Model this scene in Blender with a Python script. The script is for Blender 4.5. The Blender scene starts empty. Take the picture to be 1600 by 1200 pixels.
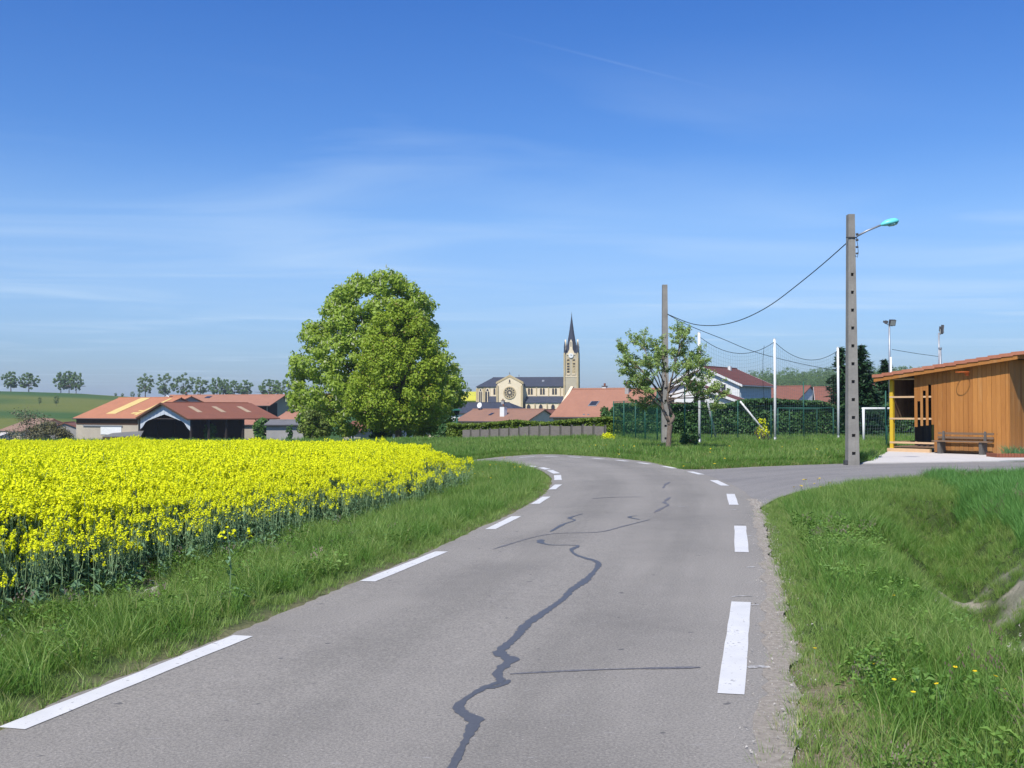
import bpy, math, random
import numpy as np
from mathutils import Vector, Matrix, Euler

# ------------------------------------------------------------------ camera, sky, sun
SC = bpy.context.scene
C = SC.collection
F = 1689.0
EYE = 1.6
TH = math.atan(40 / F)
cam_d = bpy.data.cameras.new('camera')
cam = bpy.data.objects.new('camera', cam_d)
C.objects.link(cam)
cam_d.sensor_width = 36.0
cam_d.lens = 36.0 * F / 1600
cam_d.clip_start = 0.1
cam_d.clip_end = 9000
cam.location = (0, 0, EYE)
cam.rotation_euler = (math.pi / 2 + TH, 0, 0)
SC.camera = cam

SUN_AZ = math.radians(26)      # degrees left of straight behind the camera
SUN_EL = math.radians(52)
sun_vec = Vector((-math.sin(SUN_AZ) * math.cos(SUN_EL), -math.cos(SUN_AZ) * math.cos(SUN_EL), math.sin(SUN_EL)))
sd = bpy.data.lights.new('sun', 'SUN')
sd.energy = 4.0
sd.angle = math.radians(0.53)
sd.color = (1.0, 0.95, 0.87)
sun = bpy.data.objects.new('sun', sd)
C.objects.link(sun)
sun.rotation_euler = sun_vec.to_track_quat('Z', 'Y').to_euler()
sun.location = (-30, -30, 40)

world = bpy.data.worlds.new('World')
SC.world = world
world.use_nodes = True
nt = world.node_tree
nt.nodes.clear()
def wn(t, **k):
    n = nt.nodes.new(t)
    for a, b in k.items():
        setattr(n, a, b)
    return n
def wl(a, b): nt.links.new(a, b)
def wmath(op, a, b=None, clamp=False):
    n = wn('ShaderNodeMath', operation=op)
    n.use_clamp = clamp
    for i, s in enumerate((a, b)):
        if s is None: continue
        if isinstance(s, (int, float)): n.inputs[i].default_value = s
        else: wl(s, n.inputs[i])
    return n.outputs[0]
out = wn('ShaderNodeOutputWorld'); bg = wn('ShaderNodeBackground')
sky = wn('ShaderNodeTexSky', sky_type='NISHITA')
sky.sun_disc = False
sky.sun_elevation = SUN_EL
sky.sun_rotation = math.pi + SUN_AZ     # rotation is measured from +Y, clockwise seen from above
sky.altitude = 250
sky.air_density = 1.0
sky.dust_density = 0.9
sky.ozone_density = 2.2
bg.inputs[1].default_value = 0.105
# thin cirrus: noise on a high flat layer
geo = wn('ShaderNodeTexCoord')
sep = wn('ShaderNodeSeparateXYZ'); wl(geo.outputs['Generated'], sep.inputs[0])
zc = wmath('MAXIMUM', sep.outputs[2], 0.02)
px_ = wmath('DIVIDE', sep.outputs[0], zc); py_ = wmath('DIVIDE', sep.outputs[1], zc)
cmb = wn('ShaderNodeCombineXYZ'); wl(px_, cmb.inputs[0]); wl(py_, cmb.inputs[1])
mp = wn('ShaderNodeMapping'); wl(cmb.outputs[0], mp.inputs[0])
mp.inputs['Rotation'].default_value = (0, 0, 0.35)
mp.inputs['Scale'].default_value = (0.55, 0.95, 1)
n1 = wn('ShaderNodeTexNoise'); wl(mp.outputs[0], n1.inputs[0])
n1.inputs['Scale'].default_value = 0.62; n1.inputs['Detail'].default_value = 7; n1.inputs['Roughness'].default_value = 0.5
n1.inputs['Distortion'].default_value = 0.9
mp2 = wn('ShaderNodeMapping'); wl(cmb.outputs[0], mp2.inputs[0]); mp2.inputs['Location'].default_value = (1.9, 9.2, 0)
n2 = wn('ShaderNodeTexNoise'); wl(mp2.outputs[0], n2.inputs[0])
n2.inputs['Scale'].default_value = 0.22; n2.inputs['Detail'].default_value = 2
r1 = wn('ShaderNodeMapRange'); wl(n1.outputs[0], r1.inputs[0]); r1.inputs[1].default_value = 0.46; r1.inputs[2].default_value = 0.80
r2 = wn('ShaderNodeMapRange'); wl(n2.outputs[0], r2.inputs[0]); r2.inputs[1].default_value = 0.40; r2.inputs[2].default_value = 0.66
lay = wmath('MULTIPLY', r1.outputs[0], r2.outputs[0], True)
# an old aeroplane trail on the same layer
tr_ = wmath('ADD', wmath('MULTIPLY', px_, -.598), wmath('ADD', wmath('MULTIPLY', py_, .801), -2.30))
tl_ = wmath('ADD', wmath('MULTIPLY', px_, .801), wmath('MULTIPLY', py_, .598))
tm_ = wmath('SUBTRACT', 1.0, wmath('DIVIDE', wmath('ABSOLUTE', wmath('SUBTRACT', tl_, 2.1)), .5), True)
tb_ = wmath('SUBTRACT', 1.0, wmath('DIVIDE', wmath('ABSOLUTE', tr_), 0.012), True)
zf_ = wn('ShaderNodeMapRange'); wl(sep.outputs[2], zf_.inputs[0]); zf_.inputs[1].default_value = .33; zf_.inputs[2].default_value = .20
lay2 = wmath('MULTIPLY', wmath('MULTIPLY', lay, zf_.outputs[0]), 0.50)
vb_ = wn('ShaderNodeMapRange', interpolation_type='SMOOTHSTEP'); wl(sep.outputs[2], vb_.inputs[0]); vb_.inputs[1].default_value = .03; vb_.inputs[2].default_value = .11
vc_ = wn('ShaderNodeMapRange', interpolation_type='SMOOTHSTEP'); wl(sep.outputs[2], vc_.inputs[0]); vc_.inputs[1].default_value = .25; vc_.inputs[2].default_value = .12
lay3 = wmath('ADD', lay2, wmath('ADD', wmath('MULTIPLY', wmath('MULTIPLY', tb_, tm_), 0.07), wmath('MULTIPLY', wmath('MULTIPLY', vb_.outputs[0], vc_.outputs[0]), wmath('MULTIPLY', n1.outputs[0], 0.44))), True)
# a band of fine cirrus between 5 and 13 degrees above the horizon is thicker only through slant path
mix = wn('ShaderNodeMix', data_type='RGBA')
gam = wn('ShaderNodeMix', data_type='RGBA', blend_type='MULTIPLY'); gam.inputs[0].default_value = 1.0
wl(sky.outputs[0], gam.inputs[6])
ramp = wn('ShaderNodeValToRGB'); wl(sep.outputs[2], ramp.inputs[0])
el = ramp.color_ramp.elements
el[0].position = 0.03; el[0].color = (.48, .605, .86, 1); el[1].position = 1.0; el[1].color = (.38, .60, 1.0, 1)
for p_, c_ in ((.17, (.43, .68, 1.0, 1)), (.36, (.245, .54, 1.0, 1))):
    e = el.new(p_); e.color = c_
wl(ramp.outputs[0], gam.inputs[7])
wl(lay3, mix.inputs[0]); wl(gam.outputs[2], mix.inputs[6]); mix.inputs[7].default_value = (4.4, 5.5, 6.7, 1)
wl(mix.outputs[2], bg.inputs[0]); wl(bg.outputs[0], out.inputs[0])

SC.view_settings.view_transform = 'Standard'
SC.view_settings.look = 'None'
SC.view_settings.exposure = 0.6
SC.view_settings.gamma = 1.0
SC.view_settings.use_curve_mapping = False
SC.cycles.max_bounces = 6
SC.cycles.transparent_max_bounces = 8
SC.cycles.diffuse_bounces = 3
SC.cycles.transmission_bounces = 4
SC.render.resolution_x = 1024
SC.render.resolution_y = 768

rng = np.random.default_rng(7)
random.seed(7)
CT, ST = math.cos(TH), math.sin(TH)

def ray(u, v):
    dx, dy = u - 800, 600 - v
    return np.array((dx, F * CT - dy * ST, F * ST + dy * CT))
def P(u, v, Y):
    d = ray(u, v) * (Y / ray(u, v)[1])
    return Vector((d[0], Y, EYE + d[2]))
def G(u, v, z=0.0):
    d = ray(u, v); t = (z - EYE) / d[2]
    return Vector((d[0] * t, d[1] * t, z))
def g2(u, v, z=0.0):
    p = G(u, v, z); return (p.x, p.y)

# ------------------------------------------------------------------ mesh helpers
class MB:
    def __init__(s): s.v = []; s.f = []; s.m = []
    def add(s, vs, fs, m=0):
        o = len(s.v); s.v += [tuple(p) for p in vs]
        s.f += [tuple(i + o for i in f) for f in fs]; s.m += [m] * len(fs); return s
    def box(s, x0, x1, y0, y1, z0, z1, m=0, M=None):
        vs = [(x, y, z) for z in (z0, z1) for y in (y0, y1) for x in (x0, x1)]
        if M is not None: vs = [M @ Vector(p) for p in vs]
        return s.add(vs, [(0, 2, 3, 1), (4, 5, 7, 6), (0, 1, 5, 4), (2, 6, 7, 3), (0, 4, 6, 2), (1, 3, 7, 5)], m)
    def frustum(s, r0, r1, z0, z1, m=0):   # r = (x0,x1,y0,y1)
        vs = [(x, y, z0) for y in r0[2:] for x in r0[:2]] + [(x, y, z1) for y in r1[2:] for x in r1[:2]]
        return s.add(vs, [(0, 2, 3, 1), (4, 5, 7, 6), (0, 1, 5, 4), (2, 6, 7, 3), (0, 4, 6, 2), (1, 3, 7, 5)], m)
    def poly(s, pts, m=0): return s.add(pts, [tuple(range(len(pts)))], m)
    def slab(s, pts, off, m=0):            # polygon thickened by vector off
        n = len(pts); off = Vector(off)
        vs = [Vector(p) for p in pts] + [Vector(p) + off for p in pts]
        fs = [tuple(range(n))[::-1], tuple(range(n, 2 * n))] + [(i, (i + 1) % n, n + (i + 1) % n, n + i) for i in range(n)]
        return s.add(vs, fs, m)
    def tube(s, pts, rad, n=6, m=0, cap=True):
        pts = [Vector(p) for p in pts]
        if isinstance(rad, (int, float)): rad = [rad] * len(pts)
        o = []; prev = None
        for i, p in enumerate(pts):
            t = (pts[min(i + 1, len(pts) - 1)] - pts[max(i - 1, 0)])
            t = t.normalized() if t.length > 1e-9 else Vector((0, 0, 1))
            if prev is None:
                a = Vector((1, 0, 0)) if abs(t.x) < .8 else Vector((0, 1, 0))
                b = t.cross(a).normalized()
            else:
                b = prev - t * prev.dot(t)
                b = b.normalized() if b.length > 1e-6 else t.orthogonal().normalized()
            prev = b; c = t.cross(b)
            for k in range(n):
                an = 2 * math.pi * k / n
                o.append(p + (b * math.cos(an) + c * math.sin(an)) * rad[i])
        fs = [(i * n + k, i * n + (k + 1) % n, (i + 1) * n + (k + 1) % n, (i + 1) * n + k) for i in range(len(pts) - 1) for k in range(n)]
        if cap: fs += [tuple(range(n))[::-1], tuple(range((len(pts) - 1) * n, len(pts) * n))]
        return s.add(o, fs, m)
    def cyl(s, p, r, h, n=12, m=0, r2=None):
        p = Vector(p); return s.tube([p, p + Vector((0, 0, h))], [r, r if r2 is None else r2], n, m)
    def mesh(s, name, mats, smooth=False):
        me = bpy.data.meshes.new(name)
        me.from_pydata([tuple(p) for p in s.v], [], s.f)
        for k in (mats if isinstance(mats, (list, tuple)) else [mats]): me.materials.append(k)
        me.polygons.foreach_set('material_index', s.m)
        if smooth: me.polygons.foreach_set('use_smooth', [True] * len(s.f))
        me.update(); return me
    def build(s, name, mats, parent=None, smooth=False, label=None):
        return link(name, s.mesh(name, mats, smooth), parent, label)
def link(name, me, parent=None, label=None):
    o = bpy.data.objects.new(name, me); C.objects.link(o)
    if parent is not None: o.parent = parent
    if label: o['label'] = label
    return o
def npmesh(name, V, Fq, mats, mi=None, smooth=False):
    me = bpy.data.meshes.new(name)
    V = np.asarray(V, np.float32); Fq = np.asarray(Fq, np.int32); k = Fq.shape[1]
    me.vertices.add(len(V)); me.vertices.foreach_set('co', V.ravel())
    me.loops.add(Fq.size); me.loops.foreach_set('vertex_index', Fq.ravel())
    me.polygons.add(len(Fq)); me.polygons.foreach_set('loop_start', np.arange(0, Fq.size, k, dtype=np.int32))
    for m in (mats if isinstance(mats, (list, tuple)) else [mats]): me.materials.append(m)
    if mi is not None: me.polygons.foreach_set('material_index', np.asarray(mi, np.int32))
    if smooth: me.polygons.foreach_set('use_smooth', np.ones(len(Fq), bool))
    me.update(calc_edges=True); me.validate(); return me
def tag(o, label=None, cat=None, group=None, kind=None):
    if label: o['label'] = label
    if cat: o['category'] = cat
    if group: o['group'] = group
    if kind: o['kind'] = kind
    return o
def thing(name, label, cat, loc=(0, 0, 0), rz=0.0, group=None):
    o = bpy.data.objects.new(name, None); C.objects.link(o)
    o.empty_display_size = 0.3
    o.location = loc; o.rotation_euler = (0, 0, rz)
    return tag(o, label, cat, group)
def copy_tree(o, parent=None):
    c = o.copy(); C.objects.link(c); c.parent = parent
    for ch in [x for x in bpy.data.objects if x.parent == o]: copy_tree(ch, c)
    return c

# ------------------------------------------------------------------ materials
class NT:
    def __init__(s, name):
        s.mat = bpy.data.materials.new(name); s.mat.use_nodes = True
        s.t = s.mat.node_tree; s.t.nodes.clear()
        s.out = s.n('ShaderNodeOutputMaterial')
    def n(s, t, **k):
        n = s.t.nodes.new(t)
        for a, b in k.items(): setattr(n, a, b)
        return n
    def l(s, a, b): s.t.links.new(a, b)
    def put(s, sock, val):
        if hasattr(val, 'links') or isinstance(val, bpy.types.NodeSocket): s.l(val, sock)
        else:
            if isinstance(val, (tuple, list)) and len(val) == 3 and sock.type == 'RGBA': val = (*val, 1)
            sock.default_value = val
    def noise(s, vec, scale, detail=4, rough=.55, dist=0.0):
        n = s.n('ShaderNodeTexNoise')
        if vec is not None: s.l(vec, n.inputs[0])
        n.inputs['Scale'].default_value = scale; n.inputs['Detail'].default_value = detail
        n.inputs['Roughness'].default_value = rough; n.inputs['Distortion'].default_value = dist
        return n.outputs[0]
    def mapr(s, a, lo, hi, o0=0.0, o1=1.0, smooth=False):
        n = s.n('ShaderNodeMapRange')
        if smooth: n.interpolation_type = 'SMOOTHSTEP'
        s.put(n.inputs[0], a)
        for i, q in enumerate((lo, hi, o0, o1)): n.inputs[i + 1].default_value = q
        return n.outputs[0]
    def mix(s, f, a, b, mode='MIX'):
        n = s.n('ShaderNodeMix', data_type='RGBA', blend_type=mode)
        s.put(n.inputs[0], f); s.put(n.inputs[6], a); s.put(n.inputs[7], b); return n.outputs[2]
    def math(s, op, a, b=0.0, clamp=False):
        n = s.n('ShaderNodeMath', operation=op); n.use_clamp = clamp
        s.put(n.inputs[0], a); s.put(n.inputs[1], b); return n.outputs[0]
    def coord(s, kind='Object'): return s.n('ShaderNodeTexCoord').outputs[kind]
    def mapping(s, vec, scale=(1, 1, 1), rot=(0, 0, 0), loc=(0, 0, 0)):
        n = s.n('ShaderNodeMapping'); s.l(vec, n.inputs[0])
        n.inputs['Scale'].default_value = scale; n.inputs['Rotation'].default_value = rot; n.inputs['Location'].default_value = loc
        return n.outputs[0]
    def pos(s): return s.n('ShaderNodeNewGeometry').outputs['Position']
    def sepx(s, v):
        n = s.n('ShaderNodeSeparateXYZ'); s.l(v, n.inputs[0]); return n.outputs
    def bsdf(s, col, rough=.8, bump=None, bstr=.3, bdist=.02, spec=.3, metal=0.0):
        b = s.n('ShaderNodeBsdfPrincipled'); s.put(b.inputs['Base Color'], col); s.put(b.inputs['Roughness'], rough)
        b.inputs['Specular IOR Level'].default_value = spec; b.inputs['Metallic'].default_value = metal
        if bump is not None:
            m = s.n('ShaderNodeBump'); s.l(bump, m.inputs['Height']); m.inputs['Strength'].default_value = bstr; m.inputs['Distance'].default_value = bdist
            s.l(m.outputs[0], b.inputs['Normal'])
        s.l(b.outputs[0], s.out.inputs[0]); return b
def simple(name, c, c2=None, scale=3, rough=.8, bump=.2, metal=0.0, spec=.3, bdist=.01, stretch=(1, 1, 1)):
    t = NT(name); co = t.mapping(t.coord(), stretch)
    c2 = c2 or tuple(x * .75 for x in c)
    n = t.noise(co, scale, 6); n2 = t.noise(co, scale * 7, 3)
    f = t.math('ADD', t.math('MULTIPLY', t.mapr(n, .3, .7), .7), t.math('MULTIPLY', n2, .3))
    t.bsdf(t.mix(f, c, c2), rough, n2, bump, bdist, spec, metal); return t.mat
def leafy(name, ca, cb, trans=.35, cc=None, rough=.5, spec=.25, by_obj=.4):
    t = NT(name)
    g = t.n('ShaderNodeNewGeometry'); oi = t.n('ShaderNodeObjectInfo')
    f = t.math('ADD', t.math('MULTIPLY', g.outputs['Random Per Island'], 1 - by_obj), t.math('MULTIPLY', oi.outputs['Random'], by_obj))
    col = t.mix(f, ca, cb)
    if cc: col = t.mix(t.mapr(g.outputs['Random Per Island'], .93, .97), col, cc)
    b = t.bsdf(col, rough, spec=spec)
    tr = t.n('ShaderNodeBsdfTranslucent'); t.put(tr.inputs[0], t.mix(.5, col, t.mix(1.0, col, (1.5, 1.5, .5), 'MULTIPLY')))
    m = t.n('ShaderNodeMixShader'); m.inputs[0].default_value = trans
    t.l(b.outputs[0], m.inputs[1]); t.l(tr.outputs[0], m.inputs[2]); t.l(m.outputs[0], t.out.inputs[0])
    return t.mat

MT = {}
MT['concrete'] = simple('concrete', (.285, .27, .24), (.17, .16, .145), 2.2, .9, .5)
MT['concrete_dark'] = simple('concrete_dark', (.12, .11, .10), None, 5, .9, .3)
MT['white_paint'] = simple('white_paint', (.70, .70, .68), (.60, .60, .58), 4, .5, .1)
MT['steel'] = simple('galvanised_steel', (.36, .37, .39), (.26, .27, .29), 6, .45, .1, metal=.5)
MT['dark_steel'] = simple('dark_steel', (.07, .07, .075), None, 6, .5, .1)
MT['green_paint'] = simple('green_paint', (.015, .10, .065), (.02, .075, .055), 6, .5, .1)
MT['turquoise'] = simple('turquoise_lamp', (.16, .66, .66), (.13, .56, .58), 6, .35, .05)
MT['cable'] = simple('black_cable', (.02, .02, .02), None, 6, .6, .05)
MT['yellow_paint'] = simple('yellow_paint', (.66, .44, .02), (.55, .36, .03), 4, .6, .15)
MT['pale_wood'] = simple('pale_wood', (.62, .42, .24), (.50, .32, .18), 6, .7, .2, stretch=(1, 8, 8))
MT['grey_wood'] = simple('weathered_wood', (.22, .14, .085), (.13, .085, .055), 5, .8, .4, stretch=(1, 10, 10))
MT['orange'] = simple('orange_paint', (.70, .16, .03), (.6, .14, .03), 5, .5, .1)
MT['rust'] = simple('brown_iron', (.09, .045, .025), None, 9, .7, .2)
MT['brick_brown'] = simple('terracotta_edge', (.26, .085, .045), (.16, .06, .035), 9, .8, .4)
MT['slab'] = simple('pale_concrete', (.55, .52, .48), (.46, .43, .40), 2, .85, .3)
MT['bark'] = simple('bark', (.15, .115, .08), (.07, .055, .04), 7, .95, .8, bdist=.03, stretch=(2, 2, .5))
MT['pale_bark'] = simple('pale_bark', (.26, .20, .155), (.12, .09, .07), 9, .95, .9, bdist=.03, stretch=(2, 2, .4))
MT['soil'] = simple('soil', (.23, .19, .145), (.14, .11, .08), 4, .95, .7, bdist=.03)
MT['chalk'] = simple('chalk_stone', (.55, .52, .47), (.38, .35, .31), 9, .9, .5)
MT['glass_dark'] = simple('dark_glass', (.035, .035, .045), None, 2, .25, .02, spec=.5)
MT['dark_wood'] = simple('brown_boards', (.10, .05, .025), None, 6, .8, .3, stretch=(6, 6, 1))  # one dark brown for boards, walls and the gap strip
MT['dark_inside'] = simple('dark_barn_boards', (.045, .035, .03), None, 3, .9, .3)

def roof_mat(name, a, b, course=.32, vary=1.0, moss=None):
    """tile courses as fine relief and colour per tile; local x along the ridge, local y/z down the slope"""
    t = NT(name); co = t.coord()
    s = t.sepx(co)
    br = t.n('ShaderNodeTexBrick')
    cmbn = t.n('ShaderNodeCombineXYZ')
    t.l(s[0], cmbn.inputs[0]); t.l(t.math('MULTIPLY', s[1], 1.06), cmbn.inputs[1]); t.l(cmbn.outputs[0], br.inputs[0])
    br.inputs['Scale'].default_value = 1.0; br.inputs['Brick Width'].default_value = .25; br.inputs['Row Height'].default_value = course
    br.inputs['Mortar Size'].default_value = .02; br.inputs['Color1'].default_value = (0, 0, 0, 1); br.inputs['Color2'].default_value = (1, 1, 1, 1)
    br.inputs['Mortar'].default_value = (.1, .1, .1, 1)
    n = t.noise(co, .6, 5); n2 = t.noise(co, 3.0, 4)
    f = t.math('ADD', t.math('MULTIPLY', t.mapr(n, .3, .7), .55), t.math('MULTIPLY', br.outputs['Color'], .30 * vary))
    f = t.math('ADD', f, t.math('MULTIPLY', n2, .25), True)
    col = t.mix(f, a, b)
    if moss: col = t.mix(t.mapr(t.noise(co, 1.3, 6), .58, .72), col, moss)
    t.bsdf(col, .85, br.outputs['Fac'], .5, .02); return t.mat
MT['roof_orange'] = roof_mat('orange_roof_tiles', (.35, .17, .11), (.28, .135, .09))
MT['roof_bright'] = roof_mat('bright_orange_roof_tiles', (.43, .18, .095), (.34, .145, .08))
MT['roof_salmon'] = roof_mat('salmon_roof_tiles', (.28, .15, .10), (.21, .12, .085))
MT['roof_red'] = roof_mat('red_brown_roof_tiles', (.225, .085, .05), (.18, .07, .044))
MT['roof_brown'] = roof_mat('brown_roof_tiles', (.15, .055, .042), (.11, .04, .034))
MT['roof_brown2'] = roof_mat('dull_brown_roof_tiles', (.22, .09, .06), (.17, .07, .05))
MT['roof_old'] = roof_mat('old_mossy_roof_tiles', (.30, .20, .14), (.21, .12, .08), moss=(.16, .13, .09))
MT['slate'] = roof_mat('slate', (.048, .056, .08), (.035, .04, .058), course=.2)
MT['render_white'] = simple('white_render', (.70, .70, .68), (.60, .60, .58), 1.0, .9, .1)
MT['render_cream'] = simple('cream_render', (.66, .58, .42), (.58, .50, .36), 1.0, .9, .2)
MT['render_beige'] = simple('beige_render', (.46, .40, .31), (.34, .30, .24), .5, .9, .3)
MT['render_grey'] = simple('grey_render', (.36, .34, .32), (.26, .25, .24), .6, .9, .3)
MT['stone_gold'] = simple('golden_stone', (.50, .40, .24), (.38, .30, .17), .8, .9, .3)
MT['stone_tower'] = simple('tower_stone', (.47, .41, .30), (.38, .33, .24), .8, .9, .3)
MT['stone_pale'] = simple('pale_stone', (.74, .62, .44), (.64, .53, .37), .6, .9, .2)
MT['blue_white'] = simple('pale_blue_boards', (.52, .56, .60), (.45, .49, .54), 1.5, .6, .1)
MT['grey_blue_wall'] = simple('grey_blue_panel', (.42, .50, .56), (.36, .43, .49), 1.5, .7, .1)
MT['yellow_sheet'] = simple('yellowed_roof_sheet', (.62, .47, .18), (.52, .38, .14), 1.0, .7, .1)
MT['beige_sheet'] = simple('beige_roof_light', (.42, .31, .20), None, 1.0, .7, .1)
MT['grey_sheet'] = simple('grey_fibre_sheet', (.17, .17, .17), (.12, .12, .12), 1.0, .8, .2)
MT['fence_board'] = simple('grey_fence_board', (.20, .18, .16), (.13, .115, .10), 4, .9, .4, stretch=(1, 1, 6))

# foliage
MT['grass'] = leafy('grass_blades', (.12, .225, .035), (.32, .43, .13), .38, (.40, .36, .18))
MT['grass_dark'] = leafy('dark_grass_blades', (.085, .20, .03), (.16, .285, .055), .35, (.25, .27, .1))
MT['grass_dry'] = leafy('dry_grass_blades', (.36, .33, .16), (.24, .27, .09), .35)
MT['wheat'] = leafy('young_wheat', (.085, .22, .045), (.16, .32, .08), .35)
MT['seed'] = leafy('grass_seed_heads', (.20, .15, .11), (.15, .10, .085), .2)
MT['chestnut'] = leafy('chestnut_leaves', (.235, .345, .035), (.36, .47, .085), .42, (.46, .48, .33), by_obj=0)
MT['maple'] = leafy('olive_green_leaves', (.235, .335, .025), (.34, .44, .05), .42, (.25, .21, .05), by_obj=0)
MT['pear'] = leafy('pear_leaves', (.22, .33, .08), (.34, .45, .15), .3, (.25, .20, .08), by_obj=0)
MT['hedge_dark'] = leafy('dark_hedge_leaves', (.035, .095, .026), (.07, .15, .04), .2, (.09, .13, .03), by_obj=0)
MT['hedge_light'] = leafy('yellow_green_hedge_leaves', (.10, .16, .02), (.17, .24, .03), .3, by_obj=0)
MT['spruce'] = leafy('spruce_needles', (.018, .05, .022), (.035, .085, .03), .1, by_obj=0)
MT['far_leaf'] = leafy('hill_tree_leaves', (.10, .18, .05), (.15, .24, .075), .2, by_obj=.3)
MT['far_leaf2'] = leafy('loose_hill_tree_leaves', (.12, .19, .065), (.17, .25, .09), .2, by_obj=.3)
MT['twig'] = leafy('bare_brown_twigs', (.10, .10, .05), (.14, .13, .07), 0.0, by_obj=0)
MT['bush'] = leafy('bush_leaves', (.05, .13, .02), (.10, .20, .035), .3, by_obj=0)
MT['rape_flower'] = leafy('rapeseed_petals', (.84, .84, .02), (.66, .70, .02), .30, rough=.7, spec=.1)
MT['rape_bud'] = leafy('rapeseed_buds', (.33, .42, .03), (.24, .34, .03), .2)
MT['rape_stem'] = leafy('rapeseed_stems', (.20, .30, .15), (.26, .37, .18), .15)
MT['rape_leaf'] = leafy('rapeseed_leaves', (.12, .23, .12), (.18, .30, .16), .25)
MT['dandelion'] = leafy('dandelion_heads', (.85, .62, .01), (.8, .55, .01), .2)
MT['weed'] = leafy('weed_leaves', (.10, .21, .04), (.18, .30, .06), .3)
MT['purple'] = leafy('purple_weed_heads', (.22, .16, .14), (.28, .23, .17), .2)

# ------------------------------------------------------------------ scatter: prototypes live in the same mesh as the points
def scatter(name, protos, pts, rot, scl, pick, mats):
    """protos: list of (V, F4-or-list, material index list); instanced on pts by geometry nodes"""
    V = []; Fs = []; mi = []; pid = []; off = 0
    for k, (v, f, m) in enumerate(protos):
        V.append(np.asarray(v, np.float32)); Fs += [tuple(i + off for i in q) for q in f]; mi += list(m)
        pid.append(np.full(len(v), k, np.int32)); off += len(v)
    n = len(pts)
    V.append(np.asarray(pts, np.float32)); pid.append(np.full(n, -1, np.int32))
    V = np.concatenate(V); pid = np.concatenate(pid)
    me = bpy.data.meshes.new(name); me.from_pydata(V.tolist(), [], Fs)
    for m in mats: me.materials.append(m)
    me.polygons.foreach_set('material_index', mi)
    a = me.attributes.new('pid', 'INT', 'POINT'); a.data.foreach_set('value', pid)
    r = np.zeros((len(V), 3), np.float32); r[off:] = rot
    a = me.attributes.new('rot', 'FLOAT_VECTOR', 'POINT'); a.data.foreach_set('vector', r.ravel())
    s = np.ones(len(V), np.float32); s[off:] = scl
    a = me.attributes.new('scl', 'FLOAT', 'POINT'); a.data.foreach_set('value', s)
    p = np.zeros(len(V), np.int32); p[off:] = pick
    a = me.attributes.new('pick', 'INT', 'POINT'); a.data.foreach_set('value', p)
    o = link(name, me)
    ng = bpy.data.node_groups.new(name, 'GeometryNodeTree')
    ng.interface.new_socket('Geometry', in_out='INPUT', socket_type='NodeSocketGeometry')
    ng.interface.new_socket('Geometry', in_out='OUTPUT', socket_type='NodeSocketGeometry')
    N = ng.nodes.new; L = ng.links.new
    gi = N('NodeGroupInput'); go = N('NodeGroupOutput')
    def attr(nm, ty):
        q = N('GeometryNodeInputNamedAttribute'); q.data_type = ty; q.inputs[0].default_value = nm
        return q.outputs[0]
    pa = attr('pid', 'INT')
    g2i = N('GeometryNodeGeometryToInstance')
    def sepk(k):
        c = N('FunctionNodeCompare'); c.data_type = 'INT'; c.operation = 'EQUAL'
        ins = [q for q in c.inputs if q.enabled and q.type == 'INT']
        L(pa, ins[0]); ins[1].default_value = k
        sp = N('GeometryNodeSeparateGeometry'); sp.domain = 'POINT'
        L(gi.outputs[0], sp.inputs[0]); L(c.outputs[0], sp.inputs[1]); return sp.outputs[0]
    for k in reversed(range(len(protos))): L(sepk(k), g2i.inputs[0])
    iop = N('GeometryNodeInstanceOnPoints')
    L(sepk(-1), iop.inputs['Points']); L(g2i.outputs[0], iop.inputs['Instance'])
    iop.inputs['Pick Instance'].default_value = True
    L(attr('pick', 'INT'), iop.inputs['Instance Index'])
    L(attr('rot', 'FLOAT_VECTOR'), iop.inputs['Rotation']); L(attr('scl', 'FLOAT'), iop.inputs['Scale'])
    L(iop.outputs[0], go.inputs[0])
    md = o.modifiers.new('scatter', 'NODES'); md.node_group = ng
    return o

def blade_tuft(seed, n, rad, hmin, hmax, w, lean=.5, mat=0, segs=3):
    r = random.Random(seed); V = []; Fc = []; M = []
    for _ in range(n):
        a = r.uniform(0, 6.283); q = rad * math.sqrt(r.random()); bx, by = q * math.cos(a), q * math.sin(a)
        h = r.uniform(hmin, hmax); d = a + r.gauss(0, .9); l = h * r.uniform(.15, 1) * lean
        wa = r.uniform(0, 3.14); ww = w * r.uniform(.7, 1.3); cx, cy = math.cos(wa) * ww / 2, math.sin(wa) * ww / 2
        o = len(V)
        for s in range(segs):
            t = s / segs; k = 1 - .55 * t
            x = bx + math.cos(d) * l * t ** 1.9; y = by + math.sin(d) * l * t ** 1.9; z = h * (t - .12 * lean * t * t) - .02
            V += [(x - cx * k, y - cy * k, z), (x + cx * k, y + cy * k, z)]
        V.append((bx + math.cos(d) * l, by + math.sin(d) * l, h * (1 - .2 * lean)))
        for s in range(segs - 1):
            i = o + 2 * s; Fc.append((i, i + 1, i + 3, i + 2)); M.append(mat)
        i = o + 2 * (segs - 1); Fc.append((i, i + 1, i + 2)); M.append(mat)
    return V, Fc, M

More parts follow.
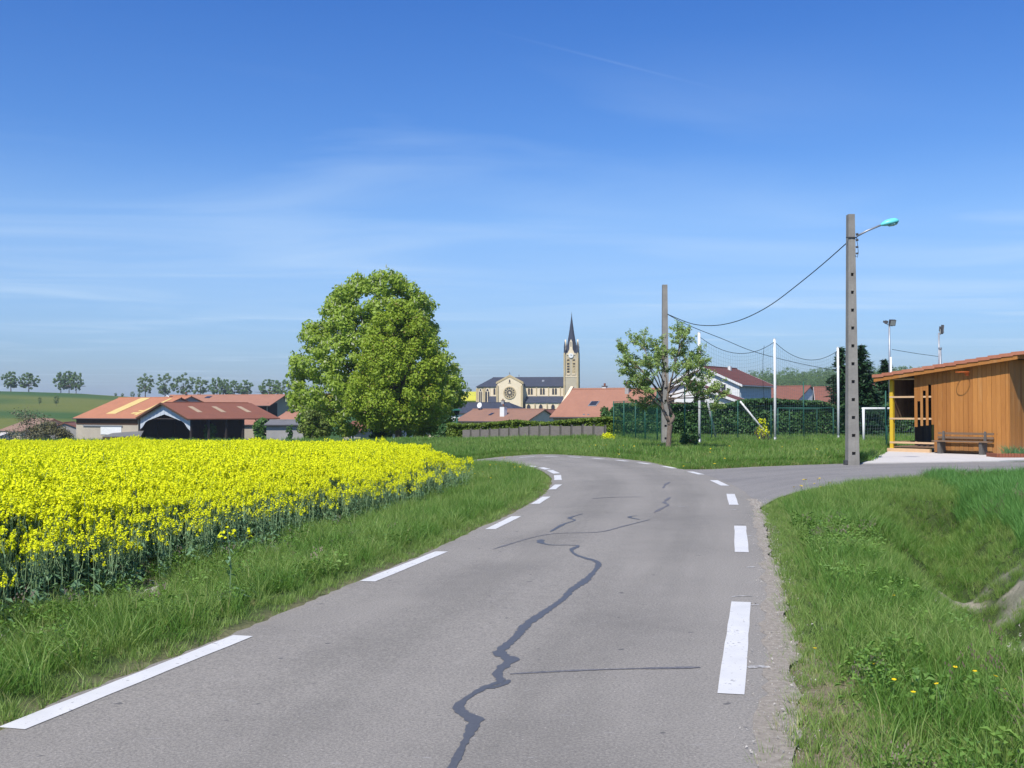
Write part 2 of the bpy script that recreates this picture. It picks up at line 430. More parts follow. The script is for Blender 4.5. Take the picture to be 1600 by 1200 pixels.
def leafcloud(cl, sig, nleaf, size, r, up=.35, squash=.8, aspect=.6):
    """cl (n,3) clump centres, sig clump sizes; returns quads V (4N,3) F (N,4)"""
    cl = np.asarray(cl, float); sig = np.broadcast_to(sig, (len(cl),))
    w = sig ** 2; w = w / w.sum()
    ci = r.choice(len(cl), nleaf, p=w)
    d = r.normal(size=(nleaf, 3)); d /= np.linalg.norm(d, axis=1)[:, None]
    rr = r.random(nleaf) ** .45
    off = d * (rr * sig[ci])[:, None]; off[:, 2] *= squash
    c = cl[ci] + off
    nrm = d * .8 + r.normal(size=(nleaf, 3)) * .42 + np.array((0, 0, up)); nrm /= np.linalg.norm(nrm, axis=1)[:, None]
    t = np.cross(nrm, r.normal(size=(nleaf, 3))); t /= np.linalg.norm(t, axis=1)[:, None] + 1e-9
    b = np.cross(nrm, t)
    s = (size * r.uniform(.65, 1.35, nleaf))[:, None]
    V = np.stack([c - t * s * .5, c + b * s * aspect * .5, c + t * s * .5, c - b * s * aspect * .5], 1).reshape(-1, 3)
    return V, np.arange(4 * nleaf).reshape(-1, 4)
# ------------------------------------------------------------------ terrain
def ss(a, b, x):
    t = np.clip((np.asarray(x, float) - a) / (b - a), 0, 1); return t * t * (3 - 2 * t)
def vn(x, y, s, seed=0):
    """cheap value noise"""
    x = np.asarray(x, float) / s; y = np.asarray(y, float) / s
    xi = np.floor(x).astype(np.int64); yi = np.floor(y).astype(np.int64); fx = x - xi; fy = y - yi
    fx = fx * fx * (3 - 2 * fx); fy = fy * fy * (3 - 2 * fy)
    def h(a, b):
        q = (a * 374761393 + b * 668265263 + seed * 1442695041) & 0xffffffff
        q = ((q ^ (q >> 13)) * 1274126177) & 0xffffffff
        return ((q ^ (q >> 16)) & 0xffff) / 65535.0
    return (h(xi, yi) * (1 - fx) + h(xi + 1, yi) * fx) * (1 - fy) + (h(xi, yi + 1) * (1 - fx) + h(xi + 1, yi + 1) * fx) * fy

US = np.array([-4000, -600, 0, 60, 130, 200, 300, 430, 560, 740, 900, 1100, 1300, 1500, 2200, 5000.])
CV = np.array([618, 612, 611, 612.5, 615, 620, 624, 620, 615, 613, 613, 612, 608, 604, 606, 612.])
def crest(x, y):
    u = 800 + F * np.asarray(x, float) / np.maximum(np.asarray(y, float), 1)
    return EYE + (640 - np.interp(u, US, CV)) / F * 620
def base(x, y):
    x = np.asarray(x, float); y = np.asarray(y, float)
    z = -0.44 * ss(4, 36, y) * ss(1.8, -3.5, x) * (.25 + .75 * ss(54, 41, y))
    a = x / np.maximum(y, 1)
    right = ss(-.02, .13, a)
    drop = (-2.6 * ss(52, 112, y) - 1.2 * ss(100, 170, y)) * (1 - right) + right * (-0.5 * ss(60, 100, y) - 2.0 * ss(130, 260, y))
    z = z + drop
    hill = crest(x, y) - z
    z = z + hill * ss(230, 640, y)
    z = z - (crest(x, y) + 6) * ss(640, 1500, y)
    z = z + (vn(x, y, 60, 3) - .5) * 1.2 * ss(120, 260, y) * (1 - ss(520, 600, y))
    return z

road_L = [(-6.5, -14), (-4.6, -4), (-3.4, 1.5)] + [g2(u, v) for u, v in [(-60, 1165), (100, 1092), (250, 1032), (370, 985), (470, 942), (560, 903), (640, 869), (700, 843), (755, 817), (800, 798), (835, 779), (853, 767), (861, 756), (861, 746), (852, 737), (838, 730), (815, 723), (790, 718), (765, 714.5), (745, 712)]] + [(-8, 39.2), (-20, 41.5), (-45, 44)]
road_R = [(-3.0, -14), (-.95, -4), (.4, 1.5)] + [g2(u, v) for u, v in [(1204, 1200), (1212, 1100), (1213, 1050), (1212, 1000), (1208, 940), (1203, 890), (1196, 850), (1188, 815), (1178, 785), (1163, 768), (1142, 757), (1114, 746), (1085, 737.5), (1050, 729), (1010, 721), (960, 715.5), (900, 711.5), (850, 709), (800, 707.5), (760, 706.5)]] + [(-8, 42.5), (-20, 44.8), (-45, 47.5)]
side_lo = [g2(u, v) for u, v in [(1176, 800), (1215, 778), (1262, 765), (1320, 757), (1400, 752), (1500, 750), (1640, 749)]] + [(40, 24.5)]
side_up = [g2(u, v) for u, v in [(1060, 733), (1105, 733), (1180, 729), (1260, 726), (1345, 723.5), (1450, 722.5), (1640, 721.5)]] + [(45, 34.5)]

def resample(pts, n):
    p = np.array(pts, float)
    # Catmull-Rom smoothing then even arc length
    q = [p[0]]
    for i in range(len(p) - 1):
        p0 = p[max(i - 1, 0)]; p1 = p[i]; p2 = p[i + 1]; p3 = p[min(i + 2, len(p) - 1)]
        for t in np.linspace(0, 1, 9)[1:]:
            q.append(.5 * (2 * p1 + (p2 - p0) * t + (2 * p0 - 5 * p1 + 4 * p2 - p3) * t * t + (3 * p1 - p0 - 3 * p2 + p3) * t ** 3))
    q = np.array(q); d = np.r_[0, np.cumsum(np.linalg.norm(np.diff(q, axis=0), axis=1))]
    s = np.linspace(0, d[-1], n)
    return np.stack([np.interp(s, d, q[:, k]) for k in range(q.shape[1])], 1)
RL = resample(road_L, 240); RR = resample(road_R, 240)
SL = resample(side_lo, 90); SU = resample(side_up, 90)
road_poly = np.concatenate([RL, RR[::-1]]); side_poly = np.concatenate([SL, SU[::-1]])
def sdist(poly, x, y, closed=True):
    x = np.asarray(x, float); y = np.asarray(y, float)
    n = len(poly); d2 = np.full(x.shape, 1e18); ins = np.zeros(x.shape, bool)
    for i in range(n if closed else n - 1):
        ax, ay = poly[i]; bx, by = poly[(i + 1) % n]; ex, ey = bx - ax, by - ay; L = ex * ex + ey * ey + 1e-12
        t = np.clip(((x - ax) * ex + (y - ay) * ey) / L, 0, 1)
        d2 = np.minimum(d2, (x - ax - t * ex) ** 2 + (y - ay - t * ey) ** 2)
        if closed and ey != 0:
            c = ((ay > y) != (by > y)) & (x < ax + (y - ay) * ex / ey); ins ^= c
    d = np.sqrt(d2); return np.where(ins, -d, d) if closed else d

ditch = np.array([(3.9, -4), (4.1, 3), (4.05, 6.9), (4.28, 8.9), (4.78, 11.0), (5.55, 13.6), (6.5, 16.6), (7.2, 18.2)])
DT = resample(ditch.tolist(), 60)
def road_d(x, y):
    x = np.asarray(x, float); y = np.asarray(y, float)
    d = np.full(x.shape, 50.0); m = (x > -60) & (x < 60) & (y > -20) & (y < 60)
    dm = np.minimum(sdist(road_poly, x[m], y[m]), sdist(side_poly, x[m], y[m])); d[m] = dm; return d
slab_pts = [g2(1347, 724.5), g2(1562, 721), g2(1640, 717.5), (21.5, 41.5), (17.5, 44.0), g2(1393, 704)]
slab_arr = np.array(slab_pts)
def ground(x, y, d=None, full=True):
    x = np.atleast_1d(np.asarray(x, float)); y = np.atleast_1d(np.asarray(y, float))
    z = base(x, y)
    d = road_d(x, y) if d is None else d
    near = (y < 60) & (y > -20) & (np.abs(x) < 60)
    bump = (vn(x, y, 1.6, 1) - .5) * .10 + (vn(x, y, .5, 2) - .5) * .04
    z = z + np.where(near, bump * ss(.2, 1.2, d), 0)
    # bank beyond the bend, right-hand verge
    z = z + np.where(near, .04 * ss(.2, 2.5, d) * ss(30, 40, y) * ss(-3, 4, x), 0)
    dd = sdist(DT, x, y, False) + np.where((y > 18.6), 0, 0)
    dd = np.where(near, dd, 99)
    z = z - np.where(near, .62 * np.exp(-(dd / .55) ** 2) , 0)
    z = z + np.where(near, ((vn(x, y, .28, 6) - .5) * .16 + (vn(x, y, .75, 7) - .5) * .22) * np.exp(-(dd / .8) ** 2), 0)
    z = z - .45 * np.exp(-(((x - 5.05) / .32) ** 2 + ((y - 13.3) / .55) ** 2))
    z = z + np.where(near, .16 * ss(5.2, 6.3, x - (y - 11) * .27) * ss(21, 18, y), 0)
    z = np.where(d < .16, base(x, y) - .045 * ss(.16, .03, d), z)
    ds = sdist(slab_arr, x, y)
    z = np.where(near & (ds < .3), np.minimum(z, -.03), z)
    return z
def gz(x, y): return float(ground([x], [y])[0])

def axis(segs):
    o = [segs[0][0]]
    for a, b, st in segs:
        n = max(1, int(round((b - a) / st))); o += list(np.linspace(a, b, n + 1)[1:])
    return np.array(o)
xs = axis([(-5000, -1500, 700), (-1500, -400, 60), (-400, -120, 16), (-120, -30, 5), (-30, -8, .7), (-8, 8, .14), (8, 24, .5), (24, 60, 3), (60, 160, 8), (160, 480, 16), (480, 1500, 60), (1500, 5000, 700)])
ys = axis([(-3000, -300, 500), (-300, -30, 45), (-30, -2, 2), (-2, 3, .5), (3, 20, .15), (20, 46, .35), (46, 110, 3), (110, 700, 11), (700, 1600, 70), (1600, 7000, 900)])
X, Y = np.meshgrid(xs, ys); Z = ground(X.ravel(), Y.ravel()).reshape(X.shape)
V = np.stack([X, Y, Z], -1).reshape(-1, 3); nx, ny = len(xs), len(ys)
ii = (np.arange(ny - 1)[:, None] * nx + np.arange(nx - 1)[None, :]).ravel()
Fq = np.stack([ii, ii + 1, ii + nx + 1, ii + nx], 1)
gt = NT('ground_cover')
ca = gt.n('ShaderNodeAttribute', attribute_name='cover').outputs['Color']
po = gt.pos()
nn = gt.noise(po, 2.2, 8); nf = gt.noise(po, 22, 6); nl = gt.noise(po, .05, 4)
col = gt.mix(gt.mapr(nn, .3, .7), gt.mix(1.0, ca, (.62, .66, .62), 'MULTIPLY'), gt.mix(1.0, ca, (1.25, 1.2, 1.15), 'MULTIPLY'))
col = gt.mix(gt.mapr(nf, .35, .65, 0, .55), col, gt.mix(1.0, ca, (.7, .75, .7), 'MULTIPLY'))
gt.bsdf(col, .95, nf, .8, .03, .1)
me = npmesh('ground', V, Fq, gt.mat, smooth=True)
def zone(x, y):
    d = road_d(x, y)
    c = np.zeros((len(x), 3)); c[:] = (.050, .075, .024)  # dark base colour carries the shade between the grass blades
    def blend(m, col): c[:] = c * (1 - m[:, None]) + np.array(col) * m[:, None]
    blend(ss(.22, .08, d) * .7, (.22, .20, .12))                       # gravelly road edge
    dd = sdist(DT, x, y, False); near = (y < 60) & (np.abs(x) < 60)
    chalk = np.where(near, ss(.85, .45, dd) * ss(13.0, 11.8, y + 2.4 * (vn(x, y, .6, 12) - .5)) * ss(.30, .46, vn(x, y, .30, 5) * .6 + vn(x, y, .8, 15) * .4), 0)
    blend(chalk, (.30, .275, .225))
    rf = np.where((y < 38) & (x < 2) & (y > -5), ss(1.1, 1.6, -sdist(RL, x, y, False) * -1), 0)
    blend(rf, (.20, .165, .12))
    # far hills: patchwork of young wheat and grass
    far = ss(150, 230, y)
    u = 800 + F * x / np.maximum(y, 1)
    strip = ss(.45, .75, vn(x * .3 + 40, y + .3 * x, 38, 9)) * .9 + .25 * vn(x, y * 2, 14, 10)
    g1 = np.array((.035, .10, .028)); g2_ = np.array((.14, .16, .035))
    hc = g1 * (1 - strip[:, None]) + g2_ * strip[:, None]
    c[:] = c * (1 - far[:, None]) + hc * far[:, None]
    return c
cc = np.ones((len(V), 4), np.float32); cc[:, :3] = zone(V[:, 0], V[:, 1])
at = me.color_attributes.new('cover', 'FLOAT_COLOR', 'POINT'); at.data.foreach_set('color', cc.ravel())
g_obj = tag(link('ground', me), kind='structure')

# ------------------------------------------------------------------ roads
def asphalt(name, base_c, dark, light):
    t = NT(name); po = t.pos(); uv = t.n('ShaderNodeAttribute', attribute_name='across').outputs['Vector']
    s = t.sepx(uv)
    al = t.n('ShaderNodeCombineXYZ'); t.l(s[0], al.inputs[0]); t.l(t.math('MULTIPLY', s[1], .06), al.inputs[1])
    tracks = t.noise(al.outputs[0], 1.7, 4, .6)
    big = t.noise(po, .35, 5); mid = t.noise(po, 5, 6, .65); fine = t.noise(po, 62, 4, .85)
    c = t.mix(t.mapr(tracks, .38, .62), base_c, light)
    c = t.mix(t.mapr(big, .40, .62, 0, .75), c, dark)
    wt = t.math('MULTIPLY', t.math('SINE', t.math('MULTIPLY', s[0], 3.6)), .5)
    c = t.mix(t.mapr(t.math('ADD', wt, t.math('MULTIPLY', mid, .6)), .1, .8, 0, .6), c, light)
    c = t.mix(t.mapr(mid, .35, .75, 0, .35), c, light)
    c = t.mix(t.mapr(fine, .38, .62, 0, 1.0), c, t.mix(1.0, c, (.52, .52, .54), 'MULTIPLY'))
    v = t.n('ShaderNodeTexVoronoi'); t.l(po, v.inputs[0]); v.inputs['Scale'].default_value = 34
    spot = t.mapr(v.outputs['Distance'], .16, .06)
    keep = t.mapr(t.n('ShaderNodeTexWhiteNoise').outputs[0], 0, 1)
    wnz = t.n('ShaderNodeTexWhiteNoise'); t.l(v.outputs['Position'], wnz.inputs[0])
    c = t.mix(t.math('MULTIPLY', spot, t.mapr(wnz.outputs[0], .80, .84)), c, (.46, .42, .38))
    # pale scuffs and dribbles
    sc = t.noise(t.mapping(po, (1, 3.5, 1)), 6, 7, .7, .6)
    c = t.mix(t.mapr(sc, .63, .70, 0, .55), c, (.36, .35, .34))
    st = t.noise(po, 9, 2, .4); c = t.mix(t.mapr(st, .73, .77, 0, .7), c, (.06, .06, .065))
    # dusty edges
    e = t.math('MINIMUM', s[0], t.math('SUBTRACT', s[2], s[0]))
    en = t.math('ADD', e, t.math('MULTIPLY', t.noise(po, 7, 5, .7), -.45))
    c = t.mix(t.mapr(en, -.30, -.12, .85, 0), c, (.24, .215, .18))
    t.bsdf(c, .85, fine, .5, .006, .25); return t.mat
m_road = asphalt('road_asphalt', (.258, .240, .208), (.205, .191, .168), (.32, .296, .258))
m_side = asphalt('side_road_asphalt', (.25, .235, .215), (.215, .203, .19), (.29, .272, .25))
def strip(name, A, B, dz, mat, nacross=10, zf=None, jag=0.0):
    n = len(A); V = []; at_ = []; s = 0.0
    for i in range(n):
        if i: s += float(np.linalg.norm((A[i] + B[i]) / 2 - (A[i - 1] + B[i - 1]) / 2))
        w = float(np.linalg.norm(B[i] - A[i])); dr = (B[i] - A[i]) / max(w, 1e-6)
        for k in range(nacross + 1):
            j0 = (random.random() - .5) * jag if k in (0, nacross) else 0
            p = A[i] + (B[i] - A[i]) * k / nacross + dr * j0
            V.append((p[0], p[1])); at_.append((w * k / nacross, s, w))
    V = np.array(V); z = (base(V[:, 0], V[:, 1]) if zf is None else zf(V[:, 0], V[:, 1])) + dz
    ii = (np.arange(n - 1)[:, None] * (nacross + 1) + np.arange(nacross)[None]).ravel()
    Fq = np.stack([ii, ii + 1, ii + nacross + 2, ii + nacross + 1], 1)
    me = npmesh(name, np.c_[V, z], Fq, mat)
    a = me.attributes.new('across', 'FLOAT_VECTOR', 'POINT'); a.data.foreach_set('vector', np.array(at_, np.float32).ravel())
    return link(name, me)
RLf = resample(road_L, 700); RRf = resample(road_R, 700)
road = tag(strip('road', RLf, RRf, 0.0, m_road, jag=.05), kind='structure')
side = tag(strip('side_road', SL, SU, -0.005, m_side, jag=.08), kind='structure')

mt = NT('road_paint'); po = mt.pos()
wr = mt.noise(po, 28, 8, .75); wr2 = mt.noise(po, 3, 4)
wear = mt.mapr(mt.math('ADD', wr, mt.math('MULTIPLY', wr2, .35)), .76, .83)
mt.bsdf(mt.mix(wear, mt.mix(mt.mapr(wr2, .3, .7), (.52, .515, .50), (.62, .61, .59)), (.25, .24, .24)), .6, wr, .2, .003, .3)
m_paint = mt.mat
def bz(p, dz): return (p[0], p[1], float(base([p[0]], [p[1]])[0]) + dz)
def dash(a, b, w=.155, dz=.004):
    """a painted line from pixel a to pixel b on the road"""
    a = np.array(g2(*a)); b = np.array(g2(*b)); d = b - a; L = np.linalg.norm(d); d /= L; nrm = np.array((-d[1], d[0])) * w / 2
    n = max(1, int(L / .3)); mb = MB(); vs = []
    for i in range(n + 1):
        p = a + d * L * i / n; j = 1 + random.uniform(-.05, .05)
        vs += [bz(p + nrm * j, dz), bz(p - nrm * j, dz)]
    mb.add(vs, [(2 * i, 2 * i + 1, 2 * i + 3, 2 * i + 2) for i in range(n)])
    mb.build('road_marking', m_paint, road)
left_d = [((18, 1138), (380, 991)), ((-420, 1320), (-100, 1186)), ((574, 904), (690, 857)), ((766, 822.5), (807, 803)), ((836, 784.5), (854, 774)), ((862.5, 763), (872.5, 756)), ((872, 749), (871, 741.5)), ((870, 739), (859, 733.5)), ((856, 732), (845, 728.6)), ((836, 727), (827, 724.8))]
right_d = [((1142, 1085), (1158, 941)), ((1159, 863), (1156.5, 822)), ((1146.5, 789), (1141.5, 772)), ((1133, 759), (1115, 750.5)), ((1096, 741.5), (1078, 737)), ((1055, 732), (1037, 728.6)), ((1015, 725.3), (998, 722.9)), ((980, 720.8), (963, 719)), ((942, 717.3), (926, 716)), ((908, 714.9), (888, 713.8)), ((872, 713), (852, 712.2)), ((835, 711.7), (812, 711))]
for a, b in left_d[:6]: dash(a, b)
for a, b in left_d[6:]: dash(a, b, .17)
for a, b in right_d[:3]: dash(a, b)
for a, b in right_d[3:]: dash(a, b, .17)

tt = NT('tar_seal'); po = tt.pos(); tn = tt.noise(po, 40, 5)
tt.bsdf(tt.mix(tn, (.055, .056, .061), (.11, .11, .115)), .5, tn, .3, .004, .4); m_tar = tt.mat
tt = NT('faint_tar'); po = tt.pos(); tn = tt.noise(po, 30, 6, .7)
tt.bsdf(tt.mix(tt.mapr(tn, .4, .6), (.085, .085, .095), (.16, .155, .16)), .7, tn, .3, .004, .3); m_tar2 = tt.mat
def seam(px, w0, w1, mat=m_tar, dz=.003, jit=.30):
    p = resample([g2(*q) for q in px], max(12, len(px) * 9)); n = len(p); vs = []
    t = np.gradient(p, axis=0); t /= np.linalg.norm(t, axis=1)[:, None] + 1e-9
    for i in range(n):
        w = (w0 + (w1 - w0) * i / n) * (1 + random.uniform(-jit, jit)) / 2
        if i < 2 or i > n - 3: w *= .5
        w *= 1 + .8 * (float(vn(p[i][0], p[i][1], .35, 4)) - .5) * 2 * .7
        nn_ = np.array((-t[i][1], t[i][0])) * w
        vs += [bz(p[i] + nn_, dz), bz(p[i] - nn_, dz)]
    MB().add(vs, [(2 * i, 2 * i + 1, 2 * i + 3, 2 * i + 2) for i in range(n - 1)]).build('tar_seam', mat, road)
seam([(660, 1270), (703, 1205), (722, 1168), (738, 1136), (741, 1124), (722, 1113), (717, 1102), (735, 1087), (760, 1073), (782, 1064), (777, 1052), (790, 1038), (799, 1030), (782, 1022), (784, 1014), (806, 995), (823, 975), (850, 956), (880, 935), (893, 921), (915, 906), (934, 885), (932, 877), (917, 872), (900, 866), (893, 858), (903, 852), (885, 850.5), (862, 850), (845, 846), (846, 841)], .062, .060)
seam([(762, 1076), (785, 1070), (796, 1062)], .05, .04)
seam([(797, 1053), (850, 1050), (950, 1046), (1094, 1043)], .035, .05, m_tar2)
seam([(860, 829), (880, 818), (898, 812), (890, 808), (911, 802)], .05, .04)
seam([(770, 855), (830, 838), (870, 832), (935, 831), (975, 822), (1015, 812)], .03, .045, m_tar2)
seam([(1000, 812), (985, 809), (985, 807), (996, 806)], .045, .03)
seam([(1022, 801), (1035, 794), (1044, 789), (1038, 785), (1047, 777)], .05, .07, m_tar2)
seam([(1036, 763), (1040, 757), (1047, 753)], .07, .05, m_tar2)
seam([(925, 779), (960, 777), (1005, 776.5)], .04, .05, m_tar2)

tt = NT('worn_white_paint'); po = tt.pos(); tn = tt.noise(po, 22, 7, .75)
tt.bsdf(tt.mix(tt.mapr(tn, .44, .60), (.25, .236, .22), (.48, .47, .45)), .7, tn, .3, .003, .3); m_smear = tt.mat
def smear(px, w): 
    p = resample([g2(*q) for q in px], 8); t = np.gradient(p, axis=0); t /= np.linalg.norm(t, axis=1)[:, None]; vs = []
    for i in range(8):
        ww = w * (.35 + .65 * math.sin(math.pi * (i + .5) / 8)) * random.uniform(.7, 1.2) / 2; n_ = np.array((-t[i][1], t[i][0])) * ww; vs += [bz(p[i] + n_, .0035), bz(p[i] - n_, .0035)]
    MB().add(vs, [(2 * i, 2 * i + 1, 2 * i + 3, 2 * i + 2) for i in range(7)]).build('paint_trace', m_smear, road)
smear([(1169, 1044), (1185, 1042), (1203, 1043)], .07); smear([(1143, 933), (1158, 931.5), (1176, 932)], .035); smear([(1172, 946), (1186, 945)], .03)
smear([(1166, 887), (1180, 886)], .05); smear([(1163, 838), (1176, 837)], .05); smear([(1148, 820), (1164, 819)], .04); smear([(1140, 797), (1156, 796)], .04)
smear([(1060, 792), (1075, 791)], .05)
# gravel shoulder on the right
m_gravel = simple('gravel_shoulder', (.40, .355, .295), (.19, .165, .135), 26, .95, .7, bdist=.015)
i0 = 24; i1 = 400
A = RRf[i0:i1]; T = np.gradient(A, axis=0); T /= np.linalg.norm(T, axis=1)[:, None]
Nn = np.stack([T[:, 1], -T[:, 0]], 1)
keep = (A[:, 1] > -2) & (A[:, 1] < 19.5)
A = A[keep]; Nn = Nn[keep]; GS_A, GS_N = A.copy(), Nn.copy()
wd = .01 + .13 * vn(A[:, 0], A[:, 1], .6, 8) + .06 * ss(9, 5, A[:, 1])
gv = tag(strip('gravel_shoulder', A - Nn * (.03 + .09 * vn(A[:, 0], A[:, 1], .4, 18))[:, None], A + Nn * wd[:, None], .0025, m_gravel, 4, jag=.05), kind='structure')
tag(strip('gravel_shoulder', RL[60:150] * 0 + RL[60:150], RL[60:150], -.2, m_gravel, 1), kind='structure') if False else None

# pale concrete apron in front of the shed
mb = MB(); mb.slab([(x, y, -.06) for x, y in slab_pts], (0, 0, .085)); tag(mb.build('pavement', MT['slab']), kind='structure')

# far yellow fields draped over the slope behind the village
def drape(name, u0, u1, y0, y1, h, mat, nu=14, nyy=12, edge=None):
    V = []
    for j in range(nyy + 1):
        for i in range(nu + 1):
            u = u0 + (u1 - u0) * i / nu; y = y0 + (y1 - y0) * j / nyy
            x = (u - 800) / F * y; V.append((x, y))
    V = np.array(V); z = base(V[:, 0], V[:, 1]) + h
    ii = (np.arange(nyy)[:, None] * (nu + 1) + np.arange(nu)[None]).ravel()
    Fq = np.stack([ii, ii + 1, ii + nu + 2, ii + nu + 1], 1)
    V3 = np.c_[V, z]; k = len(V3)
    # skirts
    ring = list(range(nu + 1)) + [j * (nu + 1) + nu for j in range(1, nyy + 1)] + [nyy * (nu + 1) + i for i in range(nu - 1, -1, -1)] + [j * (nu + 1) for j in range(nyy - 1, 0, -1)]
    low = V3[ring].copy(); low[:, 2] -= h + .6; m = len(ring)
    sk = np.array([(ring[a], ring[(a + 1) % m], k + (a + 1) % m, k + a) for a in range(m)])
    me = npmesh(name, np.r_[V3, low], np.r_[Fq, sk], mat, smooth=False)
    return tag(link(name, me), kind='structure')
m_fy = simple('far_rapeseed', (.62, .56, .03), (.48, .47, .04), .04, .9, .3)
m_fg = simple('far_green_crop', (.10, .16, .035), (.07, .12, .03), .05, .9, .3)
drape('rapeseed_field', 690, 900, 455, 636, .5, m_fy, 20, 24)
drape('rapeseed_field', 415, 520, 470, 600, .5, m_fy)
# ------------------------------------------------------------------ big concrete poles
def concrete_pole(loc, H, w0, w1, label, nholes, z0h, dzh, group, rz=0.0):
    root = thing('utility_pole', label, 'utility pole', loc, rz, group)
    # shaft: back slab, two side rails and the bridges between the climbing holes
    mb = MB(); d = .17
    def wz(z): return (w0 + (w1 - w0) * z / H) / 2
    mb.frustum((-wz(0), wz(0), -.02, d), (-wz(H), wz(H), -.02 + .02, d - .04), -.4, H)
    def rail(s):
        a0, a1 = s * wz(0), s * wz(0) * .34; b0, b1 = s * wz(H), s * wz(H) * .34
        mb.frustum((min(a0, a1), max(a0, a1), -.14, -.0205), (min(b0, b1), max(b0, b1), -.10, -.001), -.4, H)
    rail(1); rail(-1)
    zz = -.4
    for k in range(nholes + 1):
        zt = z0h + k * dzh - .045 if k < nholes else H
        a = wz(zz) * .34 - .001; b = wz(zt) * .34 - .001
        if zt > zz + .05: mb.frustum((-a, a, -.128, -.021), (-b, b, -.128 + .03 * zt / H, -.005), zz, zt)
        zz = z0h + k * dzh + .045
    mb.build('shaft', MT['concrete'], root)
    for k in range(nholes):
        z = z0h + k * dzh; a = wz(z) * .34 - .001
        hk = MB(); hk.box(-a, a, -.045, -.022, z - .045, z + .045); hk.build('climbing_hole_shade', MT['concrete_dark'], root)  # dark plate in each recess stands in for the hole's shade
    return root
pole1 = concrete_pole((G(1332, 726).x, G(1332, 726).y, 0), 7.30, .335, .185, 'near concrete utility pole with climbing holes carrying the turquoise street lamp', 11, .33, .52, 'concrete utility poles')
pl = P(1337, 370, 31.4)
# lamp arm and head: arm rises to the right
L0 = pole1.location
p1h = lambda u, v: P(u, v, L0.y) - L0
mb = MB(); a0 = p1h(1337, 370); a1 = p1h(1352, 362); a2 = p1h(1374, 353)
mb.tube([a0 + Vector((0, -.1, 0)), a1 + Vector((0, -.14, 0)), a2 + Vector((0, -.2, 0))], .028, 8); mb.build('lamp_arm', MT['steel'], pole1, True)
def loft(rings, mb, m=0):
    n = len(rings[0]); vs = [p for r in rings for p in r]
    fs = [(i * n + k, i * n + (k + 1) % n, (i + 1) * n + (k + 1) % n, (i + 1) * n + k) for i in range(len(rings) - 1) for k in range(n)]
    fs += [tuple(range(n))[::-1], tuple(range((len(rings) - 1) * n, len(rings) * n))]
    mb.add(vs, fs, m)
h0 = p1h(1373, 353.5); h1 = p1h(1400, 347)
ax = (h1 - h0).normalized(); up = Vector((0, 1, 0)).cross(ax).normalized() * -1
if up.z < 0: up = -up
rings = []
for t, ra, rb in [(-.03, .035, .04), (.10, .07, .08), (.3, .115, .13), (.6, .125, .15), (.85, .105, .12), (.98, .055, .07), (1.02, .015, .02)]:
    c = h0 + (h1 - h0) * t + Vector((0, -.2, 0)); rr = []
    for k in range(12):
        an = 2 * math.pi * k / 12; s = math.sin(an)
        rr.append(c + up * (s * ra * (1.0 if s > 0 else .55)) + Vector((0, 1, 0)) * math.cos(an) * rb)
    rings.append(rr)
mb = MB(); loft(rings, mb); head = mb.build('lamp_head', MT['turquoise'], pole1, True)
rings2 = []
for t, ra, rb in [(.34, .01, .06), (.45, .055, .10), (.7, .065, .12), (.86, .05, .09), (.95, .01, .04)]:
    c = h0 + (h1 - h0) * t + Vector((0, -.2, 0)) - up * .045
    rings2.append([c - up * (abs(math.sin(2 * math.pi * k / 10)) * ra) + Vector((0, 1, 0)) * math.cos(2 * math.pi * k / 10) * rb for k in range(10)])
mb = MB(); loft(rings2, mb); mb.build('diffuser', simple('milky_lamp_cover', (.30, .60, .60), None, 6, .3, .02), pole1, True)
mb = MB()
for v, r in ((367, .03), (376, .035), (387, .03), (397, .025)):
    p = p1h(1336.5, v); mb.tube([p + Vector((-.02, -.1, 0)), p + Vector((.05, -.12, .01))], r, 6)
q = [p1h(u, v) + Vector((0, -.12, 0)) for u, v in ((1336, 372), (1338, 384), (1339, 396), (1337.5, 403), (1334, 400))]
mb.tube(q, .009, 5); mb.tube([q[0] + Vector((-.3, 0, -.0)), q[0] + Vector((.02, 0, 0))], .02, 5)
mb.build('bracket', MT['dark_steel'], pole1)
mb = MB(); mb.box(-.25, -.14, -.10, .06, -.02, .13); mb.box(-.235, -.155, -.115, -.1, .02, .06); mb.build('junction_box', MT['dark_steel'], pole1)

b2 = (G(1035, 699).x, 45.0, 0.0)
pole2 = concrete_pole((b2[0], b2[1], gz(b2[0], b2[1])), 6.75, .31, .20, 'farther concrete utility pole standing right behind the small pear tree', 7, .35, .52, 'concrete utility poles')
mb = MB(); pp = P(1040, 491, 45) - pole2.location; mb.tube([pp + Vector((-.08, 0, 0)), pp + Vector((.07, 0, 0))], .03, 6); mb.build('bracket', MT['dark_steel'], pole2)

def cable(name, pts, r, label, group=None, cat='cable'):
    mb = MB(); p = np.array([tuple(q) for q in pts]); p = resample(p.tolist(), 40); mb.tube([Vector(q) for q in p], r, 5)
    return tag(mb.build(name, MT['cable'], smooth=True), label, cat, group)
ya, yb = 31.8, 45.0
def cp(u, v, u0=1327, u1=1041): return P(u, v, ya + (yb - ya) * (u0 - u) / (u0 - u1))
cable('power_cable', [cp(1326, 377), cp(1290, 409), cp(1250, 442), cp(1205, 476), cp(1165, 497), cp(1130, 507), cp(1100, 508.5), cp(1075, 504), cp(1041, 490)], .016, 'sagging black power cable between the two concrete poles', 'overhead cables')
cable('power_cable', [P(1041, 490, 45), P(1075, 508, 47), P(1130, 530, 51), P(1180, 550, 55), P(1250, 568, 61), P(1320, 581, 68), P(1345, 584, 72)], .014, 'thin cable running down right from the farther pole behind the white posts', 'overhead cables')

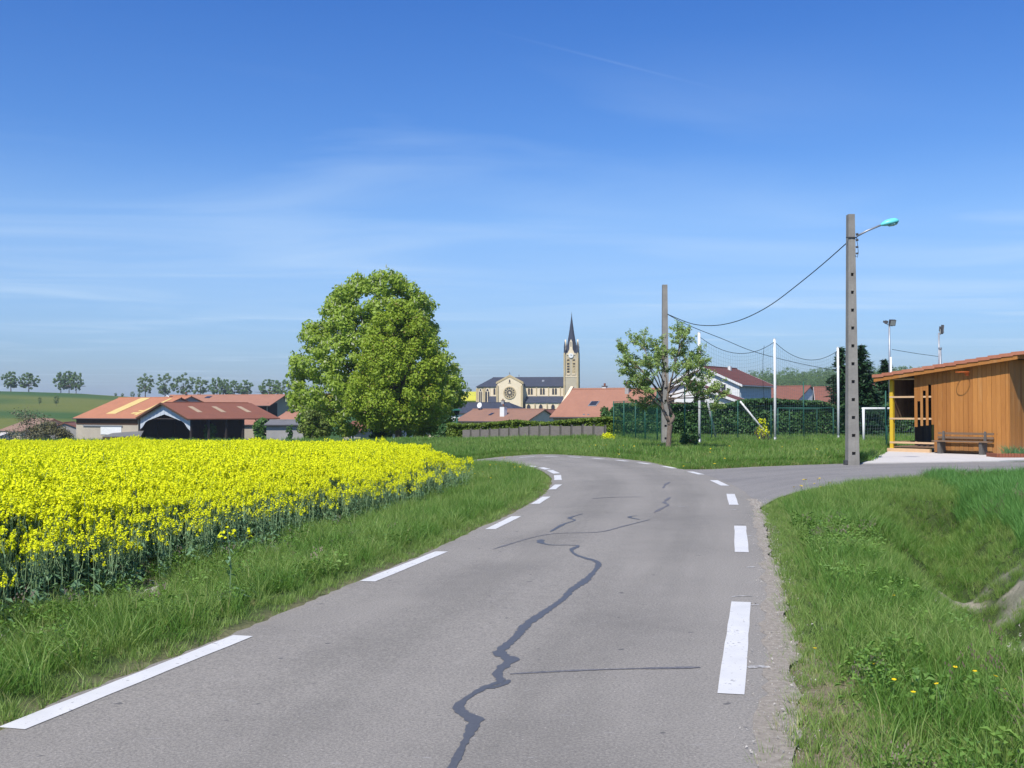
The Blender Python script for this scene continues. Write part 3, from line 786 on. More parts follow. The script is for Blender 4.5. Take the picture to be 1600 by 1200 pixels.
# ------------------------------------------------------------------ ball stop net behind the goal
net_posts = []
for (u, vt, vb, w, lab) in [(1093, 520, 697, .058, 'left white net post, beside the small pear tree'), (1211, 530, 692, .058, 'middle white net post with a bar leaning to its foot'), (1310, 543, 690, .055, 'right white net post, in front of the dark spruce')]:
    d = 1.6 * F / (vb - 640 + 3); p = P(u, vb, d); zz = gz(p.x, p.y); top = P(u, vt, d).z
    r = thing('net_post', lab, 'net post', (p.x, p.y, zz), 0, 'white ball net posts')
    MB().tube([(0, 0, -.3), (0.01, 0, (top - zz) * .5), (0, 0, top - zz)], w, 10).build('tube', MT['white_paint'], r, True)
    MB().tube([(0, 0, top - zz + .001), (0, 0, top - zz + .03)], w * 1.1, 10).build('cap', MT['white_paint'], r)
    MB().tube([(0, 0, 0), (0, 0, .32)], w * 1.15, 10).build('base_sleeve', MT['steel'], r, True)
    net_posts.append(Vector((p.x, p.y, top)))
mb = MB(); a = P(1100, 604, 50); b = P(1121, 691, 51.5); b.z = gz(b.x, b.y) - .1; mb.tube([a, b], .045, 8)
tag(mb.build('brace_bar', MT['white_paint'], smooth=True), 'white slanting brace just right of the left net post', 'brace bar', 'braces of the ball net')
mb = MB(); a = P(1156.5, 627, 52.5); b = P(1209.5, 691, 52.8); b.z = gz(b.x, b.y) - .1; mb.tube([a, b], .045, 8)
tag(mb.build('brace_bar', MT['white_paint'], smooth=True), 'white slanting bar leaning down to the foot of the middle net post', 'brace bar', 'braces of the ball net')
def sag(a, b, s, n=14): return [a + (b - a) * (i / n) - Vector((0, 0, s * 4 * (i / n) * (1 - i / n))) for i in range(n + 1)]
A0 = net_posts[0] - Vector((0, 0, .15)); A1 = net_posts[1] - Vector((0, 0, .12)); A2 = net_posts[2] - Vector((0, 0, .15))
t1 = sag(A0, A1, .62); t2 = sag(A1, A2, .62)
tag(MB().tube(t1, .012, 5).build('net_cable', MT['cable']), 'sagging head cable between the left and middle white net posts', 'cable', 'head cables of the ball net')
tag(MB().tube(t2, .012, 5).build('net_cable', MT['cable']), 'sagging head cable between the middle and right white net posts', 'cable', 'head cables of the ball net')
m_net = simple('net_twine', (.10, .14, .14), None, 4, .8, .05)
for tt_, lab in ((t1, 'fine dark netting hung between the left and middle white posts'), (t2, 'fine dark netting hung between the middle and right white posts')):
    mb = MB(); P_ = [np.array(q) for q in tt_]; xs_ = np.linspace(0, len(P_) - 1, 34)
    tops = [np.array([np.interp(x, range(len(P_)), [q[k] for q in P_]) for k in range(3)]) for x in xs_]
    bots = [np.array((t[0], t[1], gz(t[0], t[1]) + .25)) for t in tops]
    w = .0022
    for t, b in zip(tops, bots): mb.add([t + (-w, 0, 0), t + (w, 0, 0), b + (w, 0, 0), b + (-w, 0, 0)], [(0, 1, 2, 3)])
    for f in np.linspace(.04, 1, 24):
        q = [t + (b - t) * f for t, b in zip(tops, bots)]
        vs = [p + (0, 0, s) for p in q for s in (-w, w)]
        mb.add(vs, [(2 * i, 2 * i + 1, 2 * i + 3, 2 * i + 2) for i in range(len(q) - 1)])
    tag(mb.build('ball_net', m_net), lab, 'net', 'panels of the ball net')
q = [P(1194, 540, 53), P(1192, 562, 53), P(1192, 596, 53), P(1195, 640, 53.2)]
tag(MB().tube(q, .010, 5).build('hanging_rope', MT['cable']), 'thin dark rope hanging from the head cable left of the middle post', 'rope')

# green chain link fence
def fence_run(pts, H, mesh_pitch, wire, wr, post_r, label, post_h=None):
    root = thing('mesh_fence', label, 'fence', (pts[0][0], pts[0][1], gz(*pts[0])), 0, 'green mesh fences')
    o = Vector(root.location)
    for k, (x, y) in enumerate(pts):
        h = (post_h or {}).get(k, H); z = gz(x, y)
        MB().tube([Vector((x, y, z - .2)) - o, Vector((x, y, z + h)) - o], post_r, 8).build('post', MT['green_paint'], root, True)
    mb = MB(); w = wire
    for (a, b) in zip(pts[:-1], pts[1:]):
        a = np.array(a); b = np.array(b); L = np.linalg.norm(b - a); n = int(L / mesh_pitch); dr = (b - a) / L
        def pt(s, z):
            p = a + dr * s; return Vector((p[0], p[1] - .04, gz0 + z)) - o
        gz0 = gz(*a)
        m = int(H / mesh_pitch)
        for i in range(-m, n + 1):      # diagonals both ways
            s0, z0, s1, z1 = i * mesh_pitch, 0.05, i * mesh_pitch + H - .05, H
            if s0 < 0: z0 -= s0; s0 = 0
            if s1 > L: z1 -= s1 - L; s1 = L
            if s1 <= s0: continue
            for f in (0, 1):
                p, q = (pt(s0, z0), pt(s1, z1)) if f == 0 else (pt(L - s0, z0), pt(L - s1, z1))
                nn_ = Vector((w, 0, w)) if f == 0 else Vector((w, 0, -w))
                nn_ = Vector((dr[0] * w, dr[1] * w, -w if f == 0 else w))
                mb.add([p - nn_, p + nn_, q + nn_, q - nn_], [(0, 1, 2, 3)])
        for z in (.1, H / 2, H - .02):
            mb.tube([pt(0, z), pt(L, z)], wr, 4, cap=False)
    mb.build('wire_mesh', MT['green_paint'], root); return root
fa = [(P(959, 690, 57).x, 57), (P(975, 690, 54).x, 54.0), (P(993, 690, 51.5).x, 51.5), (P(1008, 690, 49.6).x, 49.6), (P(1027, 690, 47.6).x, 47.6), (P(1045, 690, 46).x, 46.0)]
fence_run(fa, 2.02, .10, .0045, .006, .03, 'tall green mesh fence running away left of the small pear tree', {4: 2.5})
fb = [(P(1045, 690, 46).x + .06, 46.0), (P(1070, 690, 47.0).x, 47.0), (P(1112, 690, 48.6).x, 48.6), (P(1153, 690, 50.2).x, 50.2), (P(1205, 690, 52.2).x, 52.2), (P(1256, 690, 54.2).x, 54.2), (P(1322, 690, 57).x, 57.0), (P(1361, 690, 50).x, 48.0), (P(1372, 690, 43).x, 42.0)]
fence_run(fb, 1.75, .20, .0022, .004, .03, 'low green mesh fence along the football ground right of the pear tree', {1: 2.6, 3: 1.95, 5: 2.95, 7: 2.4})

# small green frame goal and the white goal
def tubes(mb, segs, r, n=8):
    for s in segs: mb.tube([Vector(p) for p in s], r, n)
root = thing('practice_goal', 'small dark green tubular goal frame in front of the hedge', 'goal', (P(1259, 690, 55.5).x, 55.5, 0))
W = 1.42; H = .98
MB().tube([(-W, 0, -.1), (-W, 0, H + .7)], .03, 8).build('goal_post', MT['green_paint'], root, True)
MB().tube([(W, 0, -.1), (W, 0, H + .7)], .03, 8).build('goal_post', MT['green_paint'], root, True)
H += .7
MB().tube([(-W, 0, H), (W, 0, H)], .03, 8).build('crossbar', MT['green_paint'], root, True)
mb = MB(); tubes(mb, [[(-W * .5, .5, 0), (-W * .5, .45, H - .05)], [(W * .5, .5, 0), (W * .5, .45, H - .05)], [(-W, 0, H), (-W * .5, .45, H - .05), (W * .5, .45, H - .05), (W, 0, H)]], .02); mb.build('rear_frame', MT['green_paint'], root, True)

gp_ = P(1349.5, 692, 49.0); gq = P(1440, 690, 52.0)
root = thing('football_goal', 'white football goal with loose net standing behind the wooden shed', 'goal', (gp_.x, gp_.y, gz(gp_.x, gp_.y)))
o = Vector(root.location); top = P(1350, 638.5, 49).z - o.z
B = Vector((gq.x, gq.y, 0)) - Vector((o.x, o.y, 0)); bk = Vector((.35, 1.7, 0))
MB().tube([(0, 0, -.2), (0, 0, top)], .055, 10).build('goal_post', MT['white_paint'], root, True)
MB().tube([B + Vector((0, 0, -.2)), B + Vector((0, 0, top))], .055, 10).build('goal_post', MT['white_paint'], root, True)
MB().tube([Vector((-.05, 0, top)), B + Vector((.05, 0, top))], .055, 10).build('crossbar', MT['white_paint'], root, True)
mb = MB()
for i in range(24):
    a = B * (i / 23); pts_ = [a + Vector((0, 0, top)), a + bk * .45 + Vector((0, 0, top * .9)), a + bk * .8 + Vector((0, 0, top * .45)), a + bk + Vector((0, 0, .02))]
    mb.tube(pts_, .005, 3, cap=False)
for f in np.linspace(0, 1, 14):
    def bp(a):
        if f < .33: return a + bk * .45 * (f / .33) + Vector((0, 0, top * (1 - .1 * f / .33)))
        if f < .66: return a + bk * (.45 + .35 * (f - .33) / .33) + Vector((0, 0, top * (.9 - .45 * (f - .33) / .33)))
        return a + bk * (.8 + .2 * (f - .66) / .34) + Vector((0, 0, top * .45 * (1 - (f - .66) / .34) + .02))
    mb.tube([bp(B * t) for t in np.linspace(0, 1, 8)], .005, 3, cap=False)
for e in (Vector((0, 0, 0)), B):
    for f in np.linspace(.1, .95, 9):
        mb.tube([e + Vector((0, 0, top * f)), e + bk * min(1, 1.05 - f * .6) + Vector((0, 0, top * f * .9))], .005, 3, cap=False)
mb.build('goal_net', simple('goal_net_cord', (.50, .52, .52), None, 5, .8, .05), root)
mb = MB(); mb.tube([bk + Vector((0, 0, .03)), B + bk + Vector((0, 0, .03))], .03, 6); mb.tube([Vector((0, 0, top)), bk * .45 + Vector((0, 0, top * .9))], .02, 6); mb.build('net_stay', MT['white_paint'], root)

# floodlight masts
def mast(u, vtop, d, label, lamps, white=None):
    p = P(u, 690, d); z = gz(p.x, p.y); top = P(u, vtop, d).z - z
    r = thing('floodlight_mast', label, 'floodlight', (p.x, p.y, z), 0, 'floodlights of the football ground')
    MB().tube([(0, 0, -.2), (0, 0, top * .6), (0, 0, top)], [.07, .06, .05], 8).build('mast_tube', MT['steel'], r, True)
    for (dx, dz, w, h, tilt, yaw) in lamps:
        R = Matrix.Translation((dx, -.12, top + dz)) @ Matrix.Rotation(yaw, 4, 'Z') @ Matrix.Rotation(tilt, 4, 'X')
        mb = MB(); mb.box(-w / 2, w / 2, 0, .16, -h / 2, h / 2, M=R); mb.box(-w / 2 * .6, w / 2 * .6, .16, .26, -h / 2 * .6, h / 2 * .6, M=R)
        l = mb.build('floodlight_housing', MT['dark_steel'], r)
        mb = MB(); mb.box(-w / 2 + .03, w / 2 - .03, -.012, -.001, -h / 2 + .03, h / 2 - .03, M=R); mb.build('floodlight_glass', simple('floodlight_glass', (.45, .45, .42), None, 3, .2, .0, spec=.6), l)
        MB().tube([(0, 0, top - .12), (dx, -.05, top + dz - h / 2)], .02, 6).build('yoke', MT['steel'], r)
    return r, p, z
mast(1391, 505, 62, 'left floodlight mast with a square lamp, behind the shed roof', [(.17, .0, .36, .34, .35, .2), (-.13, .02, .12, .2, .3, 1.2)])
mast(1468.5, 520, 66, 'right floodlight mast with two tilted lamps, above the middle of the shed roof', [(.25, .22, .13, .5, .1, 1.1), (.05, .08, .12, .35, .1, -1.1)])
p = P(1393, 690, 60)
r = thing('net_post', 'white post standing in front of the left floodlight mast above the shed eave', 'net post', (p.x, p.y, gz(p.x, p.y)), 0, 'white ball net posts')
MB().tube([(0, 0, -.2), (0, 0, P(1393, 555, 58).z - gz(p.x, p.y))], .055, 10).build('tube', MT['white_paint'], r, True)
cable('net_cable', [P(1394, 546, 61), P(1430, 552, 63), P(1466, 557, 65)], .014, 'thin cable strung between the two floodlight masts', 'head cables of the ball net')
p = P(1470.5, 690, 64); r = thing('net_post', 'thick grey post right beside the right floodlight mast', 'net post', (p.x, p.y, gz(p.x, p.y)))
MB().tube([(0, 0, -.2), (0, 0, P(1470.5, 546, 64).z - gz(p.x, p.y))], [.09, .07], 8).build('tube', MT['steel'], r, True)
MB().tube([(0, 0, P(1470.5, 546, 64).z - gz(p.x, p.y)), (0, 0, P(1470.5, 543, 64).z - gz(p.x, p.y))], .1, 8).build('cap', MT['steel'], r)

# ------------------------------------------------------------------ wooden shed
A_ = Vector((14.3, 40.9, 0.03)); ang = math.atan2(-.755, .655)
shed = thing('wooden_shed', 'orange brown plank shed with tiled lean-to roof beside the side road', 'shed', A_, ang)
def wood(name, a, b, sc=1.0):
    t = NT(name); oi = t.n('ShaderNodeObjectInfo'); co = t.coord()
    ad = t.n('ShaderNodeVectorMath', operation='ADD'); t.l(co, ad.inputs[0])
    sv = t.n('ShaderNodeVectorMath', operation='SCALE'); t.l(oi.outputs['Location'], sv.inputs[0]); sv.inputs['Scale'].default_value = 3.7; t.l(sv.outputs[0], ad.inputs[1])
    m = t.mapping(ad.outputs[0], (9, 9, .8))
    g = t.noise(m, 2.0 * sc, 8, .6, .8); kn = t.noise(t.mapping(ad.outputs[0], (3, 3, 1.6)), 3.2, 3, .5, .5)
    pt_ = t.noise(t.mapping(ad.outputs[0], (1.5, 1.5, .5)), 1.1, 4)
    c = t.mix(g, a, b); c = t.mix(t.mapr(oi.outputs['Random'], 0, 1, 0, .80), c, t.mix(1.0, c, (.60, .52, .48), 'MULTIPLY'))
    c = t.mix(t.mapr(t.math('ADD', t.sepx(co)[2], t.math('MULTIPLY', g, 1.2)), .55, 1.1, .55, 0), c, (.16, .115, .07))
    c = t.mix(t.mapr(kn, .70, .76, 0, .7), c, (.12, .045, .015))
    c = t.mix(t.mapr(pt_, .58, .75, 0, .45), c, (.44, .28, .13))
    t.bsdf(c, .7, g, .5, .006, .25); return t.mat
MT['plank'] = wood('stained_planks', (.50, .225, .058), (.33, .135, .032))
MT['plank_dk'] = wood('dark_inner_boards', (.20, .13, .075), (.12, .08, .05))  # inner boards in a darker, greyer brown than the outer planks
def zroof(x): return 2.78 + (x / 4.5) * .56       # underside of the roof along local x
pw = .205
def plank(x0, x1, z0, z1, y0=0.0, y1=.024, rot=None, mat='plank', name='plank', sx=None):
    cx = (x0 + x1) / 2; mb = MB()
    mb.add([((x - cx), y, z) for x, z in ((x0, z0), (x1, z0), (x1, z1 + (x1 - cx) * (.56 / 4.5)), (x0, z1 + (x0 - cx) * (.56 / 4.5))) for y in (y0, y1)],
           [(0, 2, 4, 6), (1, 7, 5, 3), (0, 1, 3, 2), (2, 3, 5, 4), (4, 5, 7, 6), (6, 7, 1, 0)])
    o = mb.build(name, MT[mat], shed); o.location = (cx, 0, 0); return o
# full planks
x = 1.76; k = 0
while x < 4.49:
    x1 = min(x + random.uniform(.15, .18), 4.5); dy = random.uniform(-.004, .006)
    plank(x + .004, x1 - .005, .02, zroof((x + x1) / 2) - .01, -.03 + dy, -.006 + dy); x = x1
# short planks with the slots
for x0, x1, zb in [(1.0, 1.115, .93), (1.235, 1.33, .97), (1.45, 1.545, .99), (1.665, 1.757, 1.02)]: plank(x0, x1, zb, zroof((x0 + x1) / 2) - .01, -.03, -.006)
for x0, x1, zb in [(1.118, 1.232, 1.88), (1.333, 1.447, 2.27), (1.548, 1.662, 2.49)]: plank(x0, x1, zb, zroof((x0 + x1) / 2) - .01, -.028, -.006)
# side wall on the right (runs away from the front), built along local +y at x=4.5
y = 0.0
while y < 3.2:
    y1 = y + random.uniform(.15, .18); mb = MB(); mb.box(0, .024, -(y1 - y) / 2 + .0015, (y1 - y) / 2 - .0015, .02, zroof(4.5) - .02)
    o = mb.build('plank', MT['plank'], shed); o.location = (4.503 + random.uniform(0, .006), (y + y1) / 2 - .03, 0); y = y1
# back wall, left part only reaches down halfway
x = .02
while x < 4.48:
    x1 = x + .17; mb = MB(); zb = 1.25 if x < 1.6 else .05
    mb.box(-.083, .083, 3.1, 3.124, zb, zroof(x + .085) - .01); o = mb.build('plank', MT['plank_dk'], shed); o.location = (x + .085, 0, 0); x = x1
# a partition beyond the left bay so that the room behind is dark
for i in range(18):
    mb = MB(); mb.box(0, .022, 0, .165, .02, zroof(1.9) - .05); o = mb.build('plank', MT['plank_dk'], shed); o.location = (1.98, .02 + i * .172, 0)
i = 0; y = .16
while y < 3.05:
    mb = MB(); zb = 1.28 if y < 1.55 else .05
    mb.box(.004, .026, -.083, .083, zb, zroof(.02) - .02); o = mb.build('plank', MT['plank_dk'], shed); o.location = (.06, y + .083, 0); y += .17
# frame: posts, rails, beams
def part(name, x0, x1, y0, y1, z0, z1, mat, parent=None, label=None):
    mb = MB(); mb.box(x0, x1, y0, y1, z0, z1); return mb.build(name, MT[mat], parent or shed, label=label)
part('corner_post', -.02, .11, .001, .13, .12, zroof(.05) - .02, 'yellow_paint', label='yellow corner post')
part('post', -.02, .10, 2.95, 3.09, -.02, zroof(.05) - .02, 'yellow_paint')
part('post', 1.02, 1.12, 2.95, 3.09, -.02, zroof(1.1) - .02, 'grey_wood')
part('post', .98, 1.06, .16, .26, -.02, .95, 'grey_wood') if False else None
for z in (2.72, 2.01, 1.20): part('rail', -.03, 1.75, .0 if z > 2.5 else -.004, .045, z, z + .065, 'pale_wood') if z < 2.5 else part('rail', .12, 1.0, .0, .045, z - .04, z + .01, 'pale_wood')
part('rail', -.03, 1.755, -.004, .045, .30, .37, 'pale_wood')
part('baseboard', -.08, 1.62, -.10, .04, -.02, .12, 'pale_wood', label='pale timber sill along the open bay')
part('rail', -.02, .03, .14, 2.94, .30, .37, 'pale_wood'); part('rail', -.02, .03, .14, 2.94, 1.20, 1.265, 'pale_wood'); part('rail', -.02, .03, .14, 2.94, 2.01, 2.075, 'pale_wood')
part('floor_deck', .12, 1.95, .06, 3.08, .16, .20, 'grey_wood')
# inner stuff seen in the open bay: a bench board and slanting brace
mb = MB(); mb.tube([(.25, 1.4, .32), (.9, 1.2, .06)], .05, 4); mb.build('brace', MT['grey_wood'], shed)
# roof deck, fascia beam, rafters
XL, XR, YF, YB = -.45, 4.93, -.30, 3.4
def zr(x): return zroof(x) + .0
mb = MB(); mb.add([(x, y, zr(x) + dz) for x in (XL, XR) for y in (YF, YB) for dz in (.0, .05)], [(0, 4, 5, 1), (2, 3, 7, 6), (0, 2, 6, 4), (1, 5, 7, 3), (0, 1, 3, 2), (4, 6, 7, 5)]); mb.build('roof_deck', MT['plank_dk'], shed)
mb = MB(); mb.add([(x, y, zr(x) + z) for x in (XL - .02, XR + .02) for y in (YF - .045, YF - .002) for z in (-.10, .055)], [(0, 4, 5, 1), (2, 3, 7, 6), (0, 2, 6, 4), (1, 5, 7, 3), (0, 1, 3, 2), (4, 6, 7, 5)]); mb.build('fascia_board', MT['plank'], shed)
mb = MB(); mb.add([(x, y, zr(x) + z) for x in (XR + .003, XR + .035) for y in (YF, YB) for z in (-.07, .09)], [(0, 4, 5, 1), (2, 3, 7, 6), (0, 2, 6, 4), (1, 5, 7, 3), (0, 1, 3, 2), (4, 6, 7, 5)]); mb.build('fascia_board', MT['plank'], shed)
# tiles: each course steps up over the one below
sl = math.atan(.56 / 4.5); TL = .44
tile = MB(); n = 7; W_ = .30
prof = [(-W_ / 2 + W_ * i / (n - 1), .022 * (math.sin(2 * math.pi * i / (n - 1)) * .9)) for i in range(n)]
vs = []
for t in (0, 1):
    for (w_, h_) in prof: vs.append((TL * t - (0 if t == 0 else -.03), w_, h_ + (.0 if t else .028)))
m_ = len(vs); vs += [(x, y, z - .025) for x, y, z in vs]
fs = [(i, i + 1, n + i + 1, n + i) for i in range(n - 1)] + [(m_ + i + 1, m_ + i, m_ + n + i, m_ + n + i + 1) for i in range(n - 1)] + [(i + 1, i, m_ + i, m_ + i + 1) for i in range(n - 1)] + [(n + i, n + i + 1, m_ + n + i + 1, m_ + n + i) for i in range(n - 1)] + [(0, n, m_ + n, m_), (n - 1, m_ + n - 1, m_ + 2 * n - 1, 2 * n - 1)]
tile.add(vs, fs)
mtl = NT('shed_tiles'); oi = mtl.n('ShaderNodeObjectInfo'); no = mtl.noise(mtl.coord(), 9, 5)
mtl.bsdf(mtl.mix(oi.outputs['Random'], mtl.mix(no, (.40, .15, .085), (.31, .11, .065)), mtl.mix(no, (.46, .20, .12), (.36, .15, .09))), .8, no, .3, .004)
tme = tile.mesh('roof_tile', mtl.mat, True)
nc = int((XR - XL + .08) / (TL - .04)); 
for r_ in range(12):
    for c_ in range(nc + 1):
        xx = XL - .07 + c_ * (TL - .035); yy = YF - .02 + r_ * .31
        o = link('roof_tile', tme, shed); o.location = (xx, yy + .1 + random.uniform(-.003, .003), zr(xx) + .115 + random.uniform(-.002, .004)); o.rotation_euler = (0, -sl + .02, random.uniform(-.006, .006))
for c_ in range(nc + 1):
    xx = XL - .07 + c_ * (TL - .035)
    mb = MB(); mb.box(0, TL + .03, -.03, -.004, -.06, .055); mb.box(0, TL + .03, -.0035, .13, .03, .056)
    o = mb.build('verge_tile', mtl.mat, shed); o.location = (xx, YF - .05, zr(xx) + .125 + random.uniform(-.004, .006)); o.rotation_euler = (0, -sl + .075, random.uniform(-.008, .008))
# basketball hoop on the wall
hoop = thing('basketball_hoop', 'orange basketball hoop without net fixed high on the shed wall', 'basketball hoop', shed.matrix_world @ Vector((0, 0, 0)), ang)
hz = 2.90; hx = 3.03
hoop.location = A_ + Vector((math.cos(ang) * hx, math.sin(ang) * hx, hz)) + Vector((math.sin(ang), -math.cos(ang), 0)) * .037
ring = [(.23 * math.cos(a) , -.36 + .23 * math.sin(a), 0) for a in np.linspace(0, 2 * math.pi, 33)]
MB().tube(ring, .011, 6, cap=False).build('rim', MT['orange'], hoop, True)
mb = MB(); mb.box(-.06, .06, -.013, 0, -.13, .06); mb.box(-.045, .045, -.14, -.013, -.012, .004); mb.tube([(-.04, -.01, -.11), (-.04, -.13, -.005)], .008, 5); mb.tube([(.04, -.01, -.11), (.04, -.13, -.005)], .008, 5); mb.build('bracket', MT['orange'], hoop)

# bench in front of the shed
bench = thing('park_bench', 'weathered wooden bench with two back slats standing against the shed wall', 'bench', A_ + Vector((math.cos(ang) * 3.02, math.sin(ang) * 3.02, 0)) + Vector((math.sin(ang), -math.cos(ang), 0)) * .42, ang)
bl = 1.02
for y, z in ((-.20, .42), (-.065, .42), (.07, .42)):
    mb = MB(); mb.box(-bl, bl, y - .058, y + .058, z, z + .045); mb.build('seat_slat', MT['grey_wood'], bench)
for y, z, h in ((.185, .53, .08), (.205, .675, .08)):
    mb = MB(); mb.box(-bl, bl, y, y + .04, z, z + h); mb.build('back_slat', MT['grey_wood'], bench)
for s in (-.78, .74):
    mb = MB(); mb.frustum((s - .07, s + .07, -.17, .19), (s - .05, s + .05, -.22, .20), -.01, .419); mb.frustum((s - .045, s + .045, .13, .184), (s - .035, s + .035, .15, .184), .467, .80)
    mb.build('leg', MT['concrete_dark'], bench)

# planter with plants
pp = A_ + Vector((math.cos(ang) * 4.75, math.sin(ang) * 4.75, 0)) + Vector((math.sin(ang), -math.cos(ang), 0)) * .55
plr = thing('flower_bed', 'low brick edged flower bed with leafy plants at the right end of the shed', 'flower bed', (G(1600, 716).x, G(1600, 716).y + .3, .0))
mb = MB(); mb.box(-.82, 2.2, -.3, .55, -.05, .12); mb.build('earth', MT['soil'], plr)
for i in range(30):
    mb = MB(); mb.box(-.046, .046, -.04, .04, -.05, .155 + random.uniform(-.008, .008)); o = mb.build('brick', MT['brick_brown'], plr); o.location = (-.8 + i * .10, -.345, 0); o.rotation_euler = (random.uniform(-.05, .05), 0, 0)
for i in range(8):
    mb = MB(); mb.box(-.04, .04, -.046, .046, -.05, .155 + random.uniform(-.008, .008)); o = mb.build('brick', MT['brick_brown'], plr); o.location = (-.87, -.29 + i * .10, 0)
vs, fs, ms = blade_tuft(5, 260, .55, .12, .42, .025, .7)
mb = MB(); mb.add([(x * 1.2 + .1, y * .55 + .1, z + .1) for x, y, z in vs], fs); mb.build('foliage', leafy('bed_plants', (.09, .19, .07), (.16, .26, .11), .25), plr)
vs, fs, ms = blade_tuft(6, 200, .5, .06, .22, .02, .9)
mb = MB(); mb.add([(x * 1.3 + 1.2, y * .55 + .1, z + .1) for x, y, z in vs], fs); mb.build('foliage', MT['bush'], plr)
# ------------------------------------------------------------------ buildings
def house(name, label, cat, A, B, half, drop, zb, wall, roof, over=.35, ov_end=.25, thick=.14, half2=None, drop2=None, hipA=0, hipB=0, verge=None, gable=None, group=None, wallA=True, wallB=True, open_front=False):
    """ridge from A to B (world); slopes of plan width half / half2 falling drop / drop2 on the near (-y local) and far side"""
    A = Vector(A); B = Vector(B); d = B - A; d.z = 0; L = d.length; rz = math.atan2(d.y, d.x)
    root = thing(name, label, cat, ((A.x + B.x) / 2, (A.y + B.y) / 2, zb), rz, group)
    half2 = half2 or half; drop2 = drop if drop2 is None else drop2
    zr_ = (A.z + B.z) / 2 - zb; h = L / 2; e1 = zr_ - drop; e2 = zr_ - drop2
    s1 = drop / half; s2 = drop2 / half2
    z1, z2 = e1, e2
    mb = MB()
    # walls (closed prism up to the underside of the roof)
    y1, y2 = -half, half2
    hA = hipA > 0; hB = hipB > 0
    vs = [(-h, y1, -1.5), (h, y1, -1.5), (h, y2, -1.5), (-h, y2, -1.5), (-h, y1, z1 - .02), (h, y1, z1 - .02), (h, y2, z2 - .02), (-h, y2, z2 - .02), (-h, 0, zr_ - .02), (h, 0, zr_ - .02)]
    fs = []
    if not open_front: fs += [(0, 1, 5, 4)]
    fs += [(2, 3, 7, 6), (0, 3, 2, 1)]
    fs += [(3, 0, 4, 8, 7)] if not hA else [(3, 0, 4, 7)]
    fs += [(1, 2, 6, 9, 5)] if not hB else [(1, 2, 6, 5)]
    mb.add(vs, fs); mb.build('wall', MT[wall], root)
    # roof slabs
    xa, xb = -h - ov_end, h + ov_end
    ra, rb = (-h + hipA, h - hipB); 
    if not hA: ra = xa
    if not hB: rb = xb
    th = Vector((0, 0, thick))
    mb = MB(); mb.slab([(xa, y1 - over, z1 - over * s1), (xb, y1 - over, z1 - over * s1), (rb, 0, zr_), (ra, 0, zr_)], th)
    front = mb.build('roof', MT[roof], root)
    mb = MB(); mb.slab([(xb, y2 + over, z2 - over * s2), (xa, y2 + over, z2 - over * s2), (ra, .004, zr_), (rb, .004, zr_)], th); mb.build('roof', MT[roof], root)
    for hp, xe, xr, s in ((hA, xa, ra, -1), (hB, xb, rb, 1)):
        if hp:
            pts = [(xe, y1 - over, z1 - over * s1), (xe, y2 + over, z2 - over * s2), (xr, 0.002, zr_)]
            mb = MB(); mb.slab(pts if s > 0 else pts[::-1], th); mb.build('roof', MT[roof], root)
    mb = MB(); mb.tube([(ra, 0, zr_ + thick), (rb, 0, zr_ + thick)], .11, 6); mb.build('ridge_tiles', MT[roof], root)
    if verge:
        for xx, on in ((xa - .03, not hA), (xb, not hB)):
            if not on: continue
            for (yy, zz) in ((y1 - over, z1 - over * s1), (y2 + over, z2 - over * s2)):
                mb = MB(); mb.slab([(xx, 0, zr_ + thick + .01), (xx, yy, zz + thick + .01), (xx, yy, zz - .12), (xx, 0, zr_ - .12)], (.03, 0, 0)); mb.build('verge_board', MT[verge], root)
    mb = MB(); mb.tube([(xa, y1 - over - .05, z1 - over * s1 + .02), (xb, y1 - over - .05, z1 - over * s1 + .02)], .07, 6); mb.build('gutter', MT['steel'] if verge else MT['dark_steel'], root)
    root['_L'] = L; return root, dict(h=h, y1=y1, y2=y2, z1=z1, z2=z2, zr=zr_, s1=s1, s2=s2)
def finish(root):
    if '_L' in root: del root['_L']
def loc_of(root, p):
    m = Matrix.Translation(root.location) @ Matrix.Rotation(root.rotation_euler.z, 4, 'Z'); return m.inverted() @ Vector(p)
def window(root, x, z, w, h, y, frame='white_paint', axis_='y', sgn=-1, shutters=None, name='window'):
    """window on a wall at local y (or x when axis_='x')"""
    def bx(u0, u1, d0, d1, z0, z1, mat, nm, par):
        mb = MB()
        if axis_ == 'y': mb.box(u0, u1, min(y + sgn * d0, y + sgn * d1), max(y + sgn * d0, y + sgn * d1), z0, z1)
        else: mb.box(min(y + sgn * d0, y + sgn * d1), max(y + sgn * d0, y + sgn * d1), u0, u1, z0, z1)
        return mb.build(nm, MT[mat], par)
    o = bx(x - w / 2, x + w / 2, .004, .03, z, z + h, 'glass_dark', name, root)
    for a in ((x - w / 2 - .05, x - w / 2, z, z + h), (x + w / 2, x + w / 2 + .05, z, z + h), (x - .025, x + .025, z, z + h)): bx(a[0], a[1], .004, .06, a[2], a[3], frame, 'frame', o)
    bx(x - w / 2 - .1, x + w / 2 + .1, .004, .12, z - .08, z - .002, frame, 'sill', o)
    bx(x - w / 2 - .05, x + w / 2 + .05, .004, .06, z + h + .001, z + h + .06, frame, 'lintel', o)
    if shutters:
        for s in (-1, 1): bx(x + s * (w / 2 + .05 + w * .27) - w * .25, x + s * (w / 2 + .05 + w * .27) + w * .25, .004, .04, z, z + h, shutters, 'shutter', o)
    return o
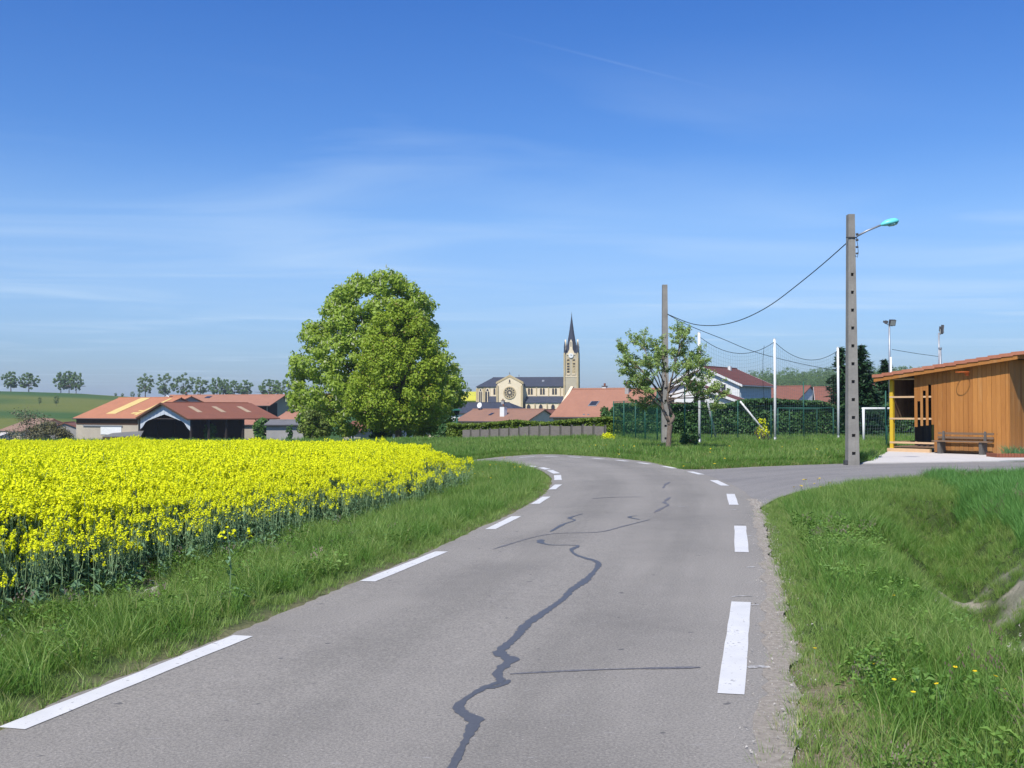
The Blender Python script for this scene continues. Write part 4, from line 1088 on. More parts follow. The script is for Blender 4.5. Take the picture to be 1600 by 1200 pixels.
def chimney(root, x, y, z0, z1, w=.5, mat='render_white', pots=1):
    mb = MB(); mb.box(x - w / 2, x + w / 2, y - w / 2, y + w / 2, z0, z1); o = mb.build('chimney', MT[mat], root)
    mb = MB(); mb.box(x - w / 2 - .06, x + w / 2 + .06, y - w / 2 - .06, y + w / 2 + .06, z1, z1 + .07); mb.build('cap', MT['concrete_dark'], o)
    mb = MB(); mb.cyl((x, y, z1 + .071), .12, .28, 8); mb.build('pot', MT['brick_brown'], o); return o
def skylight(root, d, x, t, w, h, mat='glass_dark', name='skylight', thick=.14, proud=.05, side=-1):
    """pane lying in the near slope, t = plan distance from ridge"""
    s = d['s1'] if side < 0 else d['s2']; zf = lambda y: d['zr'] - abs(y) * s + thick + .01
    pts = [(x - w / 2, side * (t + h)), (x + w / 2, side * (t + h)), (x + w / 2, side * t), (x - w / 2, side * t)]
    if side > 0: pts = pts[::-1]
    mb = MB(); mb.slab([(a, b, zf(b)) for a, b in pts], (0, 0, proud)); return mb.build(name, MT[mat], root)

# --- red roofed bungalow behind the hedge
A = P(741, 641, 162); phi = math.radians(34); L = 12.3
B = A + Vector((math.cos(phi) * L, -math.sin(phi) * L, 0)); B.z = A.z
r, d = house('house', 'long low house with salmon tiled roof and stone gable behind the light hedge', 'house', A, B, 4.4, 1.55, -3.3, 'stone_pale', 'roof_salmon', group='village houses')
p = loc_of(r, P(780, 655, 155)); chimney(r, p.x, -2.6, d['zr'] - 1.3, d['zr'] + .55, .75)
p = loc_of(r, P(738, 640, 162))
mb = MB(); mb.tube([(-4.9, -.2, d['zr']), (-4.9, -.2, d['zr'] + .7)], .04, 6); dr = []
disc = [(-4.9 + .42 * math.cos(a), -.42 + .1 * math.sin(a), d['zr'] + .75 + .42 * math.sin(a)) for a in np.linspace(0, 2 * math.pi, 17)[:-1]]
mb.add(disc + [(-4.9, -.2, d['zr'] + .75)], [(i, (i + 1) % 16, 16) for i in range(16)] + [tuple(range(16))]); mb.build('satellite_dish', MT['white_paint'], r)
window(r, 1.5, 2.1 - 1, 1.1, 1.2, -4.4); window(r, -2.0, 1.1, 1.1, 1.2, -4.4); window(r, 0, 1.2, 1.0, 1.1, 5.65, axis_='x', sgn=1)
skylight(r, d, -1.6, 1.6, .5, .9); finish(r)
# --- slate roof behind it
A = P(722, 630.5, 200); B = P(820, 630.5, 195); B.z = A.z
r, d = house('house', 'house with long dark slate roof just in front of the church transept', 'house', A, B, 4.5, 1.7, -3.6, 'render_white', 'slate', hipB=3.0, group='village houses'); finish(r)
chimney(r, 2.2, -.5, d['zr'] - .5, d['zr'] + .5, .5, 'render_grey'); window(r, -4, 1.0, 1, 1.2, -4.5); window(r, 0, 1.0, 1, 1.2, -4.5)
# --- small brown roof with white verge between
A = P(848, 641.5, 175); B = A + Vector((3.6, 8, 0))
r, d = house('house', 'small brown roofed outbuilding with white verge left of the big orange roof', 'outbuilding', A, B, 2.9, 1.35, -3.3, 'render_cream', 'roof_brown2', verge='render_cream', group='village houses'); finish(r)
window(r, 0, 1.4, .8, .9, -2.9); 
# --- large orange roof
phi = math.radians(27); A = P(898, 609.5, 118); L = 9.6
B = A + Vector((math.cos(phi) * L, -math.sin(phi) * L, 0)); B.z = A.z - .15
r, d = house('house', 'big house with broad orange tiled roof, skylight and grey chimney', 'house', A, B, 5.6, 2.75, -2.6, 'render_cream', 'roof_orange', group='village houses')
o = skylight(r, d, -1.2, 2.75, .95, 1.0, 'steel', 'skylight'); skylight(r, d, -1.2, 2.83, .75, .84, 'glass_dark', 'skylight', .20, .02)
p = loc_of(r, P(976, 606, 113)); chimney(r, p.x - .2, -.9, d['zr'] - .6, d['zr'] + .55, .42, 'render_grey')
chimney(r, -1.6, .8, d['zr'] - .7, d['zr'] + .45, .42, 'render_white')
window(r, -2, .9, 1.2, 1.2, -5.6); window(r, 1.2, .9, 1.2, 1.2, -5.6); finish(r)
for xx in (-1.35, -.85): 
    mb = MB(); mb.tube([(xx, -5.5, d['z1'] - .9), (xx, -5.5, d['z1'] + .25)], .13, 8); mb.build('flue_pipe', MT['steel'], r)
# --- cream gable behind it
A = P(893, 611, 128); B = A + Vector((6, -3.0, 0)); 
r, d = house('house', 'cream walled house whose steep raised gable shows left of the orange roof', 'house', A + Vector((0, 0, .1)), B + Vector((0, 0, .1)), 4.6, 3.3, -2.8, 'stone_pale', 'roof_salmon', over=.05, ov_end=.02, group='village houses'); 
mb = MB(); mb.slab([(-d['h'] - .12, 0, d['zr'] + .45), (-d['h'] - .12, -4.9, d['z1'] + .20), (-d['h'] - .12, -4.9, d['z1'] - .7), (-d['h'] - .12, 0, d['zr'] - .45)], (.35, 0, 0)); mb.build('gable_parapet', MT['stone_pale'], r)
mb = MB(); mb.slab([(-d['h'] - .12, 0.002, d['zr'] + .45), (-d['h'] - .12, 4.9, d['z2'] + .20), (-d['h'] - .12, 4.9, d['z2'] - .7), (-d['h'] - .12, 0.002, d['zr'] - .45)], (.35, 0, 0)); mb.build('gable_parapet', MT['stone_pale'], r); finish(r)

# --- white house with brown roof
al = math.radians(35); pk = P(1097, 574, 128); L = 9.8
dirv = Vector((math.sin(al), math.cos(al), 0)); B = pk + dirv * L
r, d = house('house', 'two storey white house with dark brown tiled roof behind the football net', 'house', pk, B, 4.7, 2.05, -.6, 'render_white', 'roof_brown', over=.5, ov_end=.35, verge='white_paint', group='village houses')
# local x runs away; local -y is the right-hand side; the side wall carries a grey blue panel
mb = MB(); mb.box(-d['h'] + .25, d['h'] - .25, -4.76, -4.703, d['z1'] - 2.35, d['z1'] - .25); mb.build('side_panel', MT['grey_blue_wall'], r)
mb = MB(); mb.box(-d['h'] + 1.6, d['h'] - 3.6, -4.74, -4.703, d['z1'] - 3.35, d['z1'] - 2.55); mb.build('window', MT['glass_dark'], r)
mb = MB(); mb.box(-d['h'] + .4, -d['h'] + 2.6, -4.79, -4.762, d['z1'] - 1.9, d['z1'] - 1.7); mb.build('shutter', MT['steel'], r)
window(r, 1.6, d['z1'] - 1.2, 1.2, 1.2, -d['h'], axis_='x', sgn=-1); window(r, -2.4, d['z1'] - 1.2, 1.2, 1.2, -d['h'], axis_='x', sgn=-1)
mb = MB(); mb.box(1.5, 1.85, -.8, -.45, d['zr'] - .3, d['zr'] + .35); mb.build('chimney', MT['white_paint'], r); finish(r)
# lower wing in front
pk = P(1069, 597, 117); B = pk + dirv * 2.2
r, d = house('house', 'white wing with wide low gable half hidden behind the pear tree', 'house', pk, B, 5.9, 2.0, -.6, 'render_white', 'roof_brown', over=.45, ov_end=.4, verge='white_paint', group='village houses')
window(r, 1.8, d['z1'] - 1.0, 1.3, 1.2, -d['h'], axis_='x', sgn=-1); window(r, -1.8, d['z1'] - 1.0, 1.3, 1.2, -d['h'], axis_='x', sgn=-1); window(r, 0, d['z1'] - 1.6, 1.2, 1.1, -5.9); finish(r)
# --- brown roofs to the right
A = P(1195, 605.5, 165); B = P(1265, 605.5, 160); B.z = A.z
r, d = house('house', 'house with dull brown roof right of the white house', 'house', A, B, 5, 2.6, -1.0, 'render_white', 'roof_brown2', group='village houses'); finish(r); window(r, 0, 1.2, 1.2, 1.2, -5)
A = P(1274, 606.5, 150) ; B = A + Vector((9.5, -2.2, 0))
r, d = house('house', 'brown roofed house with white verge board beside the right net post', 'house', A, B, 5, 2.6, -1.0, 'render_white', 'roof_brown2', verge='white_paint', group='village houses'); finish(r); window(r, 0, 1.2, 1.2, 1.2, -5)
# roof glimpsed beyond the spruces and behind the shed opening
A = P(1365, 600, 170); B = P(1420, 600, 168); B.z = A.z
r, d = house('house', 'pale house glimpsed between the spruces left of the shed roof', 'house', A, B, 4, 2.0, -1.2, 'render_cream', 'roof_brown2', group='village houses'); finish(r)

# --- church
CD = 380.0; s_ = CD / F
ch = thing('church', 'pale stone village church with rose window transept and slender slate spire', 'church', P(820, 640, CD) - Vector((0, 0, 5.0)), math.radians(-9))
zo = ch.location.z
def cx_(u): return (u - 820) * s_ / math.cos(math.radians(9)) 
def cz_(v): return (640 - v) * s_ + 1.6 - zo
Nh = 4.6
x0, x1 = cx_(770), cx_(888.5); ze = cz_(604); zr_ = cz_(590)
mb = MB(); mb.box(x0, x1, -Nh, Nh, 0, ze); mb.build('nave_wall', MT['stone_pale'], ch)
ov = .35
mb = MB(); mb.slab([(x0, -Nh - ov, ze - .2), (x1 + .2, -Nh - ov, ze - .2), (x1 + .2, 0, zr_), (x0, 0, zr_)], (0, 0, .2)); mb.build('roof', MT['slate'], ch)
mb = MB(); mb.slab([(x1 + .2, Nh + ov, ze - .2), (x0, Nh + ov, ze - .2), (x0, .004, zr_), (x1 + .2, .004, zr_)], (0, 0, .2)); mb.build('roof', MT['slate'], ch)
mb = MB(); mb.poly([(x1, -Nh, ze), (x1, Nh, ze), (x1, 0, zr_)]); mb.build('gable', MT['stone_pale'], ch)
# apse: half octagon
xa = cx_(746.5); ap = [(x0, -Nh), (x0 - 2.2, -Nh + .1), (xa, -Nh + 2.6), (xa, Nh - 2.6), (x0 - 2.2, Nh - .1), (x0, Nh)]
mb = MB()
for (a, b) in zip(ap[:-1], ap[1:]): mb.add([(a[0], a[1], 0), (b[0], b[1], 0), (b[0], b[1], ze), (a[0], a[1], ze)], [(0, 1, 2, 3)])
mb.build('apse_wall', MT['stone_gold'], ch)
for a, b in zip(ap[:-1], ap[1:]):
    def ex(p): return (p[0] - (.35 if p[0] < x0 - .1 else 0), p[1] * 1.07)
    a2, b2_ = ex(a), ex(b); mb = MB(); mb.slab([(b2_[0], b2_[1], ze - .2), (a2[0], a2[1], ze - .2), (x0 + .3, 0, zr_)], (0, 0, .2)); mb.build('roof', MT['slate'], ch)
def lancet(x, z0, z1, w, y, mat='glass_dark', name='window', nx=None, par=None, proud=.02):
    """pointed window on plane; nx = (point, dir) for oblique walls"""
    pts = [(-w / 2, z0), (w / 2, z0), (w / 2, z1 - w * .7), (w * .33, z1 - w * .3), (0, z1), (-w * .33, z1 - w * .3), (-w / 2, z1 - w * .7)]
    if nx is None: q = [(x + a, y - proud - .1, z) for a, z in pts]; off = (0, .1, 0)
    else:
        o_, dv = nx; nv = Vector((dv[1], -dv[0], 0)); q = [Vector((o_[0], o_[1], 0)) + Vector((dv[0], dv[1], 0)) * (x + a) + nv * (proud + .1) + Vector((0, 0, z)) for a, z in pts]; off = -nv * .1
    mb = MB(); mb.slab(q[::-1], off); return mb.build(name, MT[mat], par or ch)
def arch(x, z0, z1, w, y, nx=None, mat='stone_pale', t=.18, name='surround'):
    lancet(x, z0 - t, z1 + t, w + 2 * t, y, mat, name, nx, proud=-.06)
# clerestory windows, pairs
yc = -Nh
for u in (778, 831.5, 850, 868.5):
    for du in (-2.1, 2.1): 
        arch(cx_(u + du), cz_(616.5), cz_(606.8), .58, yc, mat='stone_gold', t=.13); lancet(cx_(u + du), cz_(616.5), cz_(606.8), .55, yc)
arch(cx_(883.5), cz_(616.5), cz_(606.8), .58, yc, mat='stone_gold', t=.13); lancet(cx_(883.5), cz_(616.5), cz_(606.8), .55, yc)
for u in (841, 859.5, 877.5, 787): 
    mb = MB(); mb.box(cx_(u) - .14, cx_(u) + .14, -Nh - .25, -Nh + .1, cz_(621), ze - .3); mb.build('buttress', MT['stone_gold'], ch)
mb = MB(); mb.box(cx_(824), x1 + .1, -Nh - .12, -Nh + .05, ze - .5, ze - .22); mb.build('cornice', MT['stone_gold'], ch)
# aisle: lean-to
za, zt = cz_(629.5), cz_(620)
for (ua, ub) in ((826, 888.5), (769, 786)):
    mb = MB(); mb.box(cx_(ua), cx_(ub), -Nh - 3.4, -Nh - .001, 0, za); mb.build('aisle_wall', MT['stone_pale'], ch)
    mb = MB(); mb.slab([(cx_(ua) - .1, -Nh - 3.7, za - .1), (cx_(ub) + .1, -Nh - 3.7, za - .1), (cx_(ub) + .1, -Nh - .02, zt), (cx_(ua) - .1, -Nh - .02, zt)], (0, 0, .15)); mb.build('aisle_roof', MT['slate'], ch)
for u in (831, 849.5, 868): arch(cx_(u), za - 3.2, za - .5, 1.2, -Nh - 3.4, mat='stone_gold'); lancet(cx_(u), za - 3.2, za - .5, 1.15, -Nh - 3.4)
for u in (840.5, 859, 877): mb = MB(); mb.box(cx_(u) - .2, cx_(u) + .2, -Nh - 3.9, -Nh - 3.401, 0, za - .4); mb.build('buttress', MT['stone_gold'], ch)
# apse windows: tall, twin lights with a small rose over them
dv = Vector((ap[1][0] - ap[0][0], ap[1][1] - ap[0][1])); 
for (pa, pb, fr) in ((ap[0], ap[1], .5), (ap[1], ap[2], .5)):
    pa_, pb_ = Vector(pb), Vector(pa); dv = (pb_ - pa_); Lw = dv.length; dv = dv / Lw
    nx = ((pa_.x, pa_.y), (dv.x, dv.y)); c = Lw * fr
    arch(c, cz_(634), cz_(606), 1.75, 0, nx, 'stone_pale', .1)
    for o_ in (-.42, .42): lancet(c + o_, cz_(634), cz_(611.5), .55, 0, nx=nx)
    lancet(c, cz_(611), cz_(607.4), .75, 0, nx=nx)
for p_ in ap[1:5]: mb = MB(); mb.box(p_[0] - .3, p_[0] + .3, p_[1] - .3, p_[1] + .3, 0, ze - .6); mb.build('buttress', MT['stone_gold'], ch)
# transept
tx0, tx1 = cx_(784.5), cx_(822); ty = -Nh - 5.2; tc = (tx0 + tx1) / 2; zs = cz_(601); zp = cz_(590)
mb = MB(); mb.add([(tx0, ty, 0), (tx1, ty, 0), (tx1, ty, zs), (tc, ty, zp), (tx0, ty, zs), (tx0, -Nh, 0), (tx1, -Nh, 0), (tx1, -Nh, zs), (tc, -Nh + 3, zp), (tx0, -Nh, zs)], [(0, 1, 2, 3, 4), (1, 6, 7, 2), (5, 0, 4, 9)]); mb.build('transept_wall', MT['stone_pale'], ch)
for s in (-1, 1):
    xe = tx1 + .25 if s > 0 else tx0 - .25
    q = [(xe, ty + .5, zs - .1), (xe, -Nh + .5, zs - .1), (tc, .0, zp), (tc, ty + .5, zp)]
    mb = MB(); mb.slab(q if s > 0 else q[::-1], (0, 0, .15)); mb.build('roof', MT['slate'], ch)
    q = [(tc, ty - .12, zp + .75), (tc, ty - .12, zp - .05), (xe + s * .25, ty - .12, zs - .05), (xe + s * .25, ty - .12, zs + .7)]
    mb = MB(); mb.slab(q if s > 0 else q[::-1], (0, .62, 0)); mb.build('coping', MT['stone_gold'], ch)
    xb = tx1 if s > 0 else tx0; mb = MB(); mb.box(xb - .35, xb + .35, ty - .45, ty + .3, 0, zs - .5); mb.build('buttress', MT['stone_gold'], ch)
# rose window: outer ring, twelve roundels, hub
rc = Vector((tc, ty - .03, cz_(614.3))); Rr = 2.05
def ringp(name, R0, R1, y, dz, mat, n=32, c=rc, par=ch):
    mb = MB(); v = [(c.x + R * math.cos(2 * math.pi * i / n), y_, c.z + R * math.sin(2 * math.pi * i / n)) for y_ in (y, y + dz) for R in (R0, R1) for i in range(n)]
    f = []
    for i in range(n):
        j = (i + 1) % n; f += [(i, j, n + j, n + i), (n + i, n + j, 3 * n + j, 3 * n + i), (j, i, 2 * n + i, 2 * n + j)]
    mb.add(v, f); return mb.build(name, MT[mat], par)
def disc(name, R, y, mat, c, n=20, par=ch, t=.04):
    mb = MB(); mb.slab([(c.x + R * math.cos(2 * math.pi * i / n), y, c.z + R * math.sin(2 * math.pi * i / n)) for i in range(n)], (0, t, 0)); return mb.build(name, MT[mat], par)
rose = ringp('rose_window', Rr * .88, Rr * 1.06, ty - .22, .22, 'stone_gold')
disc('rose_stone', Rr * .87, ty - .08, 'stone_gold', rc, 32, rose)
for i in range(12):
    a = 2 * math.pi * i / 12; disc('roundel', .26, ty - .13, 'glass_dark', rc + Vector((math.cos(a) * Rr * .72, 0, math.sin(a) * Rr * .72)), 10, rose)
disc('rose_glass', Rr * .50, ty - .12, 'glass_dark', rc, 24, rose)
ringp('rose_hub', .22, .34, ty - .2, .08, 'stone_pale', 12, par=rose); disc('hub_boss', .2, ty - .17, 'stone_pale', rc, 10, rose)
for i in range(12):
    a = 2 * math.pi * (i + .5) / 12; mb = MB(); mb.tube([rc + Vector((math.cos(a) * .3, -.13, math.sin(a) * .3)), rc + Vector((math.cos(a) * Rr * .52, -.13, math.sin(a) * Rr * .52))], .05, 4); mb.build('tracery_spoke', MT['stone_gold'], rose)
lancet(tc, cz_(598.5), cz_(594), .42, ty); mb = MB(); mb.box(tc - .5, tc + .5, ty - .12, ty - .003, cz_(599.6), cz_(599)); mb.build('sill', MT['stone_gold'], ch)
mb = MB(); mb.box(tc - .06, tc + .06, ty - .05, ty + .1, zp + .7, zp + 1.6); mb.box(tc - .28, tc + .28, ty - .05 + .002, ty + .098, zp + 1.15, zp + 1.27); mb.build('cross', MT['concrete_dark'], ch)
xk = cx_(811); mb = MB(); mb.box(xk - .05, xk + .05, -.05, .05, zr_, zr_ + 1.1); mb.box(xk - .22, xk + .22, -.048, .048, zr_ + .6, zr_ + .7); mb.build('cross', MT['concrete_dark'], ch)
skx = cx_(850); mb = MB(); mb.slab([(skx - .4, -2.9, ze + 1.55), (skx + .4, -2.9, ze + 1.55), (skx + .4, -2.2, ze + 2.05), (skx - .4, -2.2, ze + 2.05)], (0, 0, .2)); mb.build('skylight', MT['steel'], ch)
# tower
tw = 2.25; tcx = cx_(889.8) + 1.0; tyc = -Nh + 1.2; ztop = cz_(553.5)
mb = MB(); mb.box(tcx - tw, tcx + tw, tyc - tw, tyc + tw, 0, cz_(590)); mb.build('tower_base', MT['stone_tower'], ch)
mb = MB(); mb.box(tcx - tw + .12, tcx + tw - .12, tyc - tw + .12, tyc + tw - .12, cz_(590) + .3, ztop); mb.build('belfry', MT['stone_tower'], ch)
mb = MB(); mb.box(tcx - tw - .1, tcx + tw + .1, tyc - tw - .1, tyc + tw + .1, cz_(590), cz_(590) + .3); mb.build('string_course', MT['stone_pale'], ch)
mb = MB(); mb.box(tcx - tw - .02, tcx + tw + .02, tyc - tw - .02, tyc + tw + .02, cz_(566), cz_(566) + .18); mb.build('string_course', MT['stone_gold'], ch) if False else None
for sx in (-1, 1):
    for sy in (-1, 1):
        mb = MB(); cx0, cy0 = tcx + sx * (tw + .05), tyc + sy * (tw + .05); mb.frustum((cx0 - .32, cx0 + .32, cy0 - .32, cy0 + .32), (cx0 - .25, cx0 + .25, cy0 - .25, cy0 + .25), 0, ztop + .1); mb.build('buttress', MT['stone_gold'], ch)
        mb = MB(); cx0, cy0 = tcx + sx * (tw - .1), tyc + sy * (tw - .1); mb.frustum((cx0 - .34, cx0 + .34, cy0 - .34, cy0 + .34), (cx0 - .28, cx0 + .28, cy0 - .28, cy0 + .28), ztop, ztop + 2.0)
        mb.frustum((cx0 - .34, cx0 + .34, cy0 - .34, cy0 + .34), (cx0 - .03, cx0 + .03, cy0 - .03, cy0 + .03), ztop + 2.0, ztop + 4.2); mb.build('corner_pinnacle', MT['slate'], ch)
for fx, par_ in ((0, 'front'), (1, 'side')):
    for k_ in (-1, 1):
        for i in range(5):
            zc_ = cz_(582.2 - i * 4.05 - (1.6 if i == 4 else 0)); w_ = .42
            mb = MB()
            if fx == 0: mb.box(tcx + k_ * .95 - w_, tcx + k_ * .95 + w_, tyc - tw + .08, tyc - tw + .118, zc_ - .30, zc_ + .30)
            else: mb.box(tcx + tw - .118, tcx + tw - .08, tyc + k_ * 1.08 - w_, tyc + k_ * 1.08 + w_, zc_ - .24, zc_ + .24)
            mb.build('louvre', MT['glass_dark'], ch)
        if fx == 0:
            mb = MB(); mb.box(tcx + k_ * .95 - .55, tcx + k_ * .95 + .55, tyc - tw - .1, tyc - tw + .11, cz_(586.6), cz_(584.8)); mb.build('sill', MT['stone_pale'], ch)
            arch(tcx + k_ * .95, cz_(584.5), cz_(561), 1.1, tyc - tw + .12, mat='stone_gold', t=.05, name='louvre_surround')
# clock gables on the four sides
for q_ in range(4):
    R4 = Matrix.Translation((tcx, tyc, 0)) @ Matrix.Rotation(q_ * math.pi / 2, 4, 'Z')
    g_ = [(-1.45, -tw - .1, ztop - .6), (1.45, -tw - .1, ztop - .6), (.55, -tw - .1, ztop + 1.3), (.42, -tw - .1, ztop + 3.9), (0, -tw - .1, ztop + 4.8), (-.42, -tw - .1, ztop + 3.9), (-.55, -tw - .1, ztop + 1.3)]
    mb = MB(); mb.slab([R4 @ Vector(p) for p in g_[::-1]], R4.to_3x3() @ Vector((0, .45, 0))); mb.build('clock_gable', MT['stone_pale'], ch)
    if q_ in (0, 1):
        n = 20; mb = MB(); mb.slab([R4 @ Vector((.84 * math.cos(2 * math.pi * i / n), -tw - .19, cz_(557.4) + .84 * math.sin(2 * math.pi * i / n))) for i in range(n)], R4.to_3x3() @ Vector((0, .07, 0))); ck = mb.build('clock_face', MT['white_paint'], ch)
        if q_ == 0:
            mb = MB(); mb.box(tcx - .04, tcx + .04, tyc - tw - .25, tyc - tw - .2, cz_(557.4) - .05, cz_(557.4) + .5); mb.box(tcx - .02, tcx + .42, tyc - tw - .252, tyc - tw - .202, cz_(557.4) + .08, cz_(557.4) + .15); mb.build('clock_hands', MT['dark_steel'], ck)
            mb = MB(); mb.box(tcx - .14, tcx + .14, tyc - tw - .14, tyc - tw - .103, ztop + 2.2, ztop + 3.9); mb.build('slit_window', MT['glass_dark'], ch)
# spire: octagonal, flared foot
rings = []
for z_, r_ in ((ztop - .2, 2.45), (ztop + 1.2, 2.0), (ztop + 3.6, 1.55), (cz_(520), .86), (cz_(506), .42), (cz_(494.5), .07)):
    rings.append([(tcx + r_ * math.cos(math.pi / 8 + k * math.pi / 4), tyc + r_ * math.sin(math.pi / 8 + k * math.pi / 4), z_) for k in range(8)])
mb = MB(); loft(rings, mb); mb.build('spire', MT['slate'], ch)
mb = MB(); mb.tube([(tcx, tyc, cz_(498)), (tcx, tyc, cz_(490))], [.10, .04], 6); mb.tube([(tcx, tyc, cz_(494.5)), (tcx, tyc, cz_(493.7))], [.2, .2], 8); mb.build('finial', MT['concrete_dark'], ch)

# --- farm on the left
# bright barn
phi = math.radians(26); A = P(187, 623, 180); L = 13.2
B = A + Vector((math.cos(phi) * L, -math.sin(phi) * L, 0)) ; B.z = A.z
hf = 9.0; 
r, d = house('barn', 'wide barn with bright orange tiled roof and a yellow roof strip on the left', 'barn', A, B, hf, 3.1, -4.4, 'render_beige', 'roof_bright', over=.5, group='farm buildings of the village edge')
fz = lambda y: d['zr'] - abs(y) * d['s1'] + .15
def strip_on(root, d, xa0, xa1, t0, t1, mat, name, xt0=None, xt1=None, pr=.05, th=.14):
    f = lambda y: d['zr'] - abs(y) * d['s1'] + th + .008
    mb = MB(); mb.slab([(xa0, -t1, f(t1)), (xa1, -t1, f(t1)), (xt1 if xt1 is not None else xa1, -t0, f(t0)), (xt0 if xt0 is not None else xa0, -t0, f(t0))], (0, 0, pr)); return mb.build(name, MT[mat], root)
strip_on(r, d, -1.6, .4, .2, 7.6, 'yellow_sheet', 'roof_light_strip')
strip_on(r, d, 4.9, 5.5, .6, 8.2, 'yellow_sheet', 'roof_light_strip'); strip_on(r, d, 3.6, 4.88, 7.0, 7.6, 'yellow_sheet', 'roof_patch'); strip_on(r, d, 4.0, 4.88, 6.1, 6.5, 'yellow_sheet', 'roof_patch')
mb = MB(); mb.box(-d['h'] + .1, d['h'] - .1, -hf - .06, -hf - .004, d['z1'] - 1.05, d['z1'] - .2); mb.build('ventilation_gap_shade', MT['dark_wood'], r)  # dark strip on the wall stands in for the shade of the open gap
mb = MB(); mb.box(-1.2, 3.2, -hf - .09, -hf - .003, d['z1'] - 2.6, d['z1'] - 1.35); mb.build('door', MT['white_paint'], r)
mb = MB(); mb.box(-5, 3.4, -hf - .16, -hf - .092, d['z1'] - 1.34, d['z1'] - 1.18); mb.build('door_rail', MT['steel'], r); finish(r)
# grey lean-to
mb = MB(); a, b = P(161, 683, 168), P(216, 683, 163); c_, d_ = P(216, 672, 172), P(196, 671, 175)
lt = thing('lean_to_shed', 'low shed with grey sheet roof in front of the bright orange barn', 'shed', (a.x, a.y, -4.4), 0, 'farm buildings of the village edge'); o = Vector(lt.location)
rf = [P(160, 683, 165), P(220, 682.5, 160), P(226, 671.5, 168), P(198, 670.5, 173)]
MB().slab([p - o for p in rf], (0, 0, .12)).build('roof', MT['grey_sheet'], lt)
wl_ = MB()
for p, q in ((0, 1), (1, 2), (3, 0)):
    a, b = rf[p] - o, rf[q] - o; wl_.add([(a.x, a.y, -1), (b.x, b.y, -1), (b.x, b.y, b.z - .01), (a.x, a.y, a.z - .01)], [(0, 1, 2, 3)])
wl_.build('wall', MT['dark_wood'], lt)

# open barn with red brown roof: local x = ridge direction (away right), gable faces the camera side
al = math.radians(47); pk = P(257, 630.5, 160); L = 13.8; dv = Vector((math.sin(al), math.cos(al), 0)); hw = 8.2; dp = 2.2; zb = -4.4
ob = thing('open_barn', 'open sided barn with red brown roof and pale blue gable boards', 'barn', (pk.x, pk.y, zb), math.atan2(dv.y, dv.x), 'farm buildings of the village edge')
zr_ = pk.z - zb; ze_ = zr_ - dp; sl_ = dp / hw
for s in (-1, 1):
    q = [(-.6, s * (hw + .5), ze_ - .5 * sl_), (L + .5, s * (hw + .5), ze_ - .5 * sl_), (L + .5, s * .003, zr_), (-.6, s * .003, zr_)]
    mb = MB(); mb.slab(q if s < 0 else q[::-1], (0, 0, .14)); mb.build('roof', MT['roof_red'], ob)
    q = [(-.66, 0, zr_ + .16), (-.66, s * (hw + .55), ze_ - .5 * sl_ + .14), (-.66, s * (hw + .55), ze_ - .5 * sl_ - .12), (-.66, 0, zr_ - .1)]
    mb = MB(); mb.slab(q, (.05, 0, 0)); mb.build('verge_board', MT['dark_wood'], ob)
# gable boards with arched opening
def gzp(y): return zr_ - abs(y) * sl_ - .02
top_ = [(-hw, gzp(hw)), (0, gzp(0)), (hw, gzp(hw))]
bot_ = [(-hw, ze_ - 1.7), (-hw + .5, ze_ - 1.5), (-hw + 2.1, ze_ - .45), (0, ze_ + .6), (hw - 2.1, ze_ - .45), (hw - .5, ze_ - 1.5), (hw, ze_ - 1.7)]
ysam = np.linspace(-hw, hw, 27); bz_ = np.interp(ysam, [p[0] for p in bot_], [p[1] for p in bot_])
for i in range(26):
    y0_, y1_ = ysam[i] + .015, ysam[i + 1] - .015
    mb = MB(); mb.slab([(-.02 * (i % 2), y0_, bz_[i]), (-.02 * (i % 2), y1_, bz_[i + 1]), (-.02 * (i % 2), y1_, gzp(y1_)), (-.02 * (i % 2), y0_, gzp(y0_))], (.05, 0, 0)); mb.build('board', MT['blue_white'], ob)
for x in np.linspace(0.15, L, 6):
    for y in (-hw, hw): mb = MB(); mb.box(x - .13, x + .13, y - .13, y + .13, -1, ze_ - .05); mb.build('post', MT['dark_inside'], ob)
    mb = MB(); mb.tube([(x, -hw, ze_ - 1.6), (x, -hw + 1.6, ze_ + .45)], .09, 4); mb.tube([(x, hw, ze_ - 1.6), (x, hw - 1.6, ze_ + .45)], .09, 4); mb.tube([(x, -hw, ze_ - .1), (x, hw, ze_ - .1)], .1, 4); mb.build('truss', MT['dark_inside'], ob)
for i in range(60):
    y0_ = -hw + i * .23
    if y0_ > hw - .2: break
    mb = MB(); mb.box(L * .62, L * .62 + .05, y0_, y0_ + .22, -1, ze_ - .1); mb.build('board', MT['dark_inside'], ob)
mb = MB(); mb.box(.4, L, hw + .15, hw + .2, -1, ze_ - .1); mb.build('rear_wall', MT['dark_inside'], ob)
for xx in (2.6, 6.4, 10.6):
    mb = MB(); f = lambda y: zr_ - abs(y) * sl_ + .15; mb.slab([(xx, -5.4, f(5.4)), (xx + .75, -5.4, f(5.4)), (xx + .75, -2.2, f(2.2)), (xx, -2.2, f(2.2))], (0, 0, .04)); mb.build('roof_light', MT['beige_sheet'], ob)
mb = MB(); mb.tube([(0, 0, zr_ + .14), (L, 0, zr_ + .14)], .12, 6); mb.build('ridge_tiles', MT['roof_red'], ob)
mb = MB(); mb.tube([(-.7, hw + .15, -1), (-.7, hw + .15, ze_ - 3)], .12, 8); mb.build('white_post', MT['white_paint'], ob)

